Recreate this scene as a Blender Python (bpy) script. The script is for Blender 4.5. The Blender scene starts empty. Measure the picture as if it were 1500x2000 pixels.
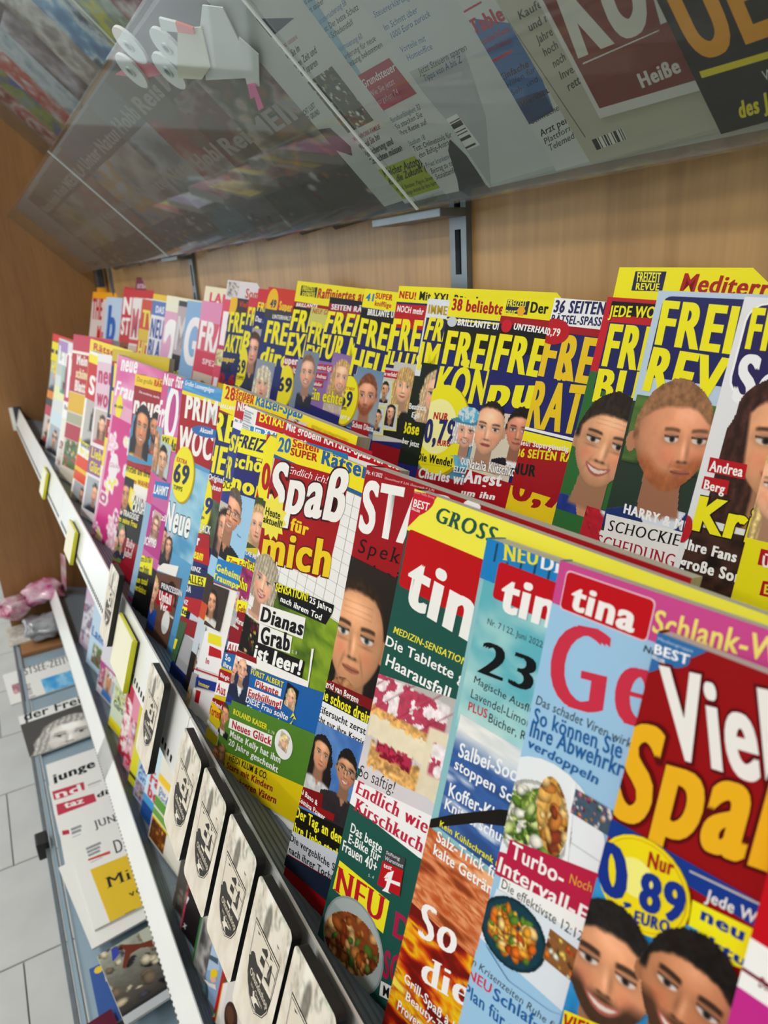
import bpy, bmesh, math, random
import numpy as np
from mathutils import Vector, Matrix

# ------------------------------------------------------------------ camera, light, exposure
H = 1.32                                   # camera height above the floor (m)
sc = bpy.context.scene
COL = sc.collection
cam_data = bpy.data.cameras.new('camera')
cam = bpy.data.objects.new('camera', cam_data); COL.objects.link(cam)
cam_data.sensor_fit = 'VERTICAL'; cam_data.sensor_height = 36.0; cam_data.lens = 36.0 * 1387.0 / 2000.0
cam_data.clip_start = 0.02; cam_data.clip_end = 50
_r = [(0.49923796, 0.25197236, -0.82901833), (0.86450116, -0.20923174, 0.45701183), (-0.0583026, -0.94484496, -0.32228683)]
cam.matrix_world = Matrix(((_r[0][0], -_r[0][1], -_r[0][2], 0), (_r[1][0], -_r[1][1], -_r[1][2], 0), (_r[2][0], -_r[2][1], -_r[2][2], H), (0, 0, 0, 1)))
cam_data.dof.use_dof = True; cam_data.dof.focus_distance = 0.50; cam_data.dof.aperture_fstop = 11.0
sc.camera = cam
sc.view_settings.view_transform = 'Standard'; sc.view_settings.look = 'None'
sc.view_settings.gamma = 1.0; sc.view_settings.use_curve_mapping = False
sc.view_settings.exposure = -0.82

world = bpy.data.worlds.new('world'); sc.world = world; world.use_nodes = True
bg = world.node_tree.nodes['Background']; bg.inputs[0].default_value = (0.93, 0.96, 1.0, 1); bg.inputs[1].default_value = 4.6

def area_light(name, loc, size, size_y, power, rot=(0, 0, 0), color=(1, 0.98, 0.95)):
    l = bpy.data.lights.new(name, 'AREA'); l.shape = 'RECTANGLE'; l.size = size; l.size_y = size_y; l.energy = power; l.color = color
    o = bpy.data.objects.new(name, l); COL.objects.link(o); o.location = loc; o.rotation_euler = rot
    return o
LIGHTS = [(-2.6, -1.3), (-0.9, -1.3), (0.8, -1.3), (-2.6, -3.0), (-0.9, -3.0), (0.8, -3.0)]
for lx, ly in LIGHTS:
    area_light('ceiling_lamp_light', (lx, ly, 2.86), 1.2, 0.3, 27)

# ------------------------------------------------------------------ colour and material helpers
def lin(h):
    h = h.lstrip('#'); c = [int(h[i:i + 2], 16) / 255 for i in (0, 2, 4)]
    return np.array([x / 12.92 if x <= 0.04045 else ((x + 0.055) / 1.055) ** 2.4 for x in c])
def l2(a):
    a = np.clip(a, 0, 1); return np.where(a <= 0.04045, a / 12.92, ((a + 0.055) / 1.055) ** 2.4)
def srgb(h):
    h = h.lstrip('#'); return np.array([int(h[i:i + 2], 16) / 255 for i in (0, 2, 4)])

def mat(name, color=None, rough=0.5, metal=0.0, noise=0.0, scale=40, bump=0.0, stretch=(1, 1, 1), coat=0.0, spec=0.5, color2=None, attr=False):
    m = bpy.data.materials.new(name); m.use_nodes = True
    nt = m.node_tree; N = nt.nodes; L = nt.links; b = N['Principled BSDF']
    b.inputs['Roughness'].default_value = rough; b.inputs['Metallic'].default_value = metal
    b.inputs['Coat Weight'].default_value = coat; b.inputs['Coat Roughness'].default_value = 0.12
    b.inputs['Specular IOR Level'].default_value = spec
    if attr:
        a = N.new('ShaderNodeAttribute'); a.attribute_name = 'print'
        L.new(a.outputs['Color'], b.inputs['Base Color'])
    else:
        c = lin(color); b.inputs['Base Color'].default_value = (*c, 1)
    if noise or bump:
        tc = N.new('ShaderNodeTexCoord'); mp = N.new('ShaderNodeMapping'); mp.inputs['Scale'].default_value = stretch
        nz = N.new('ShaderNodeTexNoise'); nz.inputs['Scale'].default_value = scale; nz.inputs['Detail'].default_value = 6
        L.new(tc.outputs['Object'], mp.inputs[0]); L.new(mp.outputs[0], nz.inputs['Vector'])
        if noise and not attr:
            mx = N.new('ShaderNodeMix'); mx.data_type = 'RGBA'
            rp = N.new('ShaderNodeMapRange'); rp.inputs[1].default_value = 0.3; rp.inputs[2].default_value = 0.7
            L.new(nz.outputs['Fac'], rp.inputs[0]); L.new(rp.outputs[0], mx.inputs[0])
            c2 = lin(color2) if color2 else c * (1 - noise)
            mx.inputs[6].default_value = (*c, 1); mx.inputs[7].default_value = (*c2, 1)
            L.new(mx.outputs[2], b.inputs['Base Color'])
        if bump:
            bp = N.new('ShaderNodeBump'); bp.inputs['Strength'].default_value = bump; bp.inputs['Distance'].default_value = 0.001
            L.new(nz.outputs['Fac'], bp.inputs['Height']); L.new(bp.outputs[0], b.inputs['Normal'])
    return m

def clear_mat(name, tint='#F4F8F8', ior=1.49, haze=0.05, rough=0.03):
    m = bpy.data.materials.new(name); m.use_nodes = True
    nt = m.node_tree; N = nt.nodes; L = nt.links; N.remove(N['Principled BSDF']); out = N['Material Output']
    t = N.new('ShaderNodeBsdfTransparent'); t.inputs[0].default_value = (*lin(tint), 1)
    g = N.new('ShaderNodeBsdfGlossy'); g.inputs['Roughness'].default_value = rough
    d = N.new('ShaderNodeBsdfDiffuse'); d.inputs[0].default_value = (0.75, 0.78, 0.8, 1)
    f = N.new('ShaderNodeFresnel'); f.inputs[0].default_value = ior
    m1 = N.new('ShaderNodeMixShader'); m1.inputs[0].default_value = haze
    m2 = N.new('ShaderNodeMixShader')
    L.new(t.outputs[0], m1.inputs[1]); L.new(d.outputs[0], m1.inputs[2])
    gm = N.new('ShaderNodeNewGeometry'); iv = N.new('ShaderNodeMath'); iv.operation = 'SUBTRACT'; iv.inputs[0].default_value = 1.0; ml = N.new('ShaderNodeMath'); ml.operation = 'MULTIPLY'
    L.new(gm.outputs['Backfacing'], iv.inputs[1]); L.new(iv.outputs[0], ml.inputs[0]); L.new(f.outputs[0], ml.inputs[1])
    L.new(ml.outputs[0], m2.inputs[0]); L.new(m1.outputs[0], m2.inputs[1]); L.new(g.outputs[0], m2.inputs[2])
    L.new(m2.outputs[0], out.inputs[0])
    return m

def wood_mat(name, c1, c2, axis='Z'):
    m = mat(name, c1, rough=0.42, spec=0.45)
    nt = m.node_tree; N = nt.nodes; L = nt.links; b = N['Principled BSDF']
    tc = N.new('ShaderNodeTexCoord'); mp = N.new('ShaderNodeMapping')
    mp.inputs['Scale'].default_value = (1, 1, 0.06)
    n1 = N.new('ShaderNodeTexNoise'); n1.inputs['Scale'].default_value = 9; n1.inputs['Detail'].default_value = 5; n1.inputs['Distortion'].default_value = 0.8
    n2 = N.new('ShaderNodeTexNoise'); n2.inputs['Scale'].default_value = 160; n2.inputs['Detail'].default_value = 3
    mp2 = N.new('ShaderNodeMapping'); mp2.inputs['Scale'].default_value = (1, 1, 0.07)
    L.new(tc.outputs['Object'], mp.inputs[0]); L.new(mp.outputs[0], n1.inputs['Vector'])
    L.new(tc.outputs['Object'], mp2.inputs[0]); L.new(mp2.outputs[0], n2.inputs['Vector'])
    ad = N.new('ShaderNodeMath'); ad.operation = 'ADD'
    ml = N.new('ShaderNodeMath'); ml.operation = 'MULTIPLY'; ml.inputs[1].default_value = 0.55
    L.new(n2.outputs['Fac'], ml.inputs[0]); L.new(n1.outputs['Fac'], ad.inputs[0]); L.new(ml.outputs[0], ad.inputs[1])
    rp = N.new('ShaderNodeValToRGB'); rp.color_ramp.elements[0].position = 0.55; rp.color_ramp.elements[1].position = 1.0
    rp.color_ramp.elements[0].color = (*lin(c2), 1); rp.color_ramp.elements[1].color = (*lin(c1), 1)
    L.new(ad.outputs[0], rp.inputs[0]); L.new(rp.outputs[0], b.inputs['Base Color'])
    return m

M = {}
M['print'] = mat('glossy_printed_paper', rough=0.40, attr=True, spec=0.12, coat=0.02)
M['news'] = mat('newsprint', rough=0.85, attr=True, spec=0.2)
M['board'] = mat('printed_board', rough=0.5, attr=True, spec=0.35)
M['pages'] = mat('page_edges', '#DDDBD4', rough=0.8, noise=0.3, scale=900, stretch=(0.02, 1, 0.02))
M['lip'] = mat('white_lacquered_steel', '#F1F2EF', rough=0.3, noise=0.05, scale=12, coat=0.2)
M['backing'] = mat('grey_backing_board', '#83868A', rough=0.6)
M['lip2'] = mat('white_plastic', '#E9EAE6', rough=0.45)
M['ribbed'] = mat('grey_ribbed_mat', '#808C97', rough=0.45, noise=0.15, scale=60)
M['steel'] = mat('grey_steel', '#7B848A', rough=0.38, metal=0.55, noise=0.15, scale=30)
M['slot'] = mat('dark_slot', '#0B0C0E', rough=0.8)
M['black'] = mat('black_plastic', '#141414', rough=0.45)
M['grey'] = mat('dark_grey_plastic', '#33383C', rough=0.5)
M['tile'] = mat('grey_floor_tile', '#CACBC9', rough=0.5, noise=0.12, scale=9, bump=0.15)
M['grout'] = mat('grout', '#8B8A86', rough=0.9, noise=0.2, scale=60)
M['wood'] = wood_mat('beech_veneer', '#B58F5C', '#967144')
M['wood2'] = wood_mat('beech_veneer_side', '#A5794A', '#87603A')
M['acryl'] = clear_mat('acrylic_pane', haze=0.045)
M['acryl_edge'] = mat('acrylic_edge', '#DDE8E8', rough=0.12, spec=0.8)
M['film'] = clear_mat('clear_film', haze=0.10, rough=0.1)
M['ceiling'] = mat('ceiling_board', '#D8D8D4', rough=0.9, noise=0.05, scale=5)
M['wallw'] = mat('shop_wall_paint', '#CFCFC9', rough=0.85, noise=0.05, scale=3)
M['lampglow'] = mat('lamp_diffuser', '#FFFFFF', rough=0.5)
M['lampglow'].node_tree.nodes['Principled BSDF'].inputs['Emission Color'].default_value = (1, 0.98, 0.95, 1)
M['lampglow'].node_tree.nodes['Principled BSDF'].inputs['Emission Strength'].default_value = 6
M['bluesteel'] = mat('pale_blue_steel', '#9DB4C3', rough=0.35, metal=0.2, coat=0.2)
M['yellow'] = mat('yellow_green_plastic', '#D8D820', rough=0.35)
M['cream'] = mat('cream_paper_pad', '#EFEBD2', rough=0.7, noise=0.04, scale=20)
M['card'] = mat('brown_cardboard', '#9B6B3F', rough=0.8, noise=0.1, scale=20)

# ------------------------------------------------------------------ object helpers
def link(name, me, parent=None, loc=(0, 0, 0)):
    o = bpy.data.objects.new(name, me); COL.objects.link(o); o.location = loc
    if parent: o.parent = parent
    return o
def tag(o, label=None, cat=None, group=None, kind=None):
    if label: o['label'] = label
    if cat: o['category'] = cat
    if group: o['group'] = group
    if kind: o['kind'] = kind
    return o
def empty(name, loc, **k):
    o = bpy.data.objects.new(name, None); COL.objects.link(o); o.location = loc; o.empty_display_size = 0.05
    return tag(o, **k)
def mesh_obj(name, verts, faces, m, parent=None, loc=(0, 0, 0), smooth=False, bevel=0.0):
    me = bpy.data.meshes.new(name); me.from_pydata([tuple(v) for v in verts], [], faces)
    if bevel:
        bm = bmesh.new(); bm.from_mesh(me); bmesh.ops.bevel(bm, geom=bm.edges[:], offset=bevel, segments=2, affect='EDGES', profile=0.6); bm.to_mesh(me); bm.free()
    bm = bmesh.new(); bm.from_mesh(me); bmesh.ops.recalc_face_normals(bm, faces=bm.faces); bm.to_mesh(me); bm.free()
    if smooth:
        for p in me.polygons: p.use_smooth = True
    me.materials.append(m)
    return link(name, me, parent, loc)
BOXF = [(0, 1, 3, 2), (4, 6, 7, 5), (0, 4, 5, 1), (2, 3, 7, 6), (0, 2, 6, 4), (1, 5, 7, 3)]
def box_vf(a, b):
    return [(x, y, z) for x in (a[0], b[0]) for y in (a[1], b[1]) for z in (a[2], b[2])], BOXF
def boxes(name, lst, m, parent=None, loc=(0, 0, 0), bevel=0.0):
    V = []; F = []
    for a, b in lst:
        v, f = box_vf(a, b); k = len(V); V += v; F += [tuple(i + k for i in q) for q in f]
    return mesh_obj(name, V, F, m, parent, loc, bevel=bevel)
def extrude_x(name, prof, x0, x1, m, parent=None, loc=(0, 0, 0), closed=True, caps=True, smooth=False):
    n = len(prof); V = [(x0, y, z) for y, z in prof] + [(x1, y, z) for y, z in prof]
    F = [(i, (i + 1) % n, (i + 1) % n + n, i + n) for i in range(n if closed else n - 1)]
    if closed and caps: F += [tuple(range(n))[::-1], tuple(range(n, 2 * n))]
    return mesh_obj(name, V, F, m, parent, loc, smooth=smooth)
def slab(name, O, A, B, C, m, parent=None, bevel=0.0, loc=(0, 0, 0)):
    O, A, B, C = map(Vector, (O, A, B, C))
    V = [O + A * i + B * j + C * k for i in (0, 1) for j in (0, 1) for k in (0, 1)]
    return mesh_obj(name, V, BOXF, m, parent, loc, bevel=bevel)

# ------------------------------------------------------------------ printed text
_tc = bpy.data.curves.new('lettering', 'FONT'); _to = bpy.data.objects.new('lettering', _tc); COL.objects.link(_to)
_tc.resolution_u = 3; _tc.size = 1.0; _tc.fill_mode = 'FRONT'
_cache = {}
def _raw(s, off, sp, res):
    key = (s, off, sp, res)
    if key in _cache: return _cache[key]
    _tc.body = s; _tc.offset = off; _tc.space_character = sp; _tc.resolution_u = res
    dg = bpy.context.evaluated_depsgraph_get(); dg.update()
    me = _to.evaluated_get(dg).to_mesh()
    n = len(me.vertices); v = np.empty(n * 3, 'f4'); me.vertices.foreach_get('co', v); v = v.reshape(-1, 3)[:, :2].astype(float)
    f = [tuple(p.vertices) for p in me.polygons]
    _to.evaluated_get(dg).to_mesh_clear()
    _cache[key] = (v, f); return v, f
CAP = float(_raw('H', 0.0, 1.0, 3)[0][:, 1].max())
# style: outline offset, letter spacing, extra stem width laid on sideways
STY = {'s': (0.0, 1.02, 0), 'b': (0.010, 1.06, 0.028), 'h': (0.018, 1.12, 0.055), 'x': (0.018, 1.16, 0.075), 'l': (-0.006, 1.0, 0), 'e': (-0.012, 1.14, 0.056), 'E': (-0.012, 1.16, 0.105), 'm': (0.0, 1.25, 0), 'o': (0.04, 1.04, 0.028), 'O': (0.042, 1.16, 0.075), 'P': (0.045, 1.12, 0.055), 'n': (0.014, 1.10, 0.05)}
def text_shape(s, nref, sty, res=3):
    off, sp, wid = STY[sty]
    v, f = _raw(s, off, sp, res)
    if not len(v): return np.zeros((0, 3)), f
    ref = s[:nref]
    vr = _raw(ref, off, sp, res)[0] if nref < len(s) else v
    x0, x1 = vr[:, 0].min(), vr[:, 0].max()
    V = np.hstack([v, np.zeros((len(v), 1))]); F = list(f)
    if wid:
        k = len(v); ds = np.linspace(0, wid, 2 if wid < 0.04 else 3); V = np.vstack([np.hstack([v + np.array([dd, 0]), np.full((k, 1), 0.2 * q)]) for q, dd in enumerate(ds)])
        F = [tuple(i + k * j for i in p) for j in range(len(ds)) for p in f]; x1 += wid
    if sty in 'emE':
        cnt = {}
        for p in f:
            for i in range(len(p)):
                e = tuple(sorted((p[i], p[(i + 1) % len(p)]))); cnt[e] = cnt.get(e, 0) + 1
        ser = []
        for (a, b), c in cnt.items():
            if c == 1 and abs(v[a, 1] - v[b, 1]) < 0.004 and 0.03 < abs(v[a, 0] - v[b, 0]) < 0.2:
                y = v[a, 1]
                if min(abs(y - t) for t in (0, CAP, CAP * 0.745, CAP * 1.04)) < 0.03:
                    xa, xb = sorted((v[a, 0], v[b, 0])); up = 1 if y < 0.1 else -1
                    ser.append((xa - 0.07, xb + 0.035 + wid, y, y + up * 0.035))
        k = len(V); ex = []
        for xa, xb, ya, yb in ser:
            ex += [(xa, ya), (xb, ya), (xb, yb), (xa, yb)]; F.append(tuple(range(k, k + 4)) if yb > ya else tuple(range(k, k + 4))[::-1]); k += 4
        if ex: V = np.vstack([V, np.hstack([np.array(ex), np.full((len(ex), 1), 0.8)])])
    V[:, 0] = (V[:, 0] - x0) / max(x1 - x0, 1e-6); V[:, 1] /= CAP
    return V, F

# ------------------------------------------------------------------ painted pictures for the prints (numpy, sRGB values)
def noise2(ny, nx, cells, seed, oct_=3):
    r = np.random.RandomState(seed); out = np.zeros((ny, nx)); amp = 1; tot = 0
    for o in range(oct_):
        c = max(2, int(cells * 2 ** o)); g = r.rand(c + 2, c + 2)
        y = np.linspace(0, c, ny); x = np.linspace(0, c, nx); yi = y.astype(int); xi = x.astype(int)
        fy = (y - yi)[:, None]; fx = (x - xi)[None]; fy = fy * fy * (3 - 2 * fy); fx = fx * fx * (3 - 2 * fx)
        a = g[np.ix_(yi, xi)]; b = g[np.ix_(yi, xi + 1)]; c_ = g[np.ix_(yi + 1, xi)]; d = g[np.ix_(yi + 1, xi + 1)]
        out += amp * ((a * (1 - fx) + b * fx) * (1 - fy) + (c_ * (1 - fx) + d * fx) * fy); tot += amp; amp *= 0.55
    return out / tot
def sm(d, w=0.04): return np.clip(0.5 - d / w, 0, 1)
def mixc(img, col, m): return img * (1 - m[..., None]) + np.asarray(col) * m[..., None]
def grad(ny, nx, c1, c2, ang=0):
    t = np.linspace(0, 1, ny)[:, None] * np.ones((1, nx))
    if ang: t = np.clip(t * math.cos(ang) + np.linspace(0, 1, nx)[None] * math.sin(ang), 0, 1)
    return srgb(c1) * (1 - t[..., None]) + srgb(c2) * t[..., None]

def portrait(ny, nx, asp, p):
    seed = p.get('seed', 1); Y, X = np.mgrid[-1:1:ny * 1j, -1:1:nx * 1j]; X = X * asp
    bgc = p.get('bg', 'none'); img = grad(ny, nx, bgc, p.get('bg2', bgc)) if bgc != 'none' else np.zeros((ny, nx, 3)) + 0.5
    alpha = np.ones((ny, nx)) if bgc != 'none' else np.zeros((ny, nx))
    ppl = p.get('ppl') or [p]
    for q in ppl:
        cx, cy, s, roll, yaw = q.get('cx', 0), q.get('cy', -.15), q.get('s', .55), math.radians(q.get('roll', 0)), q.get('yaw', 0)
        dx, dy = X - cx, Y - cy; x = (dx * math.cos(roll) + dy * math.sin(roll)) / s; y = (-dx * math.sin(roll) + dy * math.cos(roll)) / s
        px = 2.6 / (ny * s)
        skin = srgb(q.get('skin', 'D9A27E')) * 0.95 + np.array([.12, .10, .09]); hair = srgb(q.get('hair', '3A2718')); cloth = srgb(q.get('cloth', '2A2A33'))
        sty = q.get('sty', 'short'); nz = noise2(ny, nx, 14, seed + 3); hn = noise2(ny, max(nx, 4), 30, seed + 7)
        strands = 0.75 + 0.5 * (0.5 + 0.5 * np.sin(x * 34 + 5 * nz + y * 4)) * hn * 1.3
        if sty in ('short', 'bun', 'updo', 'bald'): strands = 0.75 + 0.5 * hn
        hcol = hair[None, None] * strands[..., None] + 0.05 * hn[..., None]
        def hairmask(m):
            nonlocal img, alpha
            img = img * (1 - m[..., None]) + hcol * m[..., None]; alpha = np.maximum(alpha, m)
        if sty in ('long', 'mid', 'bob'):
            L = {'long': 2.3, 'mid': 1.5, 'bob': 1.0}[sty]
            wv = 0.06 * np.sin(y * 7 + 1)
            wid = 1.02 + wv + 0.12 * np.clip(y, 0, 2)
            m = sm(np.maximum(np.abs(x) / wid - 1, 0) + np.where(y < 0, (x / wid) ** 2 + (y / 1.18) ** 2 - 1, -1) , .08) * sm(y - L + 0.2 * nz, .1)
            m = m * (np.abs(x) < wid); hairmask(m)
        # shoulders and neck
        sh = 1.45 + 0.35 * (np.abs(x) / 1.6) ** 2.2 - (0.12 if sty in ('short', 'bald') else 0)
        m = sm(sh - y, px * 2) * sm(np.abs(x) - 2.4, .1)
        if q.get('neckline'): cl = np.where((np.abs(x) < 0.75 - 0.45 * (y - 1.2)), 0, 1.0)
        else: cl = np.where((np.abs(x) < 0.28 - 0.5 * (y - 1.35)), 0, 1.0)
        cc = cloth * (0.8 + 0.35 * nz[..., None]) ; sk = skin * (0.82 + 0.12 * nz[..., None])
        body = np.where(cl[..., None] > 0.5, cc, sk)
        if q.get('shirt'):
            shm = (np.abs(x) < 0.62 - 0.5 * (y - 1.1)) & (np.abs(x) > 0.2 - 0.5 * (y - 1.2)); body = np.where(shm[..., None], srgb(q['shirt']), body)
        img = img * (1 - m[..., None]) + body * m[..., None]; alpha = np.maximum(alpha, m)
        m = sm(np.abs(x + yaw * .12) - 0.40 - 0.08 * np.clip(y - 1, 0, 1), px * 2) * (y > 0.3) * sm(y - 1.52, .1)
        img = mixc(img, skin * 0.72, m); alpha = np.maximum(alpha, m)
        # ears
        for sg in (-1, 1):
            if sty in ('short', 'bald', 'bun', 'updo') and not (sg * yaw > 0.25):
                m = sm(((x - sg * .76 + yaw * .1) / .12) ** 2 + ((y - .08) / .22) ** 2 - 1, .4); img = mixc(img, skin * 0.85, m); alpha = np.maximum(alpha, m)
        # face
        wd = 0.76 * (1 - 0.10 * np.clip(y, 0, 1.2) - 0.20 * np.clip(y - .35, 0, 1) ** 1.5)
        r2 = (x / wd) ** 2 + (y / 1.0) ** 2; m = sm(np.sqrt(r2) - 1, px * 2)
        nzv = np.sqrt(np.clip(1 - np.clip(r2, 0, 1), 0, 1)); ld = q.get('ld', -0.35)
        shade = 0.74 + 0.34 * nzv ** 0.7 + 0.26 * np.clip((x * ld - y * 0.30), -1, 1)
        face = skin * shade[..., None]
        fx = (x - yaw * 0.34) / (1 - 0.25 * abs(yaw))
        blush = np.exp(-(((np.abs(fx) - .38) / .2) ** 2 + ((y - .32) / .17) ** 2)); face = face * (1 - np.array([0.0, .10, .10]) * blush[..., None])
        face = face + 0.10 * np.exp(-((fx / .3) ** 2 + ((y + .5) / .2) ** 2))[..., None]
        # eye sockets, eyes, brows
        ey = -0.02
        eo = q.get('eyes', 1.0)
        for sg in (-1, 1):
            ex = fx - sg * 0.33
            face = face * (1 - 0.30 * np.exp(-((ex / .21) ** 2 + ((y - ey + .03) / .13) ** 2)))[..., None]
            a = sm((ex / .165) ** 2 + ((y - ey) / (.07 * eo)) ** 2 - 1, .5); face = mixc(face, (.86, .84, .82), a * .85)
            b = sm((ex - yaw * .03) ** 2 + (y - ey) ** 2 - .065 ** 2, .005) * a; face = mixc(face, srgb(q.get('eye', '3A2A20')), b)
            b2 = sm((ex - yaw * .03) ** 2 + (y - ey) ** 2 - .03 ** 2, .003) * a; face = mixc(face, (.03, .03, .03), b2)
            lid = sm(np.abs(y - ey + .065 * eo + .35 * ex ** 2 * -1 * -1 - .02) - .018, .03) * (np.abs(ex) < .185); face = mixc(face, skin * .22, lid * .9)
            br = sm(np.abs(y + 0.21 - 0.25 * ex * ex * 2 + 0.04 * sg * ex) - .032 * q.get('brow', 1), .04) * sm(np.abs(ex) - .19, .06); face = mixc(face, hair * .55 + skin * .12, br * .85)
        # nose
        face = face * (1 - 0.20 * np.exp(-(((fx + .10 * np.sign(ld)*-1) / .05) ** 2 + ((y - .2) / .2) ** 2)))[..., None]
        face = face + 0.12 * np.exp(-((fx / .05) ** 2 + ((y - .18) / .2) ** 2))[..., None]
        face = face * (1 - 0.42 * np.exp(-((fx / .15) ** 2 + ((y - .42) / .035) ** 2)))[..., None]
        for sg in (-1, 1): face = face * (1 - 0.45 * np.exp(-(((fx - sg * .085) / .04) ** 2 + ((y - .405) / .028) ** 2)))[..., None]
        for sg in (-1, 1): face = face * (1 - 0.16 * q.get('age', .6) * np.exp(-(((fx - sg * (.22 + .35 * (y - .35))) / .035) ** 2 + ((y - .5) / .16) ** 2)))[..., None]
        # mouth
        my = .63; mw = .25 + .07 * q.get('smile', 0); cur = (.16 if q.get('smile', 0) else .03)
        yy = y - my + cur * (fx / mw) ** 2 * 0.9 - (.02 if q.get('smile', 0) else 0)
        lip = sm((fx / mw) ** 2 + (yy / (.095 if q.get('smile', 0) else .065)) ** 2 - 1, .35); face = mixc(face, srgb(q.get('lip', 'A8544C')), lip * .9)
        if q.get('smile', 0):
            tm = sm((fx / (mw * .8)) ** 2 + ((yy + .012) / .042) ** 2 - 1, .5); face = mixc(face, (.90, .87, .83), tm * .9)
        else:
            face = mixc(face, skin * .25, sm(np.abs(yy) - .008, .03) * (np.abs(fx) < mw * .95) * .8)
        # stubble / beard
        if q.get('beard', 0):
            bm_ = np.clip((y - .22) / .25, 0, 1) * np.clip((np.sqrt(r2) - .55) / .2, 0, 1); bm_ = np.maximum(bm_, np.exp(-((fx / .26) ** 2 + ((y - .5) / .06) ** 2)))
            bm_ = np.maximum(bm_, np.clip((y - .74) / .08, 0, 1)) * (1 - lip); face = mixc(face, srgb(q.get('beardc', '3A2718')) * (.8 + .4 * hn[..., None]), bm_ * q['beard'])
        if q.get('age', 0) > .8:
            for k in (-.62, -.5, -.4): face = face * (1 - .10 * np.exp(-((y - k - .05 * fx ** 2) / .015) ** 2) * (np.abs(fx) < .4))[..., None]
            for sg in (-1, 1): face = face * (1 - .22 * np.exp(-(((fx - sg * .33) / .17) ** 2 + ((y - .12 - .0) / .03) ** 2)))[..., None]
        face = face * (0.95 + 0.1 * nz[..., None])
        img = img * (1 - m[..., None]) + face * m[..., None]; alpha = np.maximum(alpha, m)
        # hair on top
        if sty != 'bald':
            hl = {'short': -.66, 'long': -.72, 'mid': -.70, 'bob': -.60, 'bun': -.78, 'updo': -.74}[sty] + q.get('hl', 0)
            edge = hl + 0.42 * (np.abs(x) / .76) ** 3 + 0.10 * (nz - .5) + q.get('part', 0) * x * .3
            outer = (x / (.82 if sty != 'bun' else .78)) ** 2 + ((y + .05) / (1.14 if sty != 'bun' else 1.06)) ** 2 - 1 - .10 * (hn - .5)
            m = sm(y - edge, .08) * sm(outer, .08)
            if sty in ('short', 'bob', 'long', 'mid', 'updo'):
                sb = sm(outer, .08) * sm(y - {'short': .02, 'updo': .05, 'bob': .75, 'long': 1.0, 'mid': 1.0}[sty], .1) * np.clip((np.abs(x) - (.66 if sty in ('short', 'updo') else .60) + .06 * np.clip(y, -1, 1)) / .06, 0, 1); m = np.maximum(m, sb)
            if sty == 'bob' or q.get('fringe'):
                fr = sm(y + .28 - .25 * (x + .3) ** 2, .1) * sm(outer, .08) * (y < .1); m = np.maximum(m, fr * (np.abs(x) < .8))
            hairmask(m)
            if sty == 'updo': hairmask(sm((x / .6) ** 2 + ((y + 1.15) / .35) ** 2 - 1, .2))
        if q.get('hat'):
            hc = srgb(q['hat']); m = sm((x / 1.35) ** 2 + ((y + .55) / .2) ** 2 - 1, .1); img = mixc(img, hc * .75, m); alpha = np.maximum(alpha, m)
            m = sm((x / .85) ** 2 + ((y + .95) / .48) ** 2 - 1, .1); img = mixc(img, hc, m); alpha = np.maximum(alpha, m)
            m = m * (noise2(ny, nx, 16, 5) > .55); img = mixc(img, (.92, .92, .88), m * .8)
        if q.get('glasses'):
            for sg in (-1, 1):
                d = np.abs(np.maximum(np.abs(fx - sg * .34) / .26, np.abs(y - .02) / .18) - 1); img = mixc(img, (.08, .08, .1), sm(d - .07, .08) * (r2 < 1.3))
            img = mixc(img, (.08, .08, .1), sm(np.abs(y + .04) - .02, .03) * (np.abs(fx) < .08))
        if q.get('earring'):
            for sg in (-1, 1): img = mixc(img, (.95, .95, .9), sm((x - sg * .72) ** 2 + (y - .4) ** 2 - .003, .003))
    if p.get('grey'): g = img.mean(-1, keepdims=True); img = g * np.array([1.02, 1, .97])
    return img, alpha

def blobs(ny, nx, asp, p):
    """food, crowds, flowers: piles of shaded blobs in the print's palette"""
    r = np.random.RandomState(p.get('seed', 1)); Y, X = np.mgrid[-1:1:ny * 1j, -1:1:nx * 1j]; Xa = X * asp
    img = grad(ny, nx, p['bg'], p.get('bg2', p['bg'])); cols = [srgb(c) for c in p['cols']]
    lo, hi = p.get('r', (.08, .25)); rim = p.get('plate')
    if rim:
        R = 1.0; m = sm(np.sqrt((X / R) ** 2 + (Y / R) ** 2) - .98, .03); img = mixc(img, srgb(rim), m)
        img = img * (1 - .25 * m * (np.sqrt(X ** 2 + Y ** 2) > .88))[..., None]
    rad = p.get('rad', 1.35 if not rim else .82)
    for k in range(p.get('n', 60)):
        a = r.rand() * 6.28; d = rad * math.sqrt(r.rand()); cx, cy = d * math.cos(a) * (asp if not rim else asp), d * math.sin(a)
        if rim and False: pass
        ra = lo + (hi - lo) * r.rand(); rb = ra * (.4 + .5 * r.rand()); th = r.rand() * 3.14
        dx, dy = Xa - cx, Y - cy; u = (dx * math.cos(th) + dy * math.sin(th)) / ra; v = (-dx * math.sin(th) + dy * math.cos(th)) / rb
        q = u * u + v * v; m = sm(q - 1, .25); c = cols[r.randint(len(cols))]
        sh = 1.05 - .45 * np.clip(q, 0, 1) + .25 * (-u * .4 - v * .6)
        img = img * (1 - m[..., None]) + (c * np.clip(sh, .3, 1.4)[..., None]) * m[..., None]
    img = img * (.88 + .24 * noise2(ny, nx, 20, 9)[..., None])
    al = np.ones((ny, nx))
    if p.get('round'): al = sm(np.sqrt(X ** 2 + Y ** 2) - .985, .02)
    if p.get('cut'): al = (np.abs(img - srgb(p['bg'])).sum(-1) > .12) * 1.0
    return img, al

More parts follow.
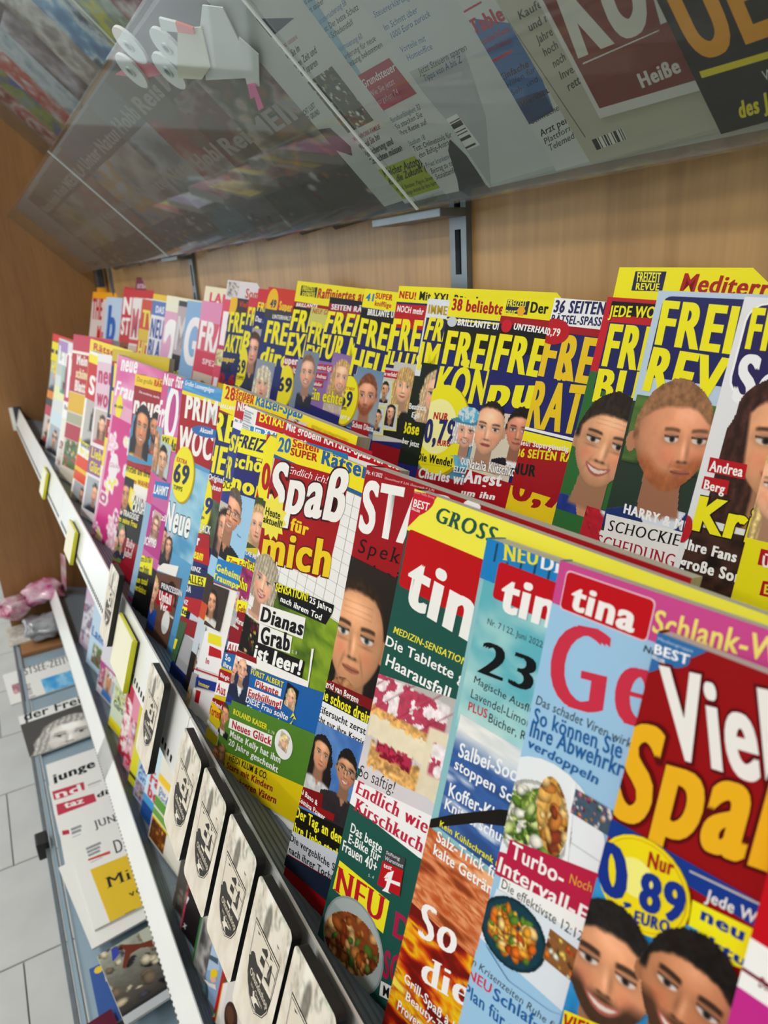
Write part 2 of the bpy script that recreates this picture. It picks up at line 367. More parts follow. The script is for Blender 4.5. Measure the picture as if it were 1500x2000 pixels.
def cloudy(ny, nx, asp, p):
    n = noise2(ny, nx, p.get('cells', 5), p.get('seed', 1), 4); n = np.clip((n - .5) * p.get('k', 2.2) + .5, 0, 1)
    cs = [srgb(c) for c in p['cols']]; t = n * (len(cs) - 1); i = np.clip(t.astype(int), 0, len(cs) - 2); f = (t - i)[..., None]; C = np.array(cs)
    img = C[i] * (1 - f) + C[i + 1] * f
    if 'top' in p:
        g = np.linspace(0, 1, ny)[:, None, None]; w = np.clip(1 - g / p.get('th', .4), 0, 1); img = img * (1 - w) + srgb(p['top']) * w
    return img, np.ones((ny, nx))

def cake(ny, nx, asp, p):
    Y, X = np.mgrid[-1:1:ny * 1j, -1:1:nx * 1j]; n = noise2(ny, nx, 8, 3, 4); n2 = noise2(ny, nx, 24, 5, 2)
    img = grad(ny, nx, 'B9B4B0', 'DAD3D6')
    def lay(top, bot, col, l, r, rough=.06):
        nonlocal img
        m = sm(top + rough * (n2 - .5) * 3 + .12 * X - Y, .03) * sm(Y - bot - rough * (n2 - .5) * 3 - .12 * X, .03) * sm(l - X, .04) * sm(X - r - .05 * (n - .5), .04)
        img = mixc(img, 0, m * 0) ; img = img * (1 - m[..., None]) + col * m[..., None]
    pastry = srgb('D9A45E') * (.6 + .8 * n2[..., None]); cream = srgb('F1E3C4') * (.92 + .12 * n[..., None])
    cherry = np.where((n2 > .5)[..., None], srgb('7A1228'), srgb('B02A48')) * (.7 + .7 * n[..., None])
    icing = np.where((noise2(ny, nx, 10, 11, 3) > .47)[..., None], srgb('EFE2E4'), srgb('B8405A')) * (.85 + .3 * n2[..., None])
    lay(.45, .95, pastry, -.8, .5); lay(.25, .62, cherry, -.65, .25); lay(-.15, .35, cream, -.95, .6); lay(-.32, -.08, pastry, -1, .62); lay(-.92, -.25, icing, -1, .8, .03)
    m = sm(np.abs(np.sin(X * 5 + Y * 6)) - .10, .08) * (Y < -.2); img = mixc(img, srgb('8A2038'), m * .6)
    m = sm(.45 - X, .05) * sm(X - .98, .05) * sm(-.35 - Y, .05) ; img = img * (1 - m[..., None]) + (cream * .98) * m[..., None]
    m = sm(.62 - X, .05) * sm(X - .98, .05) * sm(-.1 - Y, .05) * sm(Y - .5, .1); img = img * (1 - m[..., None]) + icing * m[..., None]
    return img, np.ones((ny, nx))

def stickers(ny, nx, asp, p):
    r = np.random.RandomState(4); Y, X = np.mgrid[-1:1:ny * 1j, -1:1:nx * 1j]; X = X * asp; img = np.zeros((ny, nx, 3)) + srgb(p['bg'])
    for k in range(p.get('n', 34)):
        cx, cy, s = (r.rand() * 2 - 1) * asp, r.rand() * 2 - 1, .07 + .08 * r.rand(); t = np.arctan2(Y - cy, X - cx); d = np.hypot(X - cx, Y - cy); k_ = r.randint(2, 6)
        rr = s * (1 + .3 * np.cos(k_ * t)); img = mixc(img, (.96, .94, .95), sm(d - rr * 1.25, .02)); img = mixc(img, srgb(r.choice(p['cols'])), sm(d - rr * .9, .02)); img = mixc(img, (.95, .95, .95), sm(d - rr * .35, .02))
    return img, np.ones((ny, nx))
def bars(ny, nx, asp, p):
    r = np.random.RandomState(p.get('seed', 2)); b = np.repeat(r.rand(nx // 2 + 1) > .45, 2)[:nx]; img = np.where(b[None, :, None], srgb('202020'), srgb('E6E6E2')) * np.ones((ny, 1, 1)); return img, np.ones((ny, nx))
def lines_(ny, nx, asp, p):
    """columns of print too small to read: a grey rhythm of lines"""
    r = np.random.RandomState(p.get('seed', 3)); n = p.get('n', 8); img = np.zeros((ny, nx, 3)) + srgb(p.get('bg', 'E9E9E6'))
    for i in range(ny):
        k = int(i / ny * n * 2)
        if k % 2: w = int(nx * (.65 + .35 * np.random.RandomState(k + p.get('seed', 3)).rand())); img[i, :w] = img[i, :w] * .2 + .8 * srgb(p.get('ink', '707478')); img[i, :w] *= (1 + .25 * (r.rand(w)[:, None] - .5))
    return img, np.ones((ny, nx))
def marble(ny, nx, asp, p):
    Y, X = np.mgrid[-1:1:ny * 1j, -1:1:nx * 1j]; img, a = cloudy(ny, nx, asp, {'cols': ['E9E3D6', 'E4DBCB', 'D8CDBB', 'EEE9DF'], 'cells': 3, 'k': 2, 'seed': 5})
    g = np.clip(-Y - .1, 0, 1) * .9; n = noise2(ny, nx, 16, 8, 3); m = np.clip((n - .50) * 4, 0, 1) * g; img = mixc(img, srgb('6E6A5E'), m * .85)
    n = noise2(ny, nx, 7, 12, 2); img = mixc(img, srgb('C9D6C0'), np.clip((n - .5) * 3, 0, 1) * g * .6)
    m = sm(((X + .12) / .16) ** 2 + ((Y + .62) / .26) ** 2 - 1, .8) * (noise2(ny, nx, 22, 3, 2) * .5 + .6); img = mixc(img, srgb('4F4A42'), np.clip(m, 0, 1) * .8)
    return img, a
PAINT = {'portrait': portrait, 'blobs': blobs, 'cloudy': cloudy, 'cake': cake, 'stickers': stickers, 'bars': bars, 'lines': lines_, 'marble': marble}

# ------------------------------------------------------------------ printed sheets (covers): flat layers cut to the cover and laid on its curve
LAY = 0.00006
def sheet_mesh(name, els, W, Hh, bow, mtl, base, cuts=9, fold=None):
    """els in millimetres, x right, y down; returns a mesh in local metres with axes U=+x, V=-z (down), out=-y"""
    VV = []; FF = []; CC = []; k = 0
    def add(v2, faces, z, col):
        nonlocal k
        v = np.empty((len(v2), 3)); v[:, :2] = v2; v[:, 2] = z
        VV.append(v); FF.extend([tuple(i + k for i in f) for f in faces]); c = np.ones((len(v2), 4)); c[:, :3] = col; CC.append(c); k += len(v2)
    add(np.array([(0, 0), (W, 0), (W, Hh), (0, Hh)], float), [(0, 1, 2, 3)], 0, lin(base))
    for e in els:
        t, lay = e[0], e[1]
        if t == 'P':
            pts = np.array(e[3], float).reshape(-1, 2); add(pts, [tuple(range(len(pts)))], lay, lin(e[2]))
        elif t == 'E':
            c, a, b = np.array(e[3], float).reshape(3, 2); n = 28; q = np.linspace(0, 2 * math.pi, n, endpoint=False)
            add(c + np.cos(q)[:, None] * a + np.sin(q)[:, None] * b, [tuple(range(n))], lay, lin(e[2]))
        elif t == 'B':
            c, a, b = np.array(e[3], float).reshape(3, 2); n = e[4] * 2; q = np.linspace(0, 2 * math.pi, n, endpoint=False); rr = np.where(np.arange(n) % 2, .82, 1.06)[:, None]
            v = np.vstack([[c], c + rr * (np.cos(q)[:, None] * a + np.sin(q)[:, None] * b)]); add(v, [(0, i + 1, (i + 1) % n + 1) for i in range(n)], lay, lin(e[2]))
        elif t == 'T':
            s, sty = e[3], e[4]; nref = s.index('|') if '|' in s else len(s); s = s.replace('|', ''); p0, p1, pt = np.array(e[5], float).reshape(3, 2)
            res = 5 if np.linalg.norm(pt - p0) > 22 else (3 if np.linalg.norm(pt - p0) > 5 else 2)
            v, f = text_shape(s, nref, sty, res)
            if len(v): add(p0 + v[:, :1] * (p1 - p0) + v[:, 1:2] * (pt - p0), f, lay + v[:, 2], lin(e[2]))
        elif t == 'G':
            p0, p1, p2 = np.array(e[4], float).reshape(3, 2); nx, ny = e[5]; asp = np.linalg.norm(p1 - p0) / np.linalg.norm(p2 - p0)
            img, al = PAINT[e[2]](ny, nx, asp, e[3])
            gy, gx = np.mgrid[0:1:ny * 1j, 0:1:nx * 1j]; P = p0 + gx[..., None] * (p1 - p0) + gy[..., None] * (p2 - p0)
            idx = np.arange(ny * nx).reshape(ny, nx); ok = (al[:-1, :-1] > .5) & (al[1:, 1:] > .5) & (al[1:, :-1] > .5) & (al[:-1, 1:] > .5)
            cxm, cym = P[:-1, :-1, 0], P[:-1, :-1, 1]; ok &= (cxm > -12) & (cxm < W + 12) & (cym > -12) & (cym < Hh + 12)
            q = np.stack([idx[:-1, :-1][ok], idx[:-1, 1:][ok], idx[1:, 1:][ok], idx[1:, :-1][ok]], 1)
            use = np.unique(q); rm = np.full(ny * nx, -1); rm[use] = np.arange(len(use)); q = rm[q]
            if len(use): add(P.reshape(-1, 2)[use], q.tolist(), lay, l2(img.reshape(-1, 3)[use]))
    me = bpy.data.meshes.new(name); V = np.vstack(VV); C = np.vstack(CC)
    me.from_pydata(V.tolist(), [], FF)
    at = me.attributes.new('print', 'FLOAT_COLOR', 'POINT'); at.data.foreach_set('color', C.astype('f4').ravel())
    bm = bmesh.new(); bm.from_mesh(me)
    for co, no in (((0, 0, 0), (-1, 0, 0)), ((W, 0, 0), (1, 0, 0)), ((0, 0, 0), (0, -1, 0)), ((0, Hh, 0), (0, 1, 0))):
        bmesh.ops.bisect_plane(bm, geom=bm.verts[:] + bm.edges[:] + bm.faces[:], plane_co=co, plane_no=no, clear_outer=True)
    if bow:
        for i in range(1, cuts):
            bmesh.ops.bisect_plane(bm, geom=bm.verts[:] + bm.edges[:] + bm.faces[:], plane_co=(0, Hh * i / cuts, 0), plane_no=(0, 1, 0))
    bm.to_mesh(me); bm.free()
    n = len(me.vertices); co = np.empty(n * 3, 'f4'); me.vertices.foreach_get('co', co); co = co.reshape(-1, 3).astype(float)
    out = np.empty_like(co); yy = co[:, 1]
    b = np.interp(yy, np.linspace(0, Hh, cuts + 1), bow * np.sin(np.pi * np.linspace(0, Hh, cuts + 1) / Hh)) if bow else 0
    out[:, 0] = co[:, 0] / 1000; out[:, 2] = -yy / 1000; out[:, 1] = -co[:, 2] * LAY + b
    me.vertices.foreach_set('co', out.astype('f4').ravel())
    bm = bmesh.new(); bm.from_mesh(me)
    for f in bm.faces:
        f.normal_update()
        if f.normal.y > 0: f.normal_flip()
        f.smooth = bool(bow)
    bm.to_mesh(me); bm.free()
    me.materials.append(mtl); me.update()
    return me

def frame_matrix(O, U, V):
    U = Vector(U).normalized(); D = Vector(V).normalized(); Nn = U.cross(-D) * -1      # local y = into the sheet's back
    Zl = -D; Yl = Zl.cross(U)
    return Matrix(((U.x, Yl.x, Zl.x, O[0]), (U.y, Yl.y, Zl.y, O[1]), (U.z, Yl.z, Zl.z, O[2] + H), (0, 0, 0, 1)))

def page_block(name, W, Hh, T, bow, m, parent, cuts=9, y0=0.0004, layers=1):
    """the pages behind a cover, with the same curve"""
    ys = np.linspace(0, Hh, cuts + 1); b = bow * np.sin(np.pi * ys / Hh); w = W / 1000; V = []
    for yv, bb in zip(ys, b):
        for x, d in ((0.0006, y0), (w - 0.0012, y0), (w - 0.002, T), (0.0006, T)): V.append((x, bb + d, -yv / 1000))
    V = np.array(V); V[:4, 2] -= 0.0006; F = []
    for i in range(cuts):
        for j in range(4): F.append((i * 4 + j, i * 4 + (j + 1) % 4, i * 4 + 4 + (j + 1) % 4, i * 4 + 4 + j))
    F += [(0, 1, 2, 3), tuple(range(cuts * 4, cuts * 4 + 4))]
    return mesh_obj(name, V, F, m, parent)
# ------------------------------------------------------------------ the room
XP = -2.60; YW = 0.403; XE = 0.75
def struct(o): return tag(o, kind='structure')
struct(boxes('floor', [((-4.2, -4.0, -0.03), (1.6, YW + 0.05, -0.006))], M['grout']))
fl = bpy.data.objects['floor']
tv, tf = box_vf((0, 0, 0), (0.2975, 0.5975, 0.006)); tile_me = None
for i in range(-12, 3):
    x = -1.366 + 0.3017 * i + 0.0
    off = -0.168 if i % 2 == 0 else -0.468
    for j in range(-2, 2):
        y = off + 0.6 * j
        if y > 0.35: continue
        if tile_me is None:
            o = mesh_obj('tile', tv, tf, M['tile'], fl, (x, y, -0.006), bevel=0.0012); tile_me = o.data
        else: link('tile', tile_me, fl, (x, y, -0.006))
struct(boxes('ceiling', [((-4.2, -4.0, 2.9), (1.6, YW + 0.05, 2.95))], M['ceiling']))
wb = struct(boxes('wall_back', [((-4.2, YW + 0.012, 0), (1.6, YW + 0.06, 2.9))], M['wallw']))
struct(boxes('wall_front', [((-4.2, -4.05, 0), (1.6, -4.0, 2.9))], M['wallw']))
UPX = [-0.553 + 0.8665 * k for k in range(-2, 2)]            # slotted uprights
px_ = [XP] + UPX + [XE + 0.2]
for a, b in zip(px_[:-1], px_[1:]):
    slab('panel', (a + 0.011, YW, 0.02), (b - a - 0.026, 0, 0), (0, 0.012, 0), (0, 0, 2.5), M['wood'], wb)
wl = struct(boxes('wall_left', [((XP - 0.04, YW + 0.0, 0), (XP - 0.022, YW + 0.02, 2.5))], M['wood2']))
slab('panel', (XP - 0.019, -0.075, 0.04), (0.019, 0, 0), (0, YW + 0.075, 0), (0, 0, 2.3), M['wood2'], wl)
struct(boxes('baseboard_left', [((XP - 0.018, -0.072, 0.0), (XP + 0.001, YW, 0.04))], M['grey']))
wf = struct(boxes('wall_far', [((-4.25, -0.62, 0), (-4.2, YW + 0.05, 2.9)), ((-4.25, -4.0, 0), (-4.2, -3.3, 2.9)), ((-4.25, -3.3, 2.5), (-4.2, -0.62, 2.9))], M['wallw']))
w1 = struct(boxes('window_1', [((-4.24, y, 0.0), (-4.21, y + 0.05, 2.5)) for y in (-3.3, -1.95, -0.67)] + [((-4.24, -3.3, 2.45), (-4.21, -0.62, 2.5)), ((-4.24, -3.3, 0.0), (-4.21, -0.62, 0.05))], M['grey']))
slab('pane', (-4.228, -3.28, 0.03), (0.006, 0, 0), (0, 2.64, 0), (0, 0, 2.43), M['film'], w1)
struct(boxes('wall_right', [((1.6, -4.0, 0), (1.65, YW + 0.05, 2.9))], M['wallw']))
for k, (lx, ly) in enumerate(LIGHTS):
    r = empty('ceiling_lamp', (lx, ly, 2.9), label='rectangular ceiling lamp number %s from the far end, %s row' % (['one', 'two', 'three'][k % 3], 'near' if k < 3 else 'rear'), cat='lamp', group='ceiling lamps above the aisle')
    boxes('housing', [((-0.65, -0.2, -0.03), (0.65, 0.2, 0.0))], M['lip2'], r); boxes('diffuser', [((-0.6, -0.15, -0.035), (0.6, 0.15, -0.031))], M['lampglow'], r)

# slotted uprights, real slots
def upright(x, z0, z1, lab):
    r = empty('slotted_upright', (x, YW, 0), label=lab, cat='upright', group='slotted steel uprights')
    P = []; w = 0.0125; d = 0.006; pitch = 0.05; z = z0
    P.append(((-w, -d, z0), (-0.0045, 0, z1))); P.append(((0.0045, -d, z0), (w, 0, z1)))
    n = int((z1 - z0) / pitch)
    for i in range(n + 1):
        zz = z0 + i * pitch; P.append(((-0.0045, -d, zz), (0.0045, 0, min(zz + 0.012, z1))))
    boxes('channel', P, M['steel'], r); boxes('slot_back', [((-0.005, -0.0012, z0), (0.005, -0.0006, z1))], M['slot'], r)
    boxes('shadow_gap', [((-w - 0.005, -0.001, z0), (-w, 0.0, z1))], M['slot'], r)
for x, lab in zip(UPX[::-1], ['slotted grey upright nearest the camera, right of the IM cover', 'slotted grey upright above the blue G cover', 'short dark upright close to the wooden side panel', 'slotted grey upright beyond the side panel']):
    if x > XP + 0.05: upright(x, 0.05, 2.4, lab)
upright(UPX[-1] + 0.8665, 0.05, 2.4, 'slotted grey upright outside the right edge of the picture')
boxes('corner_bracket', [((0, 0, 0), (0.05, 0.02, 0.07))], M['grey'], loc=(-2.40, YW - 0.03, H + 0.0), bevel=0.002)
tag(bpy.data.objects['corner_bracket'], 'dark grey plastic bracket in the back corner beneath the overhead panes', 'bracket')

# ------------------------------------------------------------------ shelves
def dirs(deg):
    t = math.radians(deg); return Vector((0, -math.sin(t), -math.cos(t))), Vector((0, math.cos(t), -math.sin(t)))
def tier_shelf(name, label, lipO, lip_h, floorO, n0, n1, step=None, n2=None, slots=True, ribs=True, lipdeg=19, x0=XP, x1=XE, joints=()):
    """a tray: slanted ribbed floor, riser and a second step, white front lip with a perforated ticket rail"""
    r = empty(name, (0, 0, H), label=label, cat='shelf')
    D, Nn = dirs(17); LD, LN = dirs(lipdeg); lo = Vector(lipO); fo = Vector(floorO)
    def ribbed(a, b, o, nm):
        pts = []; n = a; p = 0.0042; up = -D
        while n < b:
            for dn, h in ((0, 0.0), (0.0006, 0.0011), (0.0026, 0.0011), (0.0032, 0.0)):
                q = o + Nn * (n + dn) + up * h; pts.append((q.y, q.z))
            n += p
        q = o + Nn * b - up * 0.004; q0 = o + Nn * a - up * 0.004
        pts += [(q.y, q.z), (q0.y, q0.z)]
        extrude_x(nm, pts, x0, x1, M['ribbed'], r)
    ribbed(n0, n1, fo - D * -0.0012, 'ribbed_mat')
    if step:
        so = fo + Nn * n1; q = [so + D * 0.004, so + Nn * 0.006 + D * 0.004, so - D * step + Nn * 0.006, so - D * step]
        extrude_x('riser', [(v.y, v.z) for v in q], x0, x1, M['grey'], r)
        ribbed(0.0, n2, so - D * (step - 0.001) + Nn * 0.0, 'ribbed_mat')
    xs = [x0 + 0.004] + [j for j in joints if x0 < j < x1] + [x1]
    for a, b in zip(xs[:-1], xs[1:]):
        T = 0.0022
        q = [lo, lo + LD * lip_h, lo + LD * (lip_h + 0.002) + LN * 0.012, lo + LD * lip_h + LN * 0.012, lo + LD * (lip_h - 0.002) + LN * T, lo + LN * T]
        f = extrude_x('front_lip', [(v.y, v.z) for v in q], a + 0.0008, b - 0.0008, M['lip'], r)
        if slots:
            L = []; V = []; F = []; s = a + 0.02
            while s < b - 0.02:
                for (c0, c1) in ((lip_h - 0.0125, lip_h - 0.0065),):
                    k = len(V)
                    for xx in (s, s + 0.0042):
                        for cc in (c0, c1):
                            for dd in (-0.0004, 0.0004):
                                v = lo + LD * cc + LN * dd; V.append((xx, v.y, v.z))
                    F += [tuple(i + k for i in q_) for q_ in BOXF]
                s += 0.0105
            so_ = mesh_obj('ticket_slots', V, F, M['slot'], f); tag(so_, kind='stuff')
    # tray underside
    a_ = lo + LD * (lip_h - 0.004) + LN * 0.012; b_ = fo + Nn * (n1 + (n2 or 0)); return r
JT = (UPX[1], UPX[2], UPX[3])
ms = tier_shelf('magazine_shelf', 'long two-step magazine shelf with grey ribbed mats and a white front lip', (0, 0.099, -0.359), 0.064, (0, 0.113, -0.395), -0.022, 0.128, 0.1445, 0.14, joints=JT)
boxes('end_cap', [((XP + 0.0005, 0.082, -0.425), (XP + 0.0035, 0.104, -0.352))], M['grey'], ms)
slab('end_bracket', (XP + 0.0005, 0.07, -0.352), (0.002, 0, 0), (0, 0.018, 0.0), (0, -0.0, -0.075), M['lip2'], ms)
ls = tier_shelf('lower_magazine_shelf', 'lower magazine tray with a pale lip above the newspapers', (0, 0.0822, -0.9605), 0.05, (0, 0.100, -0.996), -0.018, 0.30, None, None, slots=False, lipdeg=30, joints=(UPX[1] - 0.0, -1.52))
V = []; F = []; x = XP + 0.03
LD, LN = dirs(30)
while x < 0.6:                                             # dashed perforation along the ticket rail
    k = len(V)
    for xx in (x, x + 0.005):
        for cc in (0.0475, 0.0492):
            for dd in (-0.0006, 0.0003):
                v = Vector((xx, 0.0822, -0.9605)) + LD * cc + LN * dd; V.append(v[:])
    F += [tuple(i + k for i in q_) for q_ in BOXF]; x += 0.0115
tag(mesh_obj('perforation', V, F, M['grey'], ls), kind='stuff')
boxes('mat_joint', [((-1.556, 0.10, -1.012), (-1.552, 0.16, -0.9995))], M['steel'], ls)
# bottom ledge for newspapers
nl = empty('newspaper_ledge', (0, 0, H), label='low pale blue steel ledge carrying the newspapers', cat='shelf')
boxes('ledge_plate', [((XP + 0.02, -0.058, -1.112), (XE, YW - 0.02, -1.1065))], M['bluesteel'], nl)
boxes('ledge_front', [((XP + 0.02, -0.070, -1.135), (XE, -0.062, -1.098))], M['bluesteel'], nl, bevel=0.001)
boxes('kick_plate', [((XP + 0.02, -0.03, -1.31), (XE, -0.02, -1.113))], M['grey'], nl)
boxes('front_rail', [((XP + 0.02, -0.080, -1.102), (XE, -0.0715, -1.094))], M['steel'], nl, bevel=0.001)
boxes('rail_clip', [((-0.02, -0.012, -0.02), (0.02, 0.012, 0.02))], M['black'], loc=(-1.415, -0.084, H - 1.098), bevel=0.003)
tag(bpy.data.objects['rail_clip'], 'small black plastic clip on the ledge rail beside the newspapers', 'clip')

# ------------------------------------------------------------------ overhead acrylic pockets
DD = Vector((0, 0.7071068, -0.7071068)); NN = Vector((0, 0.7071068, 0.7071068))
def overhead(name, label, P, length, xj, tier):
    r = empty(name, (0, 0, H), label=label, cat='shelf')
    P = Vector(P)
    for a, b in zip(xj[:-1], xj[1:]):
        p = slab('acrylic_pane', Vector((a + 0.0015, 0, 0)) + P, (b - a - 0.003, 0, 0), -DD * length, -NN * 0.003, M['acryl'], r)
        slab('pane_edge', Vector((b - 0.004, 0, 0)) + P - NN * 0.0034, (0.003, 0, 0), -DD * length, -NN * 0.0012, M['acryl_edge'], p)
        slab('pane_bottom_lip', Vector((a + 0.0015, 0, 0)) + P + DD * 0.001, (b - a - 0.003, 0, 0), DD * 0.003, NN * 0.026, M['acryl'], p)
    slab('back_board', Vector((XP + 0.002, 0, 0)) + P + NN * 0.034, (XE - XP, 0, 0), -DD * (length - 0.004), NN * 0.006, M['backing'], r)
    for x in xj[1:-1]:
        boxes('support_arm', [((x - 0.010, P.y + 0.022, P.z + 0.004), (x + 0.010, YW - 0.0065, P.z + 0.09))], M['steel'], r, bevel=0.001)
        boxes('wall_bracket', [((x - 0.105, YW - 0.034, P.z - 0.010), (x + 0.014, YW - 0.0065, P.z - 0.003))], M['steel'], r, bevel=0.001)
    return r
overhead('overhead_shelf', 'slanted overhead pocket shelf with clear acrylic panes full of magazines', (0, 0.36, 0.05), 0.246, [XP + 0.004] + UPX[1:] + [XE], 1)
overhead('topmost_shelf', 'topmost slanted pocket shelf seen past the edge of the first acrylic row', (0, 0.325, 0.39), 0.27, [XP + 0.004] + UPX[1:] + [XE], 2)
# flat shapes added to imitate a reflection in the first panes: rolls, envelopes, ribbons
def roll(name, x, y, z, rad, ln, m1, m2, label, cat, group, ax=Vector((0, -0.62, -0.78))):
    r = empty(name, (x, y, z + H), label=label, cat=cat, group=group)
    q = ax.normalized().to_track_quat('Z', 'Y'); r.rotation_mode = 'QUATERNION'; r.rotation_quaternion = q
    def ring(nm, r0, r1, h0, h1, m, parent, n=28):
        V = []; F = []
        for rr, h in ((r0, h0), (r1, h0), (r1, h1), (r0, h1)):
            for i in range(n): a = 2 * math.pi * i / n; V.append((rr * math.cos(a), rr * math.sin(a), h))
        for j in range(4):
            for i in range(n): F.append((j * n + i, j * n + (i + 1) % n, ((j + 1) % 4) * n + (i + 1) % n, ((j + 1) % 4) * n + i))
        o = mesh_obj(nm, V, F, m, parent)
        return o
    ring('paper', rad * 0.3, rad, 0, ln, m1, r); ring('core', rad * 0.2, rad * 0.3, -0.001, ln + 0.0015, m2, r)
    return r
M['rollw'] = mat('reflected_white_roll', '#F2F4F2', rough=0.5, noise=0.04, scale=60); M['rollc'] = mat('reflected_roll_core', '#BFCFCB', rough=0.6)  # colours for the shapes that imitate the pane reflection
M['env'] = mat('reflected_white_envelope', '#EEEFEC', rough=0.6, noise=0.04, scale=14); M['envb'] = mat('reflected_blue_envelope', '#AFC8DC', rough=0.6)
M['pink'] = mat('reflected_pink_ribbon', '#F05AA8', rough=0.4); M['orange'] = mat('reflected_orange_cap', '#EE4A1C', rough=0.4); M['rosep'] = mat('reflected_rose_plastic', '#EE6A80', rough=0.4)
M['envc'] = mat('reflected_cream_paper', '#E3DFC6', rough=0.6)
PO = Vector((0, 0.36, 0.05 + H))
def pocket(x, s, d=0.0045): return PO + Vector((x, 0, 0)) - DD * s + NN * d
for k, (x, s) in enumerate([(-0.813, 0.236), (-0.745, 0.211), (-0.862, 0.222), (-0.784, 0.198)]):  # discs added in place of rolls mirrored in the pane
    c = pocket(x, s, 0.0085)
    roll('roll_reflection', c.x, c.y, c.z - H, 0.0195, 0.003, M['rollw'], M['rollc'], 'stand-in for a reflected white roll in the acrylic pane, ' + ['upper left', 'upper right', 'lower left', 'lower right'][k] + ' of four', 'roll', 'stand-ins for reflected white rolls in the acrylic pane', ax=-NN)
def cut_sheet(name, pts, d, t, m, label, cat, group=None):  # thin slab added in place of something mirrored in the pane
    n = len(pts); V = [pocket(x, s, d)[:] for x, s in pts] + [pocket(x, s, d + t)[:] for x, s in pts]
    F = [tuple(range(n)), tuple(range(n, 2 * n))[::-1]] + [(i, (i + 1) % n, (i + 1) % n + n, i + n) for i in range(n)]
    return tag(mesh_obj(name, V, F, m), label, cat, group)
cut_sheet('rose_reflection', [(-0.918, 0.232), (-0.844, 0.225), (-0.813, 0.214), (-0.80, 0.198), (-0.86, 0.21)], 0.0088, 0.0006, M['rosep'], 'stand-in for a rose pink reflection under the reflected rolls in the pane', 'card')
cut_sheet('reflected_envelope', [(-0.636, 0.212), (-0.612, 0.201), (-0.648, 0.149), (-0.734, 0.172), (-0.678, 0.2)], 0.0075, 0.001, M['env'], 'stand-in for a broad white reflection right of the reflected rolls in the pane', 'reflected_envelope', 'stand-ins for reflected envelopes in the acrylic pane')
cut_sheet('reflected_envelope', [(-0.697, 0.215), (-0.66, 0.203), (-0.70, 0.178), (-0.735, 0.175), (-0.778, 0.189)], 0.0052, 0.001, M['envc'], 'stand-in for a cream reflection next to the reflected rolls in the pane', 'reflected_envelope', 'stand-ins for reflected envelopes in the acrylic pane')
cut_sheet('reflected_envelope', [(-0.619, 0.18), (-0.613, 0.162), (-0.651, 0.143), (-0.668, 0.149), (-0.645, 0.167)], 0.0052, 0.001, M['env'], 'stand-in for a narrow white reflection at the pane joint, pink ones below it', 'reflected_envelope', 'stand-ins for reflected envelopes in the acrylic pane')
cut_sheet('reflected_envelope', [(-0.748, 0.203), (-0.735, 0.2), (-0.758, 0.182), (-0.785, 0.19)], 0.0064, 0.0008, M['envb'], 'stand-in for a small pale blue reflection beside the cream one in the pane', 'reflected_envelope', 'stand-ins for reflected envelopes in the acrylic pane')
mp = cut_sheet('marker_reflection', [(-0.707, 0.230), (-0.687, 0.219), (-0.697, 0.213), (-0.722, 0.223)], 0.003, 0.0022, M['rollw'], 'stand-in for a reflected white marker with an orange cap above the cream shape', 'reflected_pen')
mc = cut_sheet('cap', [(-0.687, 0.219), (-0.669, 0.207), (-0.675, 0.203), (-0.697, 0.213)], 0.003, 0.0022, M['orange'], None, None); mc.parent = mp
cut_sheet('reflected_ribbon', [(-0.664, 0.150), (-0.656, 0.148), (-0.668, 0.139), (-0.680, 0.139)], 0.004, 0.0008, M['pink'], 'stand-in for the left of two bright pink reflected tips under the white shape', 'reflected_ribbon', 'stand-ins for pink reflections in the pane')
cut_sheet('reflected_ribbon', [(-0.655, 0.149), (-0.650, 0.146), (-0.668, 0.128), (-0.681, 0.128)], 0.0028, 0.0008, M['pink'], 'stand-in for the right, longer of two pink reflected tips under the white shape', 'reflected_ribbon', 'stand-ins for pink reflections in the pane')
# ticket pads clipped to the main lip
LDm, LNm = dirs(19)
def lip_pt(x, s, out): q = Vector((x, 0.099, -0.359 + H)) + LDm * s - LNm * out; return q
def pad(x, w, h, s0, label, lean=0.0):
    r = empty('ticket_pad', lip_pt(x, s0, 0.002), label=label, cat='pad', group='cream ticket pads on the shelf lip')
    o = Vector((0, 0, 0)); A = Vector((w, 0, 0)); Bv = LDm * h
    slab('pad_sheets', o - LNm * 0.001, A, Bv, -LNm * 0.005, M['cream'], r, bevel=0.0006)
    slab('yellow_edge', A - LNm * 0.0005 + Vector((0.0002, 0, 0)), (0.0014, 0, 0), Bv, -LNm * 0.0062, M['yellow'], r, bevel=0.0004)
    slab('top_edge', o - LDm * 0.0014 - LNm * 0.002, A, LDm * 0.0012, -LNm * 0.003, M['yellow'], r)
    slab('back_plate', o - LNm * 0.0002 + Vector((0.001, 0, 0)), A + Vector((0.0022, 0, 0)), Bv, LNm * 0.0008, M['black'], r)
pad(-0.827, 0.081, 0.062, 0.012, 'large cream ticket pad with a yellow edge between two lighthouse plaques')
pad(-1.272, 0.078, 0.055, 0.017, 'cream ticket pad with yellow edge halfway along the white lip')
pad(-1.712, 0.076, 0.057, 0.013, 'small cream ticket pad with yellow edge near the far end of the lip')
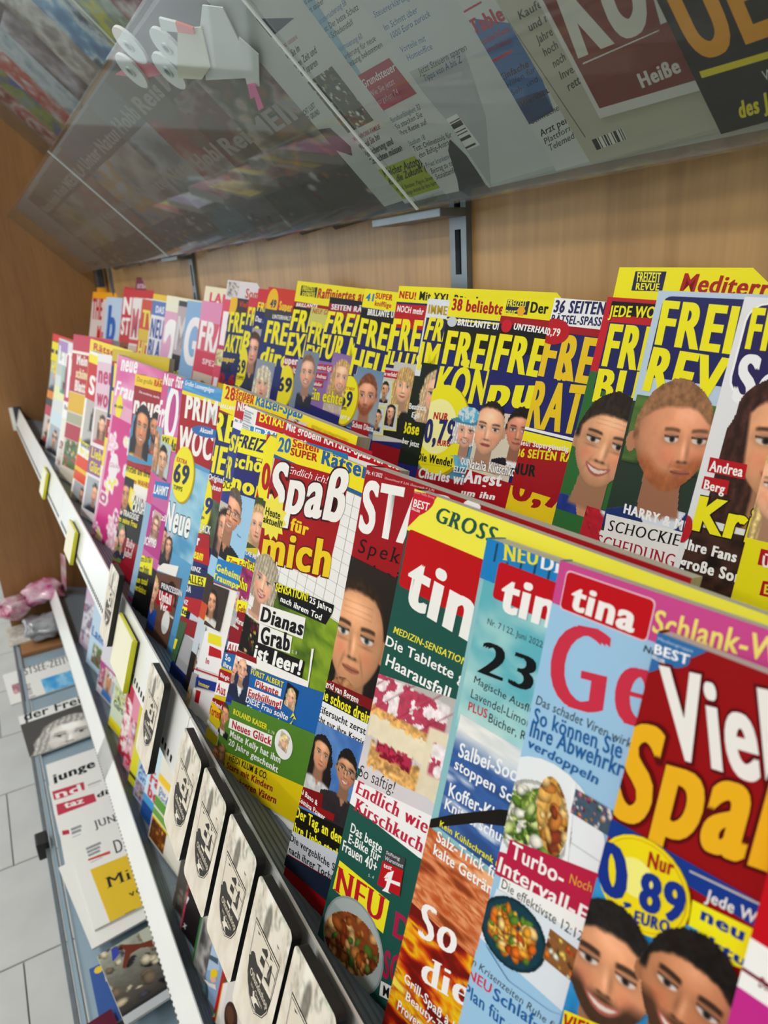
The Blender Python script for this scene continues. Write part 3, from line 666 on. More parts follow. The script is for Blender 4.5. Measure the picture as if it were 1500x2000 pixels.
# things on the far end of the lower shelf and ledge
def crumple(name, c, sx, sy, sz, m, label, cat, seed, group=None, parent=None):
    bm = bmesh.new(); bmesh.ops.create_icosphere(bm, subdivisions=3, radius=1.0); r_ = random.Random(seed); ph = [r_.uniform(0, 6) for _ in range(6)]
    for v in bm.verts:
        p = v.co; k = 1 + 0.14 * math.sin(5 * p.x + ph[0] + 3 * p.y) + 0.12 * math.sin(7 * p.z + ph[1] - 4 * p.x) + 0.08 * math.sin(11 * p.y + ph[2] + 6 * p.z) + 0.04 * r_.uniform(-1, 1)
        e = max(abs(p.x), abs(p.y), abs(p.z)); q = p / (e ** 0.55)
        v.co = Vector((q.x * sx * k, q.y * sy * k, q.z * sz * k))
    me = bpy.data.meshes.new(name); bm.to_mesh(me); bm.free(); me.materials.append(m)
    for p in me.polygons: p.use_smooth = True
    o = link(name, me, parent, c)
    return o if parent else tag(o, label, cat, group)
M['bagpink'] = mat('pink_foil', '#C83A8A', rough=0.18, spec=0.8, noise=0.6, scale=30, color2='#F2D8E4', coat=0.6)
M['bagwhite'] = mat('printed_white_foil', '#E4DFE0', rough=0.2, spec=0.8, noise=0.5, scale=22, color2='#B83070', coat=0.6)
M['baggrey'] = mat('grey_film', '#C4C8CC', rough=0.2, spec=0.8, noise=0.4, scale=14, color2='#5A5E66', coat=0.6)
crumple('toy_bag', (-2.44, 0.02, H - 1.055), 0.075, 0.055, 0.030, M['baggrey'], 'grey see-through bag with a plush toy lying on the beige patterned pack', 'bag', 3)
pk = empty('sweets_bag', (-2.52, -0.06, H - 1.0), label='shiny pink and white bag at the far end of the newspaper ledge, nearer the aisle', cat='bag', group='shiny bags')
crumple('pouch', (0, 0, 0), 0.055, 0.050, 0.028, M['bagwhite'], '', '', 5, parent=pk); slab('seal_strip', (-0.03, -0.055, 0.02), (0.075, 0.02, 0.012), (-0.006, 0.012, 0.0), (0, 0, 0.003), M['bagpink'], pk)
crumple('sweets_bag', (-2.53, 0.045, H - 0.975), 0.045, 0.060, 0.038, M['bagpink'], 'dark magenta foil bag against the wooden side panel below the main shelf', 'bag', 8, 'shiny bags')
slab('foil_card', (-2.56, 0.105, H - 0.99), (0.04, 0.01, 0), (0, 0.02, 0.13), (0.001, 0.001, 0), M['bagwhite']); tag(bpy.data.objects['foil_card'], 'slim pale pink card standing upright beside the magenta foil bag', 'card')
boxes('cardboard_box', [((-2.575, -0.058, H - 1.105), (-2.34, 0.10, H - 1.092))], M['card'], bevel=0.002); tag(bpy.data.objects['cardboard_box'], 'flat brown cardboard box under the beige patterned pack', 'box')


DATA = [
{'n':'magazine','l':'magenta magazine with red title block at the right end of the front row','g':'magazines in the front row','row':'front','O':[-0.09626,0.1945,-0.12007],'U':[0.97733,0.21062,-0.0216],'V':[0.04003,-0.28399,-0.95799],'W':210,'H':287,'bow':0.004,'base':'C42C8C','T':None,'E':[['P',1,'C40A1A',[0,58.8,210,58.8,210,91,0,91]],['P',2,'F4F3F0',[0,86.7,210,86.7,210,97.2,0,97.2]],['P',3,'7A0E2A',[0,97.2,210,97.2,210,98.4,0,98.4]],['P',4,'F4F3F0',[0,98.4,210,98.4,210,104.1,0,104.1]],['T',5,'7A0E2A','Der große|e Sommer-Spaß','b',[5.4,99.9,14.4,98.6,5.5,96.5]],['T',2,'FFFFFF','SOMMER|','b',[14,70,164,70,14,30]]]},
{'n':'magazine','l':"dark red magazine with a round 0,89 EURO badge and two men's faces",'g':'magazines in the front row','row':'front','O':[-0.15179,0.19305,-0.12889],'U':[0.97792,0.20512,-0.04003],'V':[0.02122,-0.28799,-0.9574],'W':210,'H':278,'bow':0.003,'base':'93090E','T':None,'E':[['P',1,'2D6CA8',[0,0,18.7,-0.5,13.9,4.2,-0.1,15.9]],['E',2,'2D6CA8',[6.8,7.2,6.5,-1.3,0.2,3.5]],['T',3,'BFD4EA','Mediengruppe|','s',[0.8,2.8,13.5,2.5,0.7,1.7]],['T',3,'FFFFFF','BEST|','b',[0.4,8,13.2,7.3,0.1,4.5]],['T',4,'FFFFFF','SELLER|','b',[0.2,9.9,5.1,10.2,0.1,8.6]],['T',3,'5A0508','Viel| Spaß','P',[13.2,40.5,49.5,33.9,3.4,12.2]],['T',4,'EDEBE6','Viel| Spaß','h',[13.2,40.5,49.5,33.9,3.4,12.2]],['T',5,'5A0508','Spaß|','P',[-2,73.7,62.4,59,-2.4,37]],['T',6,'EDB21A','Spaß|','h',[-2,73.7,62.4,59,-2.4,37]],['P',7,'14388C',[-2.4,75.2,66.8,72.6,69.1,81.7,-3.9,82.5]],['P',8,'B9B9B0',[30.7,76.4,66.5,71.4,66.7,72.3,30.8,77.1]],['P',8,'F2EA16',[34.1,85.9,68.7,80.2,71.5,91.3,35.9,104.1]],['T',9,'E8E6E0','Jede We|cker','b',[37.7,83.3,56.4,80.4,37.6,79]],['T',9,'14308A','neu| &','h',[37.9,90.6,52,88.7,37.7,85.9]],['T',9,'14308A','aktu|ell','h',[37.5,98.3,54.8,96.5,37.6,94.6]],['G',10,'cloudy',{'cols':['1C6FAE','2E8FCB','3B9AD6'],'cells':4,'seed':3},[-2.6,100.5,38.3,94.8,-0.6,184.4],[29,47]],['P',1,'2E8FCB',[70,195,215,195,215,290,70,290]],['E',11,'A9D2EE',[22.2,114.7,1.1,0,0,1.1]],['E',11,'A9D2EE',[25.1,124,1.1,0,0,1.1]],['E',11,'A9D2EE',[25.9,131.3,1.1,0,0,1.1]],['E',11,'A9D2EE',[29.1,135.4,1.1,0,0,1.1]],['E',11,'A9D2EE',[36.1,118.4,1.1,0,0,1.1]],['E',11,'A9D2EE',[-2.3,108.5,1.1,0,0,1.1]],['E',11,'A9D2EE',[37.7,127.2,1.1,0,0,1.1]],['E',11,'A9D2EE',[26.2,115.6,1.1,0,0,1.1]],['E',11,'A9D2EE',[-3.3,117.6,1.1,0,0,1.1]],['E',9,'A9D2EE',[53.9,103.8,1.1,0,0,1.1]],['E',1,'A9D2EE',[53.1,110.3,1.1,0,0,1.1]],['E',12,'A88C10',[16.9,92,17.8,0,0,17.8]],['E',13,'F0DA12',[16.7,92.1,17.7,0,0,17.7]],['E',14,'C8741A',[16.7,92.1,16.5,0,0,16.5]],['E',15,'F0DA12',[16.7,92.1,16.3,0,0,16.3]],['E',16,'F4EE80',[13.9,90.8,7.2,0,0,7.2]],['T',17,'14308A','0|','x',[1.8,104.8,13.8,100.8,-3.7,86.4]],['T',18,'14308A',',|','x',[12.1,103.2,15.2,101.6,10.6,98.7]],['T',19,'14308A','89|','x',[17.5,100.5,33.8,95.8,15.3,87.1]],['T',17,'A81818','Nur|','h',[16.9,84.1,26.1,81.6,16.4,78.3]],['T',20,'14308A','EURO|','x',[17.3,106.7,29.9,102.2,16.8,102.3]],['G',21,'portrait',{'skin':'C08058','hair':'1B1715','sty':'short','beard':0.8,'beardc':'2A1C14','smile':1,'cloth':'7D93B4','brow':1.6,'roll':-6.6,'seed':4,'ld':0.3,'age':0.5,'hl':0.04,'s':0.667,'cy':-0.067,'cx':0},[-16.6,98.9,41.6,98.9,-16.6,168.7],[120,150]],['G',22,'portrait',{'skin':'A86A44','hair':'17120F','sty':'short','beard':0.7,'beardc':'22150F','smile':1,'cloth':'28303C','brow':1.6,'roll':3.8,'seed':9,'ld':-0.3,'age':0.5,'hl':0.06,'s':0.69,'cy':0.034,'cx':0},[13.3,87.2,68.4,87.2,13.3,151.1],[120,149]],['P',22,'F0DA12',[0.9,158.6,17.3,152.1,18.3,162,1.8,170]],['T',23,'A81818','VIEL| SPASS','h',[1.4,166.8,13.3,161.5,1.3,160]]]},
{'n':'magazine','l':"light blue women's weekly with pink top band and big red serif headline",'g':'magazines in the front row','row':'front','O':[-0.20447,0.19554,-0.11915],'U':[0.97774,0.20715,-0.03328],'V':[0.02811,-0.28654,-0.95766],'W':210,'H':288,'bow':0.004,'base':'9CC6E6','T':None,'E':[['P',1,'C8488C',[0,0,210,0,210,18.7,0,18.7]],['P',2,'E8C8D8',[41.5,2.9,42.2,3.1,42.9,3.5,43.3,4.2,43.5,4.9,43.5,18,43.3,18.7,42.9,19.4,42.2,19.8,41.5,20,5.9,20,5.1,19.8,4.5,19.4,4,18.7,3.9,18,3.9,4.9,4,4.2,4.5,3.5,5.1,3.1,5.9,2.9]],['P',3,'BE0A18',[41,3.4,41.8,3.6,42.4,4,42.8,4.7,43,5.4,43,17.5,42.8,18.3,42.4,19,41.8,19.4,41,19.5,6.3,19.5,5.5,19.4,4.9,19,4.4,18.3,4.3,17.5,4.3,5.4,4.4,4.7,4.9,4,5.5,3.6,6.3,3.4]],['T',4,'F2EFEC','tina|','h',[8.3,18,37.6,18.2,8.5,7.2]],['T',2,'F0E070','Schlank|-Wunder','b',[44.3,15.1,75.5,11.7,44.2,6.5]],['T',1,'20242C','Nr. 25|','b',[42.8,23.7,53.7,23.4,43,21.1]],['T',1,'CC3048','Ge|sund','E',[6.6,60.7,54.4,52,3.4,25.4]],['T',2,'20242C','Das schadet Viren wir|klich','s',[2,64.2,44.3,62.6,2.3,60.1]],['T',2,'1B5E9E','So können Sie| jetzt','b',[2.5,72.8,43.9,68.3,2.1,65.9]],['T',3,'1B5E9E','Ihre Abwehrk|raft','b',[2.1,79.2,43.3,75.4,2.1,72.1]],['T',4,'1B5E9E','verdoppeln|','b',[2,84.2,36.8,83.4,2.5,79.9]],['E',5,'E9EEF2',[17.1,115.9,30.9,0,0,30.9]],['G',6,'blobs',{'seed':5,'bg':'5F7F2E','cols':['7FA03C','5B7F2A','A9C45C','3E6420','C9D88A','E8E6D8','8DB04A'],'n':170,'r':[0.06,0.2],'plate':'E8E8E4','round':1},[-6.8,97.6,32.1,93,-6.8,137.2],[82,78]],['G',7,'blobs',{'seed':8,'bg':'D8A048','cols':['D8923A','E9B45C','B8642A','F0C880','8A3A20','C87A34'],'n':70,'r':[0.1,0.3],'round':1},[8.8,92,24.7,88.6,17,125],[33,77]],['P',8,'F0F2F4',[26.7,88.4,28.1,87.6,33,126.2,31.4,127.3]],['G',9,'blobs',{'seed':3,'bg':'46586A','cols':['C05078','7A2038','E08098','F0A020','E8E0E0','3A6A2A'],'n':60,'r':[0.08,0.24]},[28.6,89.8,50.2,89.8,28.6,100.6],[35,15]],['G',9,'blobs',{'seed':6,'bg':'B8C0C0','cols':['3E6420','A8A8A0','5B7F2A','E8E8E0','C89830'],'n':50,'r':[0.08,0.24]},[31.4,112.4,53.1,112.4,31.4,112.8],[36,8]],['P',9,'B81E44',[4,128.4,53.8,115.6,55,140.1,0.4,147.9,-0.4,137,3.9,135.6]],['T',10,'F4F0F0','Turbo-|','b',[5.9,135.8,32.7,132.2,5.6,128.5]],['T',10,'F4F0F0','Intervall-|Fasten','b',[1.2,145.9,40.5,141.3,1.3,138.7]],['T',10,'E8B040','Noch| besser','l',[35.1,129.2,44.8,126.9,35,124.9]],['P',11,'DDE6EE',[3,153.7,60.6,142.6,66,182.5,0.3,180.8]],['G',12,'blobs',{'seed':12,'bg':'C85A18','cols':['E8A030','D87A20','F0B848','B84A14','E06A18','F4D080','5E8A2A'],'n':140,'r':[0.08,0.2],'plate':'123C4A','rad':0.66,'round':1},[-4.4,154.9,31.1,148,-0.2,187.1],[74,66]],['G',13,'blobs',{'seed':14,'bg':'8A5A30','cols':['E87A20','F0D060','E8E8D0','5A3818','C84A20'],'n':60,'r':[0.08,0.24]},[31.8,152.9,66.9,152.9,31.8,167.2],[61,19]],['P',14,'F2F2F0',[4,146.9,58.8,135.6,59.2,143.7,4,153.1]],['T',15,'20242C','Die effektivste 12:|12 Diät','s',[5.2,151.5,41.1,149.1,5.1,147.1]],['P',13,'9CC6E6',[4,181.9,18.8,188.7,40.2,186.2,68.5,173.4,77.2,206.3,7.6,274.6,-6,195.4]],['T',14,'20242C','In Krisenzeiten Ruhe| finden','s',[-1.5,195.1,39.8,192.4,-1.1,191.6]],['T',14,'D03048','NEU|','b',[-1.2,202.5,12.2,200.7,-1.4,197.7]],['T',15,'1B5E9E','Schlaf|-','b',[13.7,201.7,35.1,198,13.4,196.2]],['T',14,'1B5E9E','Plan für| alle','b',[-0.8,211.3,22.5,209.6,-1.4,205.4]]]},
{'n':'magazine','l':'turquoise summer magazine with red square title, black 23 headline and orange drinks photo','g':'magazines in the front row','row':'front','O':[-0.25314,0.19487,-0.12358],'U':[0.97799,0.20408,-0.0435],'V':[0.01767,-0.28873,-0.95725],'W':210,'H':283.5,'bow':0.004,'base':'8CBFC4','T':None,'E':[['G',1,'cloudy',{'cols':['5FB0BC','8CC4C8','A8D4D2','C4DCD8'],'cells':6,'seed':4,'top':'1474B8','th':0.22},[2.5,-5.5,212.5,-5.5,2.5,97.7],[130,56]],['P',2,'1B7EC0',[0,0,210,0,210,20,0,20]],['P',3,'16445E',[6,1,7.2,1,7.2,10,6,10]],['P',3,'16445E',[13.6,8,14.8,8,14.8,15,13.6,15]],['P',3,'16445E',[21.2,6,22.4,6,22.4,10,21.2,10]],['P',3,'16445E',[28.8,4,30,4,30,15,28.8,15]],['P',3,'16445E',[36.4,2,37.6,2,37.6,10,36.4,10]],['P',3,'16445E',[44,9,45.2,9,45.2,15,44,15]],['P',3,'16445E',[51.6,7,52.8,7,52.8,10,51.6,10]],['P',3,'16445E',[59.2,5,60.4,5,60.4,15,59.2,15]],['P',3,'16445E',[66.8,3,68,3,68,10,66.8,10]],['P',3,'16445E',[74.4,1,75.6,1,75.6,15,74.4,15]],['P',3,'16445E',[82,8,83.2,8,83.2,10,82,10]],['P',3,'16445E',[89.6,6,90.8,6,90.8,15,89.6,15]],['P',3,'16445E',[97.2,4,98.4,4,98.4,10,97.2,10]],['P',3,'16445E',[104.8,2,106,2,106,15,104.8,15]],['P',3,'16445E',[112.4,9,113.6,9,113.6,10,112.4,10]],['P',3,'16445E',[120,7,121.2,7,121.2,15,120,15]],['P',3,'16445E',[127.6,5,128.8,5,128.8,10,127.6,10]],['P',3,'16445E',[135.2,3,136.4,3,136.4,15,135.2,15]],['P',3,'16445E',[142.8,1,144,1,144,10,142.8,10]],['P',3,'16445E',[150.4,8,151.6,8,151.6,15,150.4,15]],['P',3,'16445E',[158,6,159.2,6,159.2,10,158,10]],['P',3,'16445E',[165.6,4,166.8,4,166.8,15,165.6,15]],['P',3,'16445E',[173.2,2,174.4,2,174.4,10,173.2,10]],['P',3,'16445E',[180.8,9,182,9,182,15,180.8,15]],['P',3,'16445E',[188.4,7,189.6,7,189.6,10,188.4,10]],['P',3,'16445E',[196,5,197.2,5,197.2,15,196,15]],['T',4,'E8DC28','NEU|','E',[12,7.6,30.6,4.5,10.7,-0.3]],['T',5,'F2F0EC','Di|e besten','E',[32.3,5.3,41.6,4.7,31.6,-1.5]],['P',5,'BE0A18',[65,8.8,65.8,8.9,66.4,9.4,66.8,10,67,10.8,67,24.8,66.8,25.6,66.4,26.2,65.8,26.7,65,26.8,11.5,26.8,10.8,26.7,10.1,26.2,9.7,25.6,9.5,24.8,9.5,10.8,9.7,10,10.1,9.4,10.8,8.9,11.5,8.8]],['T',6,'F2EFEC','tina|','h',[14.2,30.8,58.3,28.6,14,13.4]],['T',2,'30383C','Nr. 7 l 22. Juni 2022|','s',[9.5,40.2,41.3,39.6,9.4,37.2]],['T',2,'0E1214','23°|','E',[8.9,65,55.3,60.5,9.3,48.5]],['T',3,'20282C','Magische Ausf|lugsziele','s',[8.4,70.9,40.3,70.8,8.5,67.3]],['T',2,'20282C','Lavendel-Limo|nade','s',[8.3,78.8,41.2,77.8,8.3,74.4]],['T',2,'C42830','PLUS|','b',[8.3,85.6,20,84.4,8,81.2]],['T',3,'20282C','Bücher, R|eisen','s',[21.2,85.4,42.9,84.6,21.1,81]],['G',2,'cloudy',{'cols':['EDEDE8','D8DCDC','F2F0EC','C8CCD0'],'cells':6,'seed':14},[4.4,89.5,214.4,89.5,4.4,110],[130,12]],['G',3,'cloudy',{'cols':['2E4E86','3C64A4','35589A','C8D4E4'],'cells':7,'seed':8,'k':2.4,'top':'D8DCE0','th':0.2},[4.2,97.7,214.2,97.7,4.2,151.8],[130,48]],['T',4,'F0F2F4','Salbei-So|cken','b',[8.1,110.6,38.6,105.7,7.9,103.3]],['T',5,'F0F2F4','stoppen S|chweiß','b',[7.3,117.6,39.2,116,7.3,112]],['T',4,'F0F2F4','Koffer-Kle|ider','b',[7.3,132.7,39.1,129.4,6.9,125.9]],['T',5,'F0F2F4','Knittersch|utz','b',[6.7,140.3,38.1,137.2,6.6,134.6]],['P',6,'1A1612',[-1.2,151.3,13,139.8,37.7,122.2,61,110.7,62.9,118.1,27.6,135.6,0,155.5]],['G',7,'cloudy',{'cols':['8A3A18','C86838','E89868','B85020','F0B080'],'cells':8,'seed':18,'k':3},[-0.3,154.7,209.7,154.7,-0.3,199.5],[130,51]],['T',7,'E8E020','Kein Kühlschran|k nötig','b',[6.3,150.6,38.2,149,6.2,147.3]],['T',8,'F4F2F0','Salz-Trick |für','b',[6.2,158.9,37.4,155.9,6,153.2]],['T',9,'F4F2F0','kalte Getr|änke','b',[6.3,166.2,37.6,164.1,5.9,160.6]],['G',8,'cloudy',{'cols':['6E140C','A81E10','E87A10','F0C818','B83010','F4E050'],'cells':7,'seed':21,'k':3},[-0.7,198.7,209.3,198.7,-0.7,272.5],[130,81]],['T',9,'F4F2F0','So|','E',[8.5,212.2,33,205.7,6.6,193.5]],['T',9,'F4F2F0','die|','E',[16.5,232,47.2,223.2,15.1,217.6]],['T',10,'F4F2F0','Grill-Spaß à| la','b',[6.9,240.2,38.8,240,6.6,235.3]],['T',11,'F4F2F0','Beauty|-Tricks aus der','b',[10.6,247.9,29.4,246.1,10.5,243.4]],['T',9,'F4F2F0','Prove|nce','b',[7,257.1,20.7,255.6,6.6,251.7]]]},
{'n':'magazine','l':"dark green women's weekly with yellow banner, large red title block and cherry cake photo",'g':'magazines in the front row','row':'front','O':[-0.32338,0.19874,-0.11648],'U':[0.97811,0.19612,-0.0696],'V':[-0.00902,-0.29419,-0.9557],'W':210,'H':291.4,'bow':0.004,'base':'1E5248','T':None,'E':[['P',1,'F0E848',[0,0,210,0,210,24,0,24]],['P',2,'C8142C',[-0.8,1.5,18.3,-0.8,13.6,5.6,0.2,22.3,-1.1,0.7]],['E',3,'C8142C',[6.3,7.6,10,-5.3,0.4,6.1]],['T',4,'E8B0B8','Bauer Media Group|','s',[0.6,2.2,16.1,1.6,0.5,1]],['T',4,'F4F0F0','BEST|','b',[1.3,9.9,13.3,9.2,1.5,5.6]],['T',5,'F4F0F0','SELLER|','b',[0.6,11.8,7.4,11.9,0.8,10.5]],['T',3,'1E5248','GROSS|','E',[18.9,13.2,60.8,13.1,20.4,4.6]],['P',3,'BC0A12',[97.1,22.8,98,23,98.9,23.5,99.4,24.3,99.6,25.3,99.6,54,99.4,54.9,98.9,55.7,98,56.3,97.1,56.5,4.1,56.5,3.1,56.3,2.3,55.7,1.8,54.9,1.6,54,1.6,25.3,1.8,24.3,2.3,23.5,3.1,23,4.1,22.8]],['T',4,'F0EEEA','tina|','h',[7.5,64,82,67.6,7.8,34.4]],['T',1,'E4DC40','MEDIZIN-SENSATION|','b',[4.6,84.5,60.2,80.1,5.1,80.6]],['T',1,'F2F2F0','Die Tablette g|egen','b',[0.3,94,61.4,90.1,0.3,88.2]],['T',1,'F2F2F0','Haarausfall|','b',[3.5,105.2,53.9,102.7,3.8,98.3]],['T',2,'D8E4E0','S. 4|','s',[56.7,102.7,61.5,102,56.7,100.9]],['G',3,'cake',{},[-1.2,112.8,62.8,99.1,-0.4,174.7],[72,78]],['P',4,'D6CFD4',[4.2,172.4,54.5,160.8,80.1,161.1,84.2,174.5,-2.4,197.1,1.7,179.6]],['T',5,'1C1C1C','So saftig!|','l',[1.8,178.9,31.2,173,1.9,171.4]],['P',6,'F2F0F0',[-0.9,182.8,122.3,153.8,125.2,180.1,59.4,195,-1.9,198.6]],['T',7,'C02040','Endlich wie|der','E',[2.6,189.9,60.5,179.7,3,181.1]],['T',8,'C02040','Kirschkuch|en','E',[5.2,200,60.3,191.5,5.4,191.7]],['T',1,'F0F2F0','Das beste|','b',[5.5,214.4,33.1,210.7,5.2,208.7]],['T',2,'F0F2F0','E-Bike für|','b',[6,221.6,33.5,216.1,5.7,216]],['T',3,'F0F2F0','Frauen 40+|','b',[2.7,229.1,33,223.7,2.1,222.5]],['T',4,'C8D8D4','S. 4|','s',[27.8,229.7,32.3,228.2,27.8,227.8]],['P',9,'3E4044',[35.8,206.4,51.2,201.5,51.7,208.2,36.2,213.1]],['T',10,'E8E8E8','Stiftung|','s',[36.8,208.2,47.5,205.2,36.8,206.1]],['T',11,'E8E8E8','Warentest|','s',[37,211.9,51.1,207.6,36.8,209.5]],['P',12,'B8141C',[36,213.2,51.8,208.5,53.7,223.8,36.3,228.8]],['T',13,'F2F0F0','test|','b',[37.6,216.3,43.9,214.1,37.3,213.6]],['P',14,'F4F0F0',[41.7,217,45.7,213,45.3,226.7,47.5,226.7,41,229.3,42.7,225.8,42.8,219.5,39.9,221.7]],['P',15,'F4F0F0',[41.1,220.8,52.1,216.2,52.5,218.3,40.9,222.6]],['P',1,'F0E424',[2.7,236.3,47.4,231.9,48.9,252,2.9,256]],['T',2,'B81828','NEU|','E',[5.4,255.9,45.3,248.1,3.6,239.8]],['T',1,'A82048','DAS|','h',[55.4,247.5,88.2,240,53.6,233.9]],['T',1,'A82048','SOMMER|','h',[56,274.5,99.3,257.8,53,259.5]],['E',3,'8E9A9A',[29.1,275.2,27,0,0,27]],['E',4,'A8B2B2',[29.1,275.2,25.7,0,0,25.7]],['G',5,'blobs',{'seed':31,'bg':'8A4420','cols':['A85A24','C88040','E8B878','6A2A14','D8A060','8A3818','5A7A30'],'n':120,'r':[0.1,0.34],'round':1},[-0.4,266.3,47.1,249,8.4,301.3],[61,56]],['P',6,'F0F0F0',[56.2,277.2,67.1,273,67.3,281.7,57.7,285.6]],['T',7,'181818','M|EHR','b',[60,283.6,64.5,281.9,58.7,277.9]],['P',4,'2C2C2C',[0,0,0,0,0,0]]]},
{'n':'magazine','l':'dark red special with white title and a stern woman, chin on fist','g':'magazines in the front row','row':'front','O':[-0.37985,0.19936,-0.11444],'U':[0.97811,0.19616,-0.06948],'V':[-0.00889,-0.29417,-0.95571],'W':210,'H':293.6,'bow':0.004,'base':'9C0E18','T':None,'E':[['T',1,'E8E0E0','Nr. 4 l 2022|','b',[0.9,5.5,15.4,4.4,0.9,3]],['T',1,'E8C8C8','Deutschland € 2,50, Österreich € 2,70|','s',[17.9,4.5,59.2,1.8,18.1,3.3]],['T',1,'F0EEEC','STA|RS','h',[1.9,41.6,60.8,35,0.7,10.1]],['T',2,'1C0A0C','Spekt|akuläre','m',[5.2,55.3,49.7,49.6,6.3,46.1]],['T',3,'1C0A0C','Krimi|nalfälle','m',[0.1,69.6,44.3,63.8,0.3,60.5]],['G',4,'portrait',{'bg':'2A211C','bg2':'14100E','skin':'C4885E','hair':'2E1E10','sty':'bun','lip':'A8604C','age':1.2,'brow':1.2,'roll':-5.5,'seed':14,'cloth':'101014','ld':-0.4,'eye':'4A5A5A','hl':-0.05,'s':0.755,'cy':0.057,'cx':-0.189},[-17.5,59.4,69.4,59.4,-17.5,151.6],[101,127]],['G',5,'blobs',{'seed':2,'bg':'A87048','cols':['B87A50','A06840','C48A5E','8E5838'],'n':26,'r':[0.25,0.5],'round':1},[0.2,140.9,27.2,133,4.1,162.4],[23,26]],['P',6,'7A0C10',[-4.6,146.6,76.8,133.4,79.2,141.5,-3.9,152.1]],['T',7,'F2F0EE','Ingrid van Bergen|','b',[-4,151.5,32.3,147,-4.2,147.3]],['P',8,'14100E',[-4.7,152.5,79.2,141.5,82.6,152.4,-4.2,162.9]],['T',9,'F0E81A','Sie schoss drei|mal','n',[-3.9,160.8,42.3,154.9,-4.4,153.5]],['P',10,'E8E8EA',[-4.4,162.3,95.2,147.4,100.3,164,-5.5,176.8]],['T',11,'14161A','Eifersucht zerst|örte','b',[-1.9,170.2,44.7,162.7,-2.3,165.4]],['T',12,'14161A','nicht nur ihre Karri|ere','b',[-4.9,177.1,42.9,170.1,-5.3,172.8]],['G',13,'cloudy',{'cols':['3E6AAE','5A86C4','34609E'],'cells':3},[-7.2,177.6,45.7,168.3,-0.6,250.8],[48,83]],['G',14,'portrait',{'skin':'B8805C','hair':'150F0D','sty':'long','cloth':'C8C8C8','yaw':0.2,'roll':-4.7,'s':0.408,'cy':-0.388,'cx':0},[-5.3,177.7,25.2,177.7,-5.3,235.2],[34,76]],['G',15,'portrait',{'skin':'A87452','hair':'120D0B','sty':'short','cloth':'2A2428','glasses':1,'smile':1,'hl':0.1,'roll':-5.8,'s':0.426,'cy':-0.362,'cx':0.043},[16.7,173.5,52.2,173.5,16.7,233.2],[43,81]],['P',16,'7A0C10',[-3.3,226.3,20.2,218.5,21.9,228.8,-1.5,234.3]],['T',17,'F2F0EE','Al Bano &|','b',[-2.1,230.8,17.3,229.1,-2.4,227.3]],['P',18,'8E1014',[-2.3,234.8,35,224.2,35,229.2,-1.6,239.6]],['T',19,'F2F0EE','Romina Power|','b',[-1.5,237,27.3,233.5,-1.8,233.5]],['P',20,'14120E',[-2.9,241.7,73.9,219.3,81.1,240.2,-2.4,259.9]],['T',21,'201808','Der Tag, an de|m','O',[-0.8,248.3,42.9,238.9,-1.9,241.1]],['T',22,'F0E81A','Der Tag, an de|m','n',[-0.8,248.3,42.9,238.9,-1.9,241.1]],['T',23,'201808','ihre Liebe star|b','O',[-0.4,258.6,44.6,248.9,-1.3,252.6]],['T',24,'F0E81A','ihre Liebe star|b','n',[-0.4,258.6,44.6,248.9,-1.3,252.6]],['P',25,'C4C8D0',[-1.5,259.3,93.1,230.3,99.8,249.6,-2.2,277.1]],['T',26,'16181C','Die vergebliche| Suche','b',[0,266.3,41.7,258.4,-0.7,261.5]],['T',27,'16181C','nach ihrer Toch|ter','b',[1.5,274.6,45,264.8,0.9,269.7]],['P',28,'1A2438',[-1,277.6,99.8,249.6,107.3,271.4,-3.1,285.8]]]},
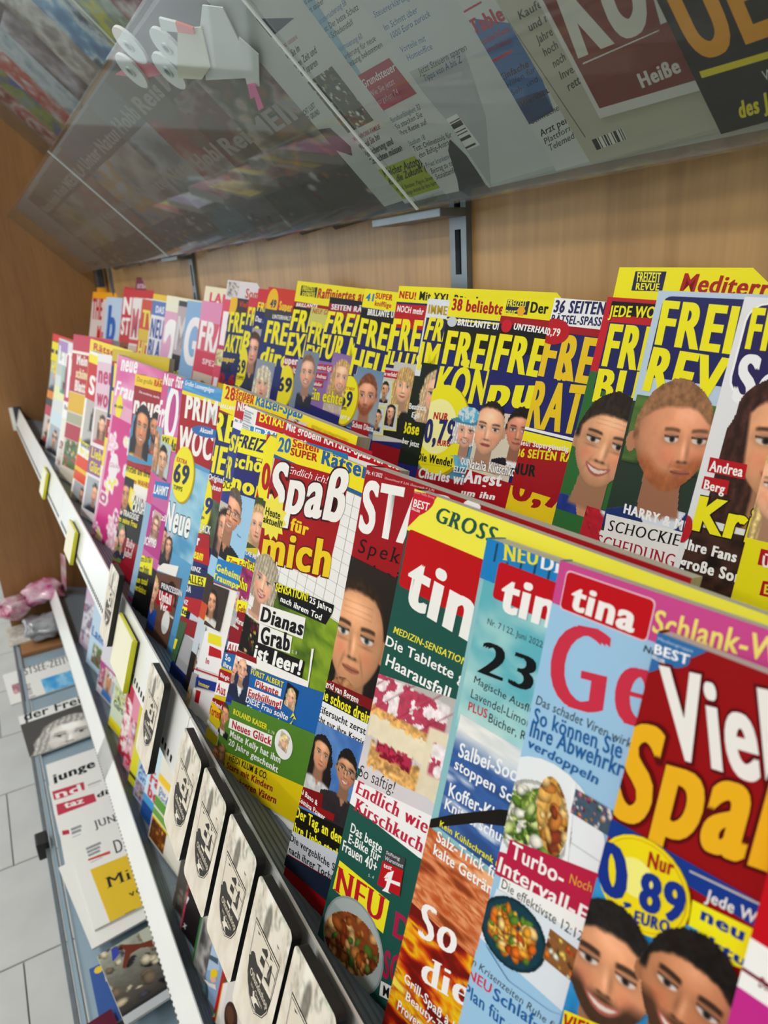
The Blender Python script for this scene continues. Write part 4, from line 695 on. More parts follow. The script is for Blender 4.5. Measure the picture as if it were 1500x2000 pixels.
{'n':'magazine','l':'red puzzle magazine with a 20 Seiten banner and a short-haired blond woman','g':'magazines in the front row','row':'front','O':[-0.53119,0.20011,-0.11818],'U':[0.97739,0.1872,-0.09828],'V':[-0.03839,-0.29995,-0.95318],'W':210,'H':290.4,'bow':0.004,'base':'4E6A1E','T':None,'E':[['P',1,'F0DE18',[0,0,210,0,210,18.7,0,18.7]],['P',2,'1E5A9E',[0,18,210,18,210,20.4,0,20.4]],['T',2,'1E6AB0','20|','h',[3.6,14.5,20.6,12,3.6,3.5]],['T',2,'C01E1E','Seiten|','h',[22.4,6.3,56.2,2.9,22.2,0.2]],['T',3,'A81818','SUPER|','h',[21.5,13.2,56.6,9.9,21.3,7.5]],['T',2,'1E5A9E','Rätsel|-Spaß','h',[61.5,9.7,111.8,7.4,61.2,-1.1]],['P',1,'EDEDEA',[0,21,210,21,210,300,0,300]],['P',2,'A8A8A4',[0,21,210,21,210,21.3,0,21.3]],['P',2,'A8A8A4',[0,29.5,210,29.5,210,29.8,0,29.8]],['P',2,'A8A8A4',[0,38,210,38,210,38.3,0,38.3]],['P',2,'A8A8A4',[0,46.5,210,46.5,210,46.8,0,46.8]],['P',2,'A8A8A4',[0,55,210,55,210,55.3,0,55.3]],['P',2,'A8A8A4',[0,63.5,210,63.5,210,63.8,0,63.8]],['P',2,'A8A8A4',[0,72,210,72,210,72.3,0,72.3]],['P',2,'A8A8A4',[0,80.5,210,80.5,210,80.8,0,80.8]],['P',2,'A8A8A4',[0,89,210,89,210,89.3,0,89.3]],['P',2,'A8A8A4',[0,97.5,210,97.5,210,97.8,0,97.8]],['P',2,'A8A8A4',[0,106,210,106,210,106.3,0,106.3]],['P',2,'A8A8A4',[0,114.5,210,114.5,210,114.8,0,114.8]],['P',2,'A8A8A4',[0,123,210,123,210,123.3,0,123.3]],['P',2,'A8A8A4',[0,131.5,210,131.5,210,131.8,0,131.8]],['P',2,'A8A8A4',[0,140,210,140,210,140.3,0,140.3]],['P',2,'A8A8A4',[0,148.5,210,148.5,210,148.8,0,148.8]],['P',2,'A8A8A4',[0,157,210,157,210,157.3,0,157.3]],['P',2,'A8A8A4',[0,165.5,210,165.5,210,165.8,0,165.8]],['P',2,'A8A8A4',[0,174,210,174,210,174.3,0,174.3]],['P',2,'A8A8A4',[0,182.5,210,182.5,210,182.8,0,182.8]],['P',2,'A8A8A4',[0,191,210,191,210,191.3,0,191.3]],['P',2,'A8A8A4',[0,199.5,210,199.5,210,199.8,0,199.8]],['P',3,'A8A8A4',[0,21,0.4,21,0.4,160,0,160]],['P',3,'A8A8A4',[11.6,21,12,21,12,160,11.6,160]],['P',3,'A8A8A4',[23.2,21,23.6,21,23.6,160,23.2,160]],['P',3,'A8A8A4',[34.8,21,35.2,21,35.2,160,34.8,160]],['P',3,'A8A8A4',[46.4,21,46.8,21,46.8,160,46.4,160]],['P',3,'A8A8A4',[58,21,58.4,21,58.4,160,58,160]],['P',3,'A8A8A4',[69.6,21,70,21,70,160,69.6,160]],['P',3,'A8A8A4',[81.2,21,81.6,21,81.6,160,81.2,160]],['P',3,'A8A8A4',[92.8,21,93.2,21,93.2,160,92.8,160]],['P',3,'A8A8A4',[104.4,21,104.8,21,104.8,160,104.4,160]],['P',3,'A8A8A4',[116,21,116.4,21,116.4,160,116,160]],['P',3,'A8A8A4',[127.6,21,128,21,128,160,127.6,160]],['P',3,'A8A8A4',[139.2,21,139.6,21,139.6,160,139.2,160]],['P',3,'A8A8A4',[150.8,21,151.2,21,151.2,160,150.8,160]],['P',3,'A8A8A4',[162.4,21,162.8,21,162.8,160,162.4,160]],['P',3,'A8A8A4',[174,21,174.4,21,174.4,160,174,160]],['P',3,'A8A8A4',[185.6,21,186,21,186,160,185.6,160]],['P',3,'A8A8A4',[197.2,21,197.6,21,197.6,160,197.2,160]],['P',4,'A20C12',[2,20.7,96.3,12.4,92.6,81.3,80.9,93.6,5.3,103.3,-4.5,94.2]],['T',5,'F2EEEE','Endlich ich!|','l',[23.1,27.6,71.9,22.5,25.1,21.7]],['T',6,'3A0508','Spaß|','P',[2.8,62.5,97.3,43.9,3.2,24.9]],['T',7,'EFEDE8','Spaß|','h',[2.8,62.5,97.3,43.9,3.2,24.9]],['T',8,'EDCB18','für|','x',[38,69.8,61.7,66.9,38,60]],['T',5,'5A1008','mich|','P',[6.5,106.8,94.6,87.5,4.9,80.2]],['T',6,'EDCB18','mich|','h',[6.5,106.8,94.6,87.5,4.9,80.2]],['B',8,'EDE04A',[13.1,67.6,18.2,0,0,18.2],13],['T',9,'181818','Heute|','n',[1.9,68.5,23.1,66.3,1.6,62.1]],['T',10,'181818','aktuell!|','n',[0.7,75.4,27.5,72.3,0.6,69.6]],['G',4,'cloudy',{'cols':['3A5212','5E7E1C','8AA828','6E9020'],'cells':5,'seed':7},[30.3,115.5,180.3,115.5,30.3,215.5],[48,37]],['G',7,'portrait',{'skin':'DCA78A','hair':'B4A890','sty':'bob','smile':1,'lip':'A82838','roll':2.4,'seed':3,'cloth':'D8D8D8','neckline':1,'ld':0.2,'s':0.645,'cy':-0.097,'cx':0},[-5.8,93.7,38.4,93.7,-5.8,156],[33,68]],['G',5,'blobs',{'seed':3,'bg':'14100C','cols':['D8B848','8A1830','3A6A28','E8D890','5A1424'],'n':46,'r':[0.08,0.2]},[-5.2,157.6,30.8,157.6,-5.2,193.8],[22,30]],['P',8,'0E0E10',[30.8,116.8,106.6,104.9,106.5,111.1,101.9,122.6,43,131,38.2,124.1]],['T',9,'EEE818','SENSATION!|','n',[34.1,122.9,76.5,114.8,33.7,116.4]],['T',10,'F4F4F0','25 Jahre|','n',[78.6,114.4,105.6,111.5,78.2,109.9]],['T',10,'F4F4F0','nach ihrem Tod|','n',[43.3,128.2,96.3,121.7,43.4,123.5]],['P',11,'F0EEEA',[18.7,140.5,78.4,127.4,80.3,144.3,20.6,156.5]],['T',12,'101010','Dianas|','x',[22.5,154.1,78.9,142.1,22.6,141.9]],['P',13,'F0EEEA',[22.5,156.4,67.7,148,69.1,161.9,25.8,172.6]],['T',14,'101010','Grab|','x',[28.7,171.3,67.8,160.4,26.4,157.7]],['P',15,'101010',[21.8,172.9,88.2,159.2,89,173.9,21.4,189.5]],['T',16,'F4F4F0','ist leer!|','x',[24.4,186.8,86.9,171.4,24,175]],['T',16,'D8D8C8','S. 8|','s',[71.3,160.2,77.7,158.5,71.1,157.7]],['P',17,'F2F0EC',[-4.2,192.2,97,171.2,93,146.2,95.7,145,99,176.7,-3.5,201.5]],['P',18,'8E0E14',[-2.7,192.3,29.1,185,30.8,189.5,-2.4,196.9]],['P',19,'1B5FA8',[-7.8,205.2,118.3,170.1,132.9,209.5,-3.1,245.5]],['P',20,'27304C',[-3.5,201.5,23.4,194.8,30.8,230.4,-4.8,241.4]],['G',21,'portrait',{'skin':'DCA890','hair':'E4DCC4','sty':'bun','cloth':'2A2C7A','lip':'B02030','roll':-8.7,'s':0.4,'cy':-0.36,'cx':0.02},[-11.7,190.6,11.8,190.6,-11.7,237.7],[22,49]],['G',22,'portrait',{'skin':'D09A7C','hair':'9A8A78','sty':'bald','cloth':'1E2A44','shirt':'E4E8F0','smile':1,'roll':-8.4,'s':0.476,'cy':-0.333,'cx':-0.024},[0.2,188.9,27.7,188.9,0.2,231.7],[21,45]],['T',23,'E8DC20','FÜRST ALBERT|','n',[26.5,200.7,71.1,190.2,25.9,196.3]],['P',24,'F0EEEA',[35.2,201,69.8,191.9,70.3,198.3,35.2,207.6]],['T',25,'B01828','Pikante|','n',[36.4,207.3,67.2,199.2,36,201.7]],['P',26,'F0EEEA',[27.4,211.9,74.5,199.1,74.7,207.2,27.9,220]],['T',27,'B01828','Enthüllung!|','n',[29.5,219.2,73.7,207,29.2,213]],['T',28,'F0F2F4','DIESE Frau sollte|','b',[28.2,225.4,85.5,210.9,28.3,220.3]],['T',29,'F0F2F4','Fürstin werden|','b',[31.6,231.2,83.3,217.4,31.8,226.3]],['G',27,'portrait',{'bg':'141010','skin':'D8A080','hair':'E0C890','sty':'long','smile':1,'roll':-6.6,'cloth':'181818','s':0.69,'cy':0.034,'cx':0.069},[75,183.1,90.1,183.1,75,201.3],[17,26]],['P',29,'E8DC20',[86.9,214.6,91.3,207.7,91.8,203,87.7,207.5,89.7,201.5,95.1,204.8,92.1,205.5,90.6,211.8]],['P',30,'4E7E28',[1.2,241.5,90.3,214.1,109.2,244.2,91.3,258.4,4.5,284.4,-0.9,250.9]],['P',31,'4E7E28',[9.6,233.7,129.4,200.3,146.1,243.6,12.3,281.5]],['G',32,'portrait',{'skin':'B87C54','hair':'3A2A1C','sty':'short','smile':1,'roll':-7.7,'cloth':'1C1E28','shirt':'E8E8E8','seed':8,'s':0.588,'cy':-0.176,'cx':-0.059},[-6.1,237.6,16.2,237.6,-6.1,269.2],[17,32]],['T',33,'E8DC20','ROLAND KAISER|','n',[15.9,243.3,64.2,231.3,15.2,238.8]],['T',34,'D8E4C8','S. 78|','s',[66.2,232.1,74.3,229.6,66.1,229.7]],['P',35,'F0EEEA',[13.1,248.9,73,231.5,74.3,240.7,13.8,257.5]],['T',36,'B01828','Neues Glück|','n',[18.5,254.9,74.2,239.3,17.5,248.6]],['T',37,'E4ECE0','Maite Kelly hat ihm|','n',[18.5,263,89.8,245.8,17.9,257.6]],['T',38,'E4ECE0','20 Jahre geschenkt|','n',[19.3,270.4,89.6,254.2,19.3,265]],['E',37,'E8E8E8',[88.2,229.9,11.6,0,0,11.6]],['G',38,'portrait',{'bg':'C8B8B0','skin':'E0AC90','hair':'E8D098','sty':'bob','smile':1,'roll':-12.3,'cloth':'A02878','s':0.8,'cy':-0.04,'cx':0},[82.1,221.1,94,221.1,82.1,234.7],[14,19]],['P',39,'DDC412',[-7,286.2,125,244.4,136.5,273.1,-7.4,310.6]],['G',40,'portrait',{'skin':'C8906C','hair':'A88048','sty':'long','smile':1,'roll':-10.1,'cloth':'584838','s':0.556,'cy':-0.222,'cx':0.028},[3.4,272.5,21.3,272.5,3.4,298.3],[14,26]],['G',41,'portrait',{'skin':'C88860','hair':'8A6038','sty':'long','cloth':'B09880','roll':-9,'s':0.556,'cy':-0.222,'cx':0.028},[-3.7,278.6,12.5,278.6,-3.7,304],[13,25]],['T',40,'1A1A14','HEIDI KLUM & CO.|','n',[25.6,281.7,79.4,266.7,25.2,276.2]],['T',41,'8E1418','Stars mit Kindern|','n',[24.7,289.7,89.2,271.2,24.1,284.3]],['T',42,'8E1418','von mehreren Vätern|','n',[19.9,301.1,96.6,277.1,19.6,295.1]]]},
{'n':'magazine','l':'orange-red price magazine squeezed behind the 20 Seiten puzzle magazine, blond woman on cover','g':'magazines in the front row','row':'front','O':[-0.55482,0.19965,-0.12363],'U':[0.97643,0.18114,-0.1174],'V':[-0.05801,-0.30365,-0.95102],'W':205,'H':285.4,'bow':0.003,'base':'D8C41A','T':None,'E':[['P',1,'A81820',[0,6,205,6,205,22,0,22]],['E',2,'C8141C',[10.1,26.3,19,0,0,36]],['E',3,'F0E424',[11.6,27.2,15,0,0,30]],['T',4,'B01018','0,|79','x',[4,44.2,23.3,44.9,2,23.3]],['P',4,'3E4A28',[-3.7,54.8,11.6,52.6,13.9,95.8,-8.6,104.3]],['G',5,'portrait',{'bg':'3E4A28','bg2':'58602E','skin':'D8A280','hair':'D8B078','sty':'long','roll':-6.6,'seed':11,'cloth':'6A5038','s':0.741,'cy':0.111,'cx':0.037},[-9.6,53.8,28.9,53.8,-9.6,95.4],[27,45]],['P',5,'2E6AA8',[0,103.4,205,103.4,205,109.6,0,109.6]],['T',6,'F0F0F0','SYLVIE M|EIS','n',[-4.5,107,15.2,105.1,-4.3,103.1]],['G',6,'cloudy',{'cols':['8A2058','B83A78','6A1848'],'cells':8},[-6.6,110,73.4,110,-6.6,152.1],[20,14]],['T',7,'181818','Verlie|bt','O',[-6.4,117.9,15,116.4,-6.6,110]],['T',8,'EEE81A','Verlie|bt','n',[-6.4,117.9,15,116.4,-6.6,110]],['T',7,'181818','Sohn|','O',[-6.4,138.2,13.8,136.2,-7.3,128.4]],['T',8,'EEE81A','Sohn|','n',[-6.4,138.2,13.8,136.2,-7.3,128.4]],['P',7,'8E1020',[0,144.2,205,144.2,205,200,0,200]],['P',9,'B8B4B8',[-13,144.3,4,140.4,8.2,172.3,-12.4,178.5]],['G',10,'portrait',{'skin':'C89070','hair':'221812','sty':'short','cloth':'888890','roll':-10,'s':0.667,'cy':-0.067,'cx':0},[-15.1,141.3,-2.7,141.3,-15.1,156.7],[10,15]],['G',11,'portrait',{'skin':'DCA88C','hair':'E8E0D0','sty':'long','cloth':'A8ACB4','roll':-7.8,'s':0.5,'cy':-0.3,'cx':0.025},[-7.5,140.8,6.1,140.8,-7.5,164.4],[10,24]],['G',12,'portrait',{'skin':'C89078','hair':'3A2820','sty':'long','cloth':'C088B8','roll':-10.9,'s':0.588,'cy':-0.176,'cx':0},[-15.6,155.1,-2.7,155.1,-15.6,173.3],[10,18]],['T',10,'F4F0F0','Dav|id','n',[8.1,147,16,145.8,7.8,143]],['P',12,'F2EA16',[2.9,148.2,33,139.9,34.5,148.9,4.5,158.7]],['T',13,'A01018','Geh|t','n',[6.8,158.3,18.7,155.6,5.6,150.9]],['T',12,'F0EEEE','War|um','n',[7,168.3,16.1,166.8,6.2,163]],['T',13,'F0EEEE','aus|','n',[5.4,173,14.2,172.2,5,169.5]],['P',10,'4A6A9A',[-17.5,182,0.7,176.9,5.8,212.5,-17.2,217.3]],['G',11,'portrait',{'skin':'D09878','hair':'1E1410','sty':'long','cloth':'E8C8D8','roll':-8.8,'s':0.435,'cy':-0.391,'cx':0.022},[-19.9,178.9,-6,178.9,-19.9,206.7],[12,27]],['G',12,'portrait',{'skin':'C89274','hair':'9A948C','sty':'short','cloth':'1C2438','smile':1,'roll':-10.6,'s':0.476,'cy':-0.333,'cx':0},[-9.7,177.1,4.5,177.1,-9.7,202],[11,25]],['P',13,'F0EEEE',[3.2,188.3,46.4,174.9,48.9,181.3,3.3,196.4]],['T',14,'B01820','AL|LES','n',[4.7,195.7,15.3,192.7,4,189.7]],['P',15,'2868A8',[0.6,200,33,189.4,38.6,203.3,2.3,214.3]],['T',16,'F2F2F2','So|','n',[4.6,205.6,13,203.6,3.7,200.2]],['T',16,'F2F2F2','ihre|','n',[4,212.3,17.1,209.5,3.5,207.9]],['G',11,'portrait',{'bg':'4E78B8','skin':'DCA48C','hair':'D8D8DC','sty':'bob','smile':1,'roll':-11.8,'cloth':'C89080','s':0.625,'cy':-0.125,'cx':-0.031},[-20.3,217,-1.4,217,-20.3,243.3],[13,25]],['P',17,'A81422',[-0.8,217.1,39.7,206.1,42.4,212.5,1.5,227.7]],['T',18,'F2F0F0','Birgi|t','n',[3.5,223.1,15.4,220.2,2.7,219.4]],['P',19,'F2F0F0',[0.4,227.6,43.2,214.3,47,223.5,1.2,242]],['T',20,'B01820','Aus|','n',[3,238.7,17.4,234.8,1.5,230]],['P',21,'8E1018',[-13.2,250,25,238.1,28.2,245.6,-16.5,257.9]],['T',22,'F0E8E8','Erfrischend|','n',[-9.8,253.6,16.9,248.6,-10.2,249.5]],['P',23,'E8B818',[-20.4,249.1,-17.2,248.6,16.5,250,17.6,260,-18.1,264.9]],['T',24,'A01818','Kühle Torten|','n',[-16.3,266.3,17.7,257.6,-18,258.8]],['G',25,'blobs',{'seed':44,'bg':'C8CCD4','cols':['8A1828','C84058','E8E4E4','401018','F0D8DC'],'n':60,'r':[0.1,0.25]},[-22.7,267.6,21.3,267.6,-22.7,273.5],[33,8]]]},
{'n':'magazine','l':'thin yellow and blue weekly squeezed between two leisure magazines, showing only its left strip','g':'magazines in the front row','row':'front','O':[-0.65518,0.20942,-0.10899],'U':[0.97732,0.18662,-0.1001],'V':[-0.04026,-0.30031,-0.95299],'W':200,'H':302,'bow':0.003,'base':'2A3C88','T':None,'E':[['P',1,'9CC8E8',[0,150,200,150,200,175,0,175]],['P',2,'3A2E2A',[0,175,200,175,200,205,0,205]],['P',3,'C84A28',[0,205,200,205,200,222,0,222]],['P',4,'C4CED8',[0,222,200,222,200,260,0,260]],['P',5,'2A2624',[0,260,200,260,200,304,0,304]],['P',1,'B81824',[0,0,200,0,200,16,0,16]],['T',2,'F0EEEE','NE|U','n',[3.5,8.9,17.6,7,3.1,0.9]],['P',2,'F0EEEE',[0,16,200,16,200,26,0,26]],['T',3,'28407A','Nr. 07|','n',[2.3,20,16.1,18.7,2.7,17.2]],['T',1,'E8E018','SP|','x',[-1.2,48.2,18.8,47.7,1.2,32.5]],['T',1,'E8E018','FR|','x',[-4.7,75.3,11.2,74,-5,55.3]],['P',2,'F2EA16',[-10.7,80.1,30.1,74.7,29.3,81,-9.8,92.5]],['T',3,'181818','NO|CH','n',[-9,88.3,4.6,85.4,-8.9,81.2]],['G',2,'portrait',{'bg':'C8C0B8','s':0.6,'skin':'C89070','hair':'2A1C18','sty':'long','cloth':'181820'},[-15.5,98.9,44.5,98.9,-15.5,155.1],[23,35]]]},
{'n':'magazine','l':'navy leisure weekly with EXTRA banner and smiling grey-haired man in glasses','g':'magazines in the front row','row':'front','O':[-0.61744,0.20459,-0.10816],'U':[0.97643,0.18114,-0.1174],'V':[-0.05801,-0.30365,-0.95102],'W':210,'H':301.6,'bow':0.004,'base':'EDEBE8','T':None,'E':[['P',1,'F0EEEA',[0,0,210,0,210,30,0,30]],['P',2,'C0101C',[21.2,0.9,245.1,-11.7,249.2,-0.2,21.1,13.1]],['T',3,'F0E81A','EXTRA!|','h',[26.1,8.4,63.8,5.5,26.3,0.8]],['T',3,'F2F0F0','Mit großem RÄTSEL-Spaß für Sie!|','h',[67.8,5.8,211.4,0.2,67.9,-1.1]],['G',2,'lines',{'seed':9,'n':8,'bg':'E4E8EC'},[0.7,2.4,16.7,2.4,0.7,20.4],[9,19]],['P',4,'2E86C4',[14,15.5,151.9,4.2,154.4,12,15.2,23.6]],['T',5,'F2F4F4','Im XXL|-Format','h',[20.7,20.1,59.2,15.9,20.4,14.9]],['P',6,'F2EA16',[-2.8,21.7,133.8,7.9,140.9,30.6,-5.6,44.1]],['T',7,'1F2360','FREIZE|IT','x',[-4.5,38.7,49.7,32,-1.2,27]],['P',8,'22246E',[-5.6,44.1,139.8,27.2,152.5,66.9,-11.7,83]],['T',9,'EFE51A','schö|ne','x',[-5.2,58.7,44.2,50.2,-5.5,46.2]],['T',10,'EFE51A','mo|mente','x',[-9.9,79.5,37.8,74.1,-9.1,64.2]],['P',11,'9CC8E8',[-11.7,83,150.7,61.2,183.7,156.9,-44.8,159.1]],['G',12,'portrait',{'skin':'D08E68','hair':'5E5048','sty':'short','glasses':1,'smile':1,'roll':3.6,'seed':5,'cloth':'191A1E','ld':-0.2,'beard':0.25,'beardc':'6A5A50','age':0.8,'s':0.548,'cy':-0.205,'cx':-0.027},[-14.9,68.9,33.2,68.9,-14.9,145.3],[33,75]],['T',13,'20303C','Martin|','s',[23.8,116.2,30.8,116.7,23.6,114.1]],['P',13,'F2EA16',[14.4,139.1,63.4,128,65.9,134.8,14.2,147.5]],['T',14,'A81818','Zum| Fest','h',[18.4,145.8,33.6,142.7,18,140.1]],['P',15,'1F7CC4',[-22.9,152.9,65.5,133.9,73.8,156.2,-25.2,176.7]],['T',16,'EFE51A','Das Gehei|mnis','h',[-22.5,163.3,30.6,155,-22.7,156.6]],['T',17,'EFE51A','TV-Traum|paar','h',[-22.5,172.5,31.2,163.5,-22.5,166.3]],['P',18,'9A101C',[-25.7,176.7,73.8,156.2,74.1,157.2,-25.7,177.9]],['P',19,'3A2E2A',[-30.5,179.9,28.7,168.1,28.3,210.8,-30.4,222]],['G',20,'portrait',{'skin':'C88E6E','hair':'6A4E38','sty':'bald','cloth':'141416','beard':0.3,'beardc':'7A5A40','roll':-9.1,'s':0.741,'cy':-0.111,'cx':0.037},[-32.3,176.1,-1.3,176.1,-32.3,209.7],[19,31]],['G',21,'portrait',{'skin':'C88A64','hair':'241610','sty':'long','cloth':'D8D4D0','smile':1,'roll':-10.9,'s':0.571,'cy':-0.143,'cx':-0.029},[-8.5,173.9,20.4,173.9,-8.5,211.3],[18,35]],['G',21,'portrait',{'bg':'D86820','bg2':'D89040','skin':'C08060','hair':'6A3018','sty':'long','cloth':'181414','roll':-4.5,'s':0.667,'cy':-0.067,'cx':0.033},[-46.6,198.3,-26.6,198.3,-46.6,224.4],[11,23]],['P',22,'F2EA16',[-29.4,212.6,1,206.4,1.6,212.1,-28.3,219.2]],['T',23,'1A1A1A','Dramatisch!|','n',[-26.7,217.1,-0.3,211,-27,213.4]],['P',24,'EDECEE',[-44.9,239.1,87.2,190.7,102.7,228.3,-34.9,272.4]],['P',25,'E8DC18',[11.4,219.5,33.8,213.1,37.6,222.1,14.2,228.7]],['P',26,'B8121C',[18.2,229.8,38.9,225.1,41.9,232,20,239.4]],['T',25,'B8121C','In|','n',[18.2,248.5,24.4,246.5,17.5,243.2]],['G',25,'portrait',{'bg':'C4CED8','bg2':'D8DCE0','skin':'CE9878','hair':'7A5838','sty':'long','roll':-0.5,'seed':10,'cloth':'E4E0DC','neckline':1,'s':0.69,'cy':-0.034,'cx':-0.069},[-33.2,217,5.2,217,-33.2,263.4],[24,42]],['G',26,'portrait',{'bg':'B8A8A0','skin':'C89070','hair':'2A2018','sty':'short','cloth':'888080','roll':-7.9,'s':0.741,'cy':-0.037,'cx':0},[-49.5,252,-33,252,-49.5,272.2],[10,17]],['P',27,'A81420',[-34.4,273.5,103.5,230.2,104.1,231.6,-34.3,274.8]],['P',28,'A8A8AC',[-36.9,276.7,9.9,264.7,12.7,309.4,-35.6,306.2]],['G',29,'portrait',{'skin':'B8805C','hair':'1C1614','sty':'short','cloth':'181A1C','roll':-16.1,'s':0.625,'cy':-0.125,'cx':-0.031},[-39.6,271.5,-14.8,271.5,-39.6,305.9],[15,30]],['G',29,'portrait',{'skin':'D8A884','hair':'E8D49A','sty':'long','cloth':'B8A898','smile':1,'roll':-12.4,'s':0.588,'cy':-0.176,'cx':0},[-13.5,276.5,9.3,276.5,-13.5,308.8],[15,28]],['P',30,'22348C',[8.9,267.8,69.8,246.2,73.1,253.9,10.7,277]],['T',31,'E8DC20','Im|mer','n',[15.7,273.1,22.4,271,14.8,269.1]],['P',32,'EDECEE',[9.2,279.1,74,255.8,90.9,293.8,8.6,318.4]],['P',33,'B8121C',[14,279,22.5,276.3,23.5,289.1,15.8,290.8]],['T',33,'1F4C9C','eint|','h',[13.3,312.3,26.7,307.6,12.9,306.7]]]},
{'n':'magazine','l':'yellow weekly with 28 Seiten puzzle banner and mit 69 Tipps badge','g':'magazines in the front row','row':'front','O':[-0.68644,0.20845,-0.09606],'U':[0.97643,0.18114,-0.1174],'V':[-0.05801,-0.30365,-0.95102],'W':210,'H':314.3,'bow':0.004,'base':'1E2A6A','T':None,'E':[['P',1,'F0DC22',[0,0,210,0,210,26,0,26]],['T',2,'B81820','28|','h',[5.6,13.3,24.6,12.3,4.9,1.3]],['T',3,'C02020','Seiten|','h',[24,5.7,56.9,3.2,25.4,0.6]],['T',4,'C02020','SUPER|','h',[24.7,10.7,58.4,7.9,25.6,6.1]],['T',2,'2470B4','Rätsel-Spaß|','h',[61,7.8,135.4,3.7,61.6,-2.8]],['G',3,'blobs',{'seed':5,'bg':'D8C8C0','cols':['8A5A50','2A2020','E8E0D8'],'n':30},[118,6,144,6,118,20],[14,12]],['G',2,'cloudy',{'cols':['E8C818','C8A810','F0E060']},[150,5,200,5,150,19],[29,12]],['T',3,'2A5AA0','Süße Abkühlung|','n',[152,12,197,12,152,8]],['T',3,'B81820','Herrlich frische|','n',[152,18,197,18,152,14]],['P',1,'9CC8E8',[30,168,210,168,210,186,30,186]],['P',2,'2A2624',[20,186,210,186,210,214,20,214]],['P',3,'C86830',[18,206,210,206,210,226,18,226]],['P',4,'C4CED8',[16,226,210,226,210,262,16,262]],['P',5,'A8A8AC',[10,262,210,262,210,300,10,300]],['P',2,'8E1420',[0,26,210,26,210,28,0,28]],['P',3,'16161A',[0,28,210,28,210,41,0,41]],['T',2,'F2F2EE','BRILLANT|E','n',[-0.3,23.8,29.5,20.6,0.7,20]],['T',4,'EFE51A','RE|IZ','x',[-8.1,56.1,36.3,51.7,-7.7,30.1]],['T',1,'EFE51A','HE|UTE','x',[-11.8,90.9,26.9,85.2,-11.4,64.1]],['P',2,'A81620',[0,93.9,210,93.9,210,123.9,0,123.9]],['T',3,'F2EEEE','Das Origi|nal','n',[-17.6,100,17.8,95,-17.3,94.1]],['T',3,'F2EEEE','100 Seit|en','n',[-17.6,109.9,16.3,104.3,-17.2,104.3]],['G',3,'cloudy',{'cols':['3A4A38','5A6A50','28301E'],'cells':4},[-17.8,114.1,102.2,114.1,-17.8,161.6],[17,10]],['E',4,'B89A10',[-3,127.6,19,0,0,31]],['E',5,'EFE21A',[-3.3,126.9,18,0,0,30]],['T',6,'1C2C7A','69|','x',[-12.8,135.9,16.8,130.1,-13.3,119.4]],['T',6,'C02020','MIT|','n',[-21.6,124.5,-14.5,123.4,-21.7,120.4]],['T',7,'1A1A1A','Tipps|','n',[-9,140.5,6,138.7,-9.1,136.7]],['T',6,'181818','ROY BLA|CK','O',[-22.7,157.2,10.6,151.2,-23,149.2]],['T',7,'F2F2F2','ROY BLA|CK','n',[-22.7,157.2,10.6,151.2,-23,149.2]],['P',8,'A81620',[-29.9,161.4,21.7,150.5,27.7,166.4,-30.2,174.5]],['T',9,'F4F2F0','Neuer|','x',[-26.7,174.1,5.8,167.2,-27.5,163.2]],['P',10,'B81218',[-35.9,178.4,26.6,163.5,32.8,179.3,-34.1,191.8]],['T',11,'F0DC18','sein Te|am','x',[-29.7,189.2,4.9,181.9,-30.2,178.9]],['P',12,'F2EA16',[-36.6,185.7,-26.5,183.6,-23.1,205.1,-35.3,206.5]],['G',13,'portrait',{'bg':'7A8A68','skin':'DCA488','hair':'A09078','sty':'bob','smile':1,'roll':-5.8,'cloth':'6A3A8A','s':0.645,'cy':-0.097,'cx':-0.032},[-37.4,185.9,-4.1,185.9,-37.4,230.8],[17,38]],['P',14,'1C2456',[-13.3,194.2,34.5,183.6,50.3,221.8,-5.6,233]],['T',15,'F0F0F0','PRI|NZ','n',[-5.7,198.1,6.1,195.1,-6.4,193.2]],['P',16,'F2EA16',[-4.8,202.1,37.4,190.7,40.9,199.2,-5.2,213.5]],['T',17,'181818','A|LLES','n',[-1.9,210.4,6.5,208.3,-3.9,202.6]],['T',15,'F0F0F0','DA|','n',[-2,220.9,9,218.3,-3.1,214.4]],['P',18,'B01822',[-20.4,232.3,46.1,212,52.4,234.3,-20.8,239.7]],['T',19,'F4F0F0','PRIN|Z','n',[-11.7,235.7,3.4,233.4,-12,230.8]],['P',20,'F2EA16',[-19.8,241.9,9.4,235.1,9.8,245.4,-19.2,251.5]],['T',21,'181818','Bitt|er','x',[-13.4,248,4.7,244.3,-13.7,241]],['P',22,'8E1420',[-18.5,253,38.3,239.2,39.7,257.3,-19.2,267.8]],['T',23,'F0EEEE','Jetzt|','n',[-12.3,262.7,2.5,259.4,-13.2,255.1]],['T',24,'F0EEEE','Wal|','n',[-8,267.9,3.4,265.2,-8.6,261.9]],['P',25,'3A5A38',[-23.4,258.8,15.8,249.6,9.2,297.2,-42.7,308.6]],['G',26,'portrait',{'skin':'C89070','hair':'4A3020','sty':'bob','hat':'E4E4E0','cloth':'D8D8D0','roll':-13.3,'s':0.606,'cy':-0.03,'cx':0.03},[-45.7,264.3,-13.6,264.3,-45.7,303.6],[17,32]],['G',27,'portrait',{'skin':'D8A080','hair':'C8A060','sty':'long','cloth':'E0E0D8','roll':-10.7,'s':0.588,'cy':-0.176,'cx':0},[-27.6,260.5,-3.3,260.5,-27.6,298],[14,31]],['P',28,'E8D818',[-7.7,276.7,5.3,273.2,3.7,285.5,-8.1,287.8]]]},
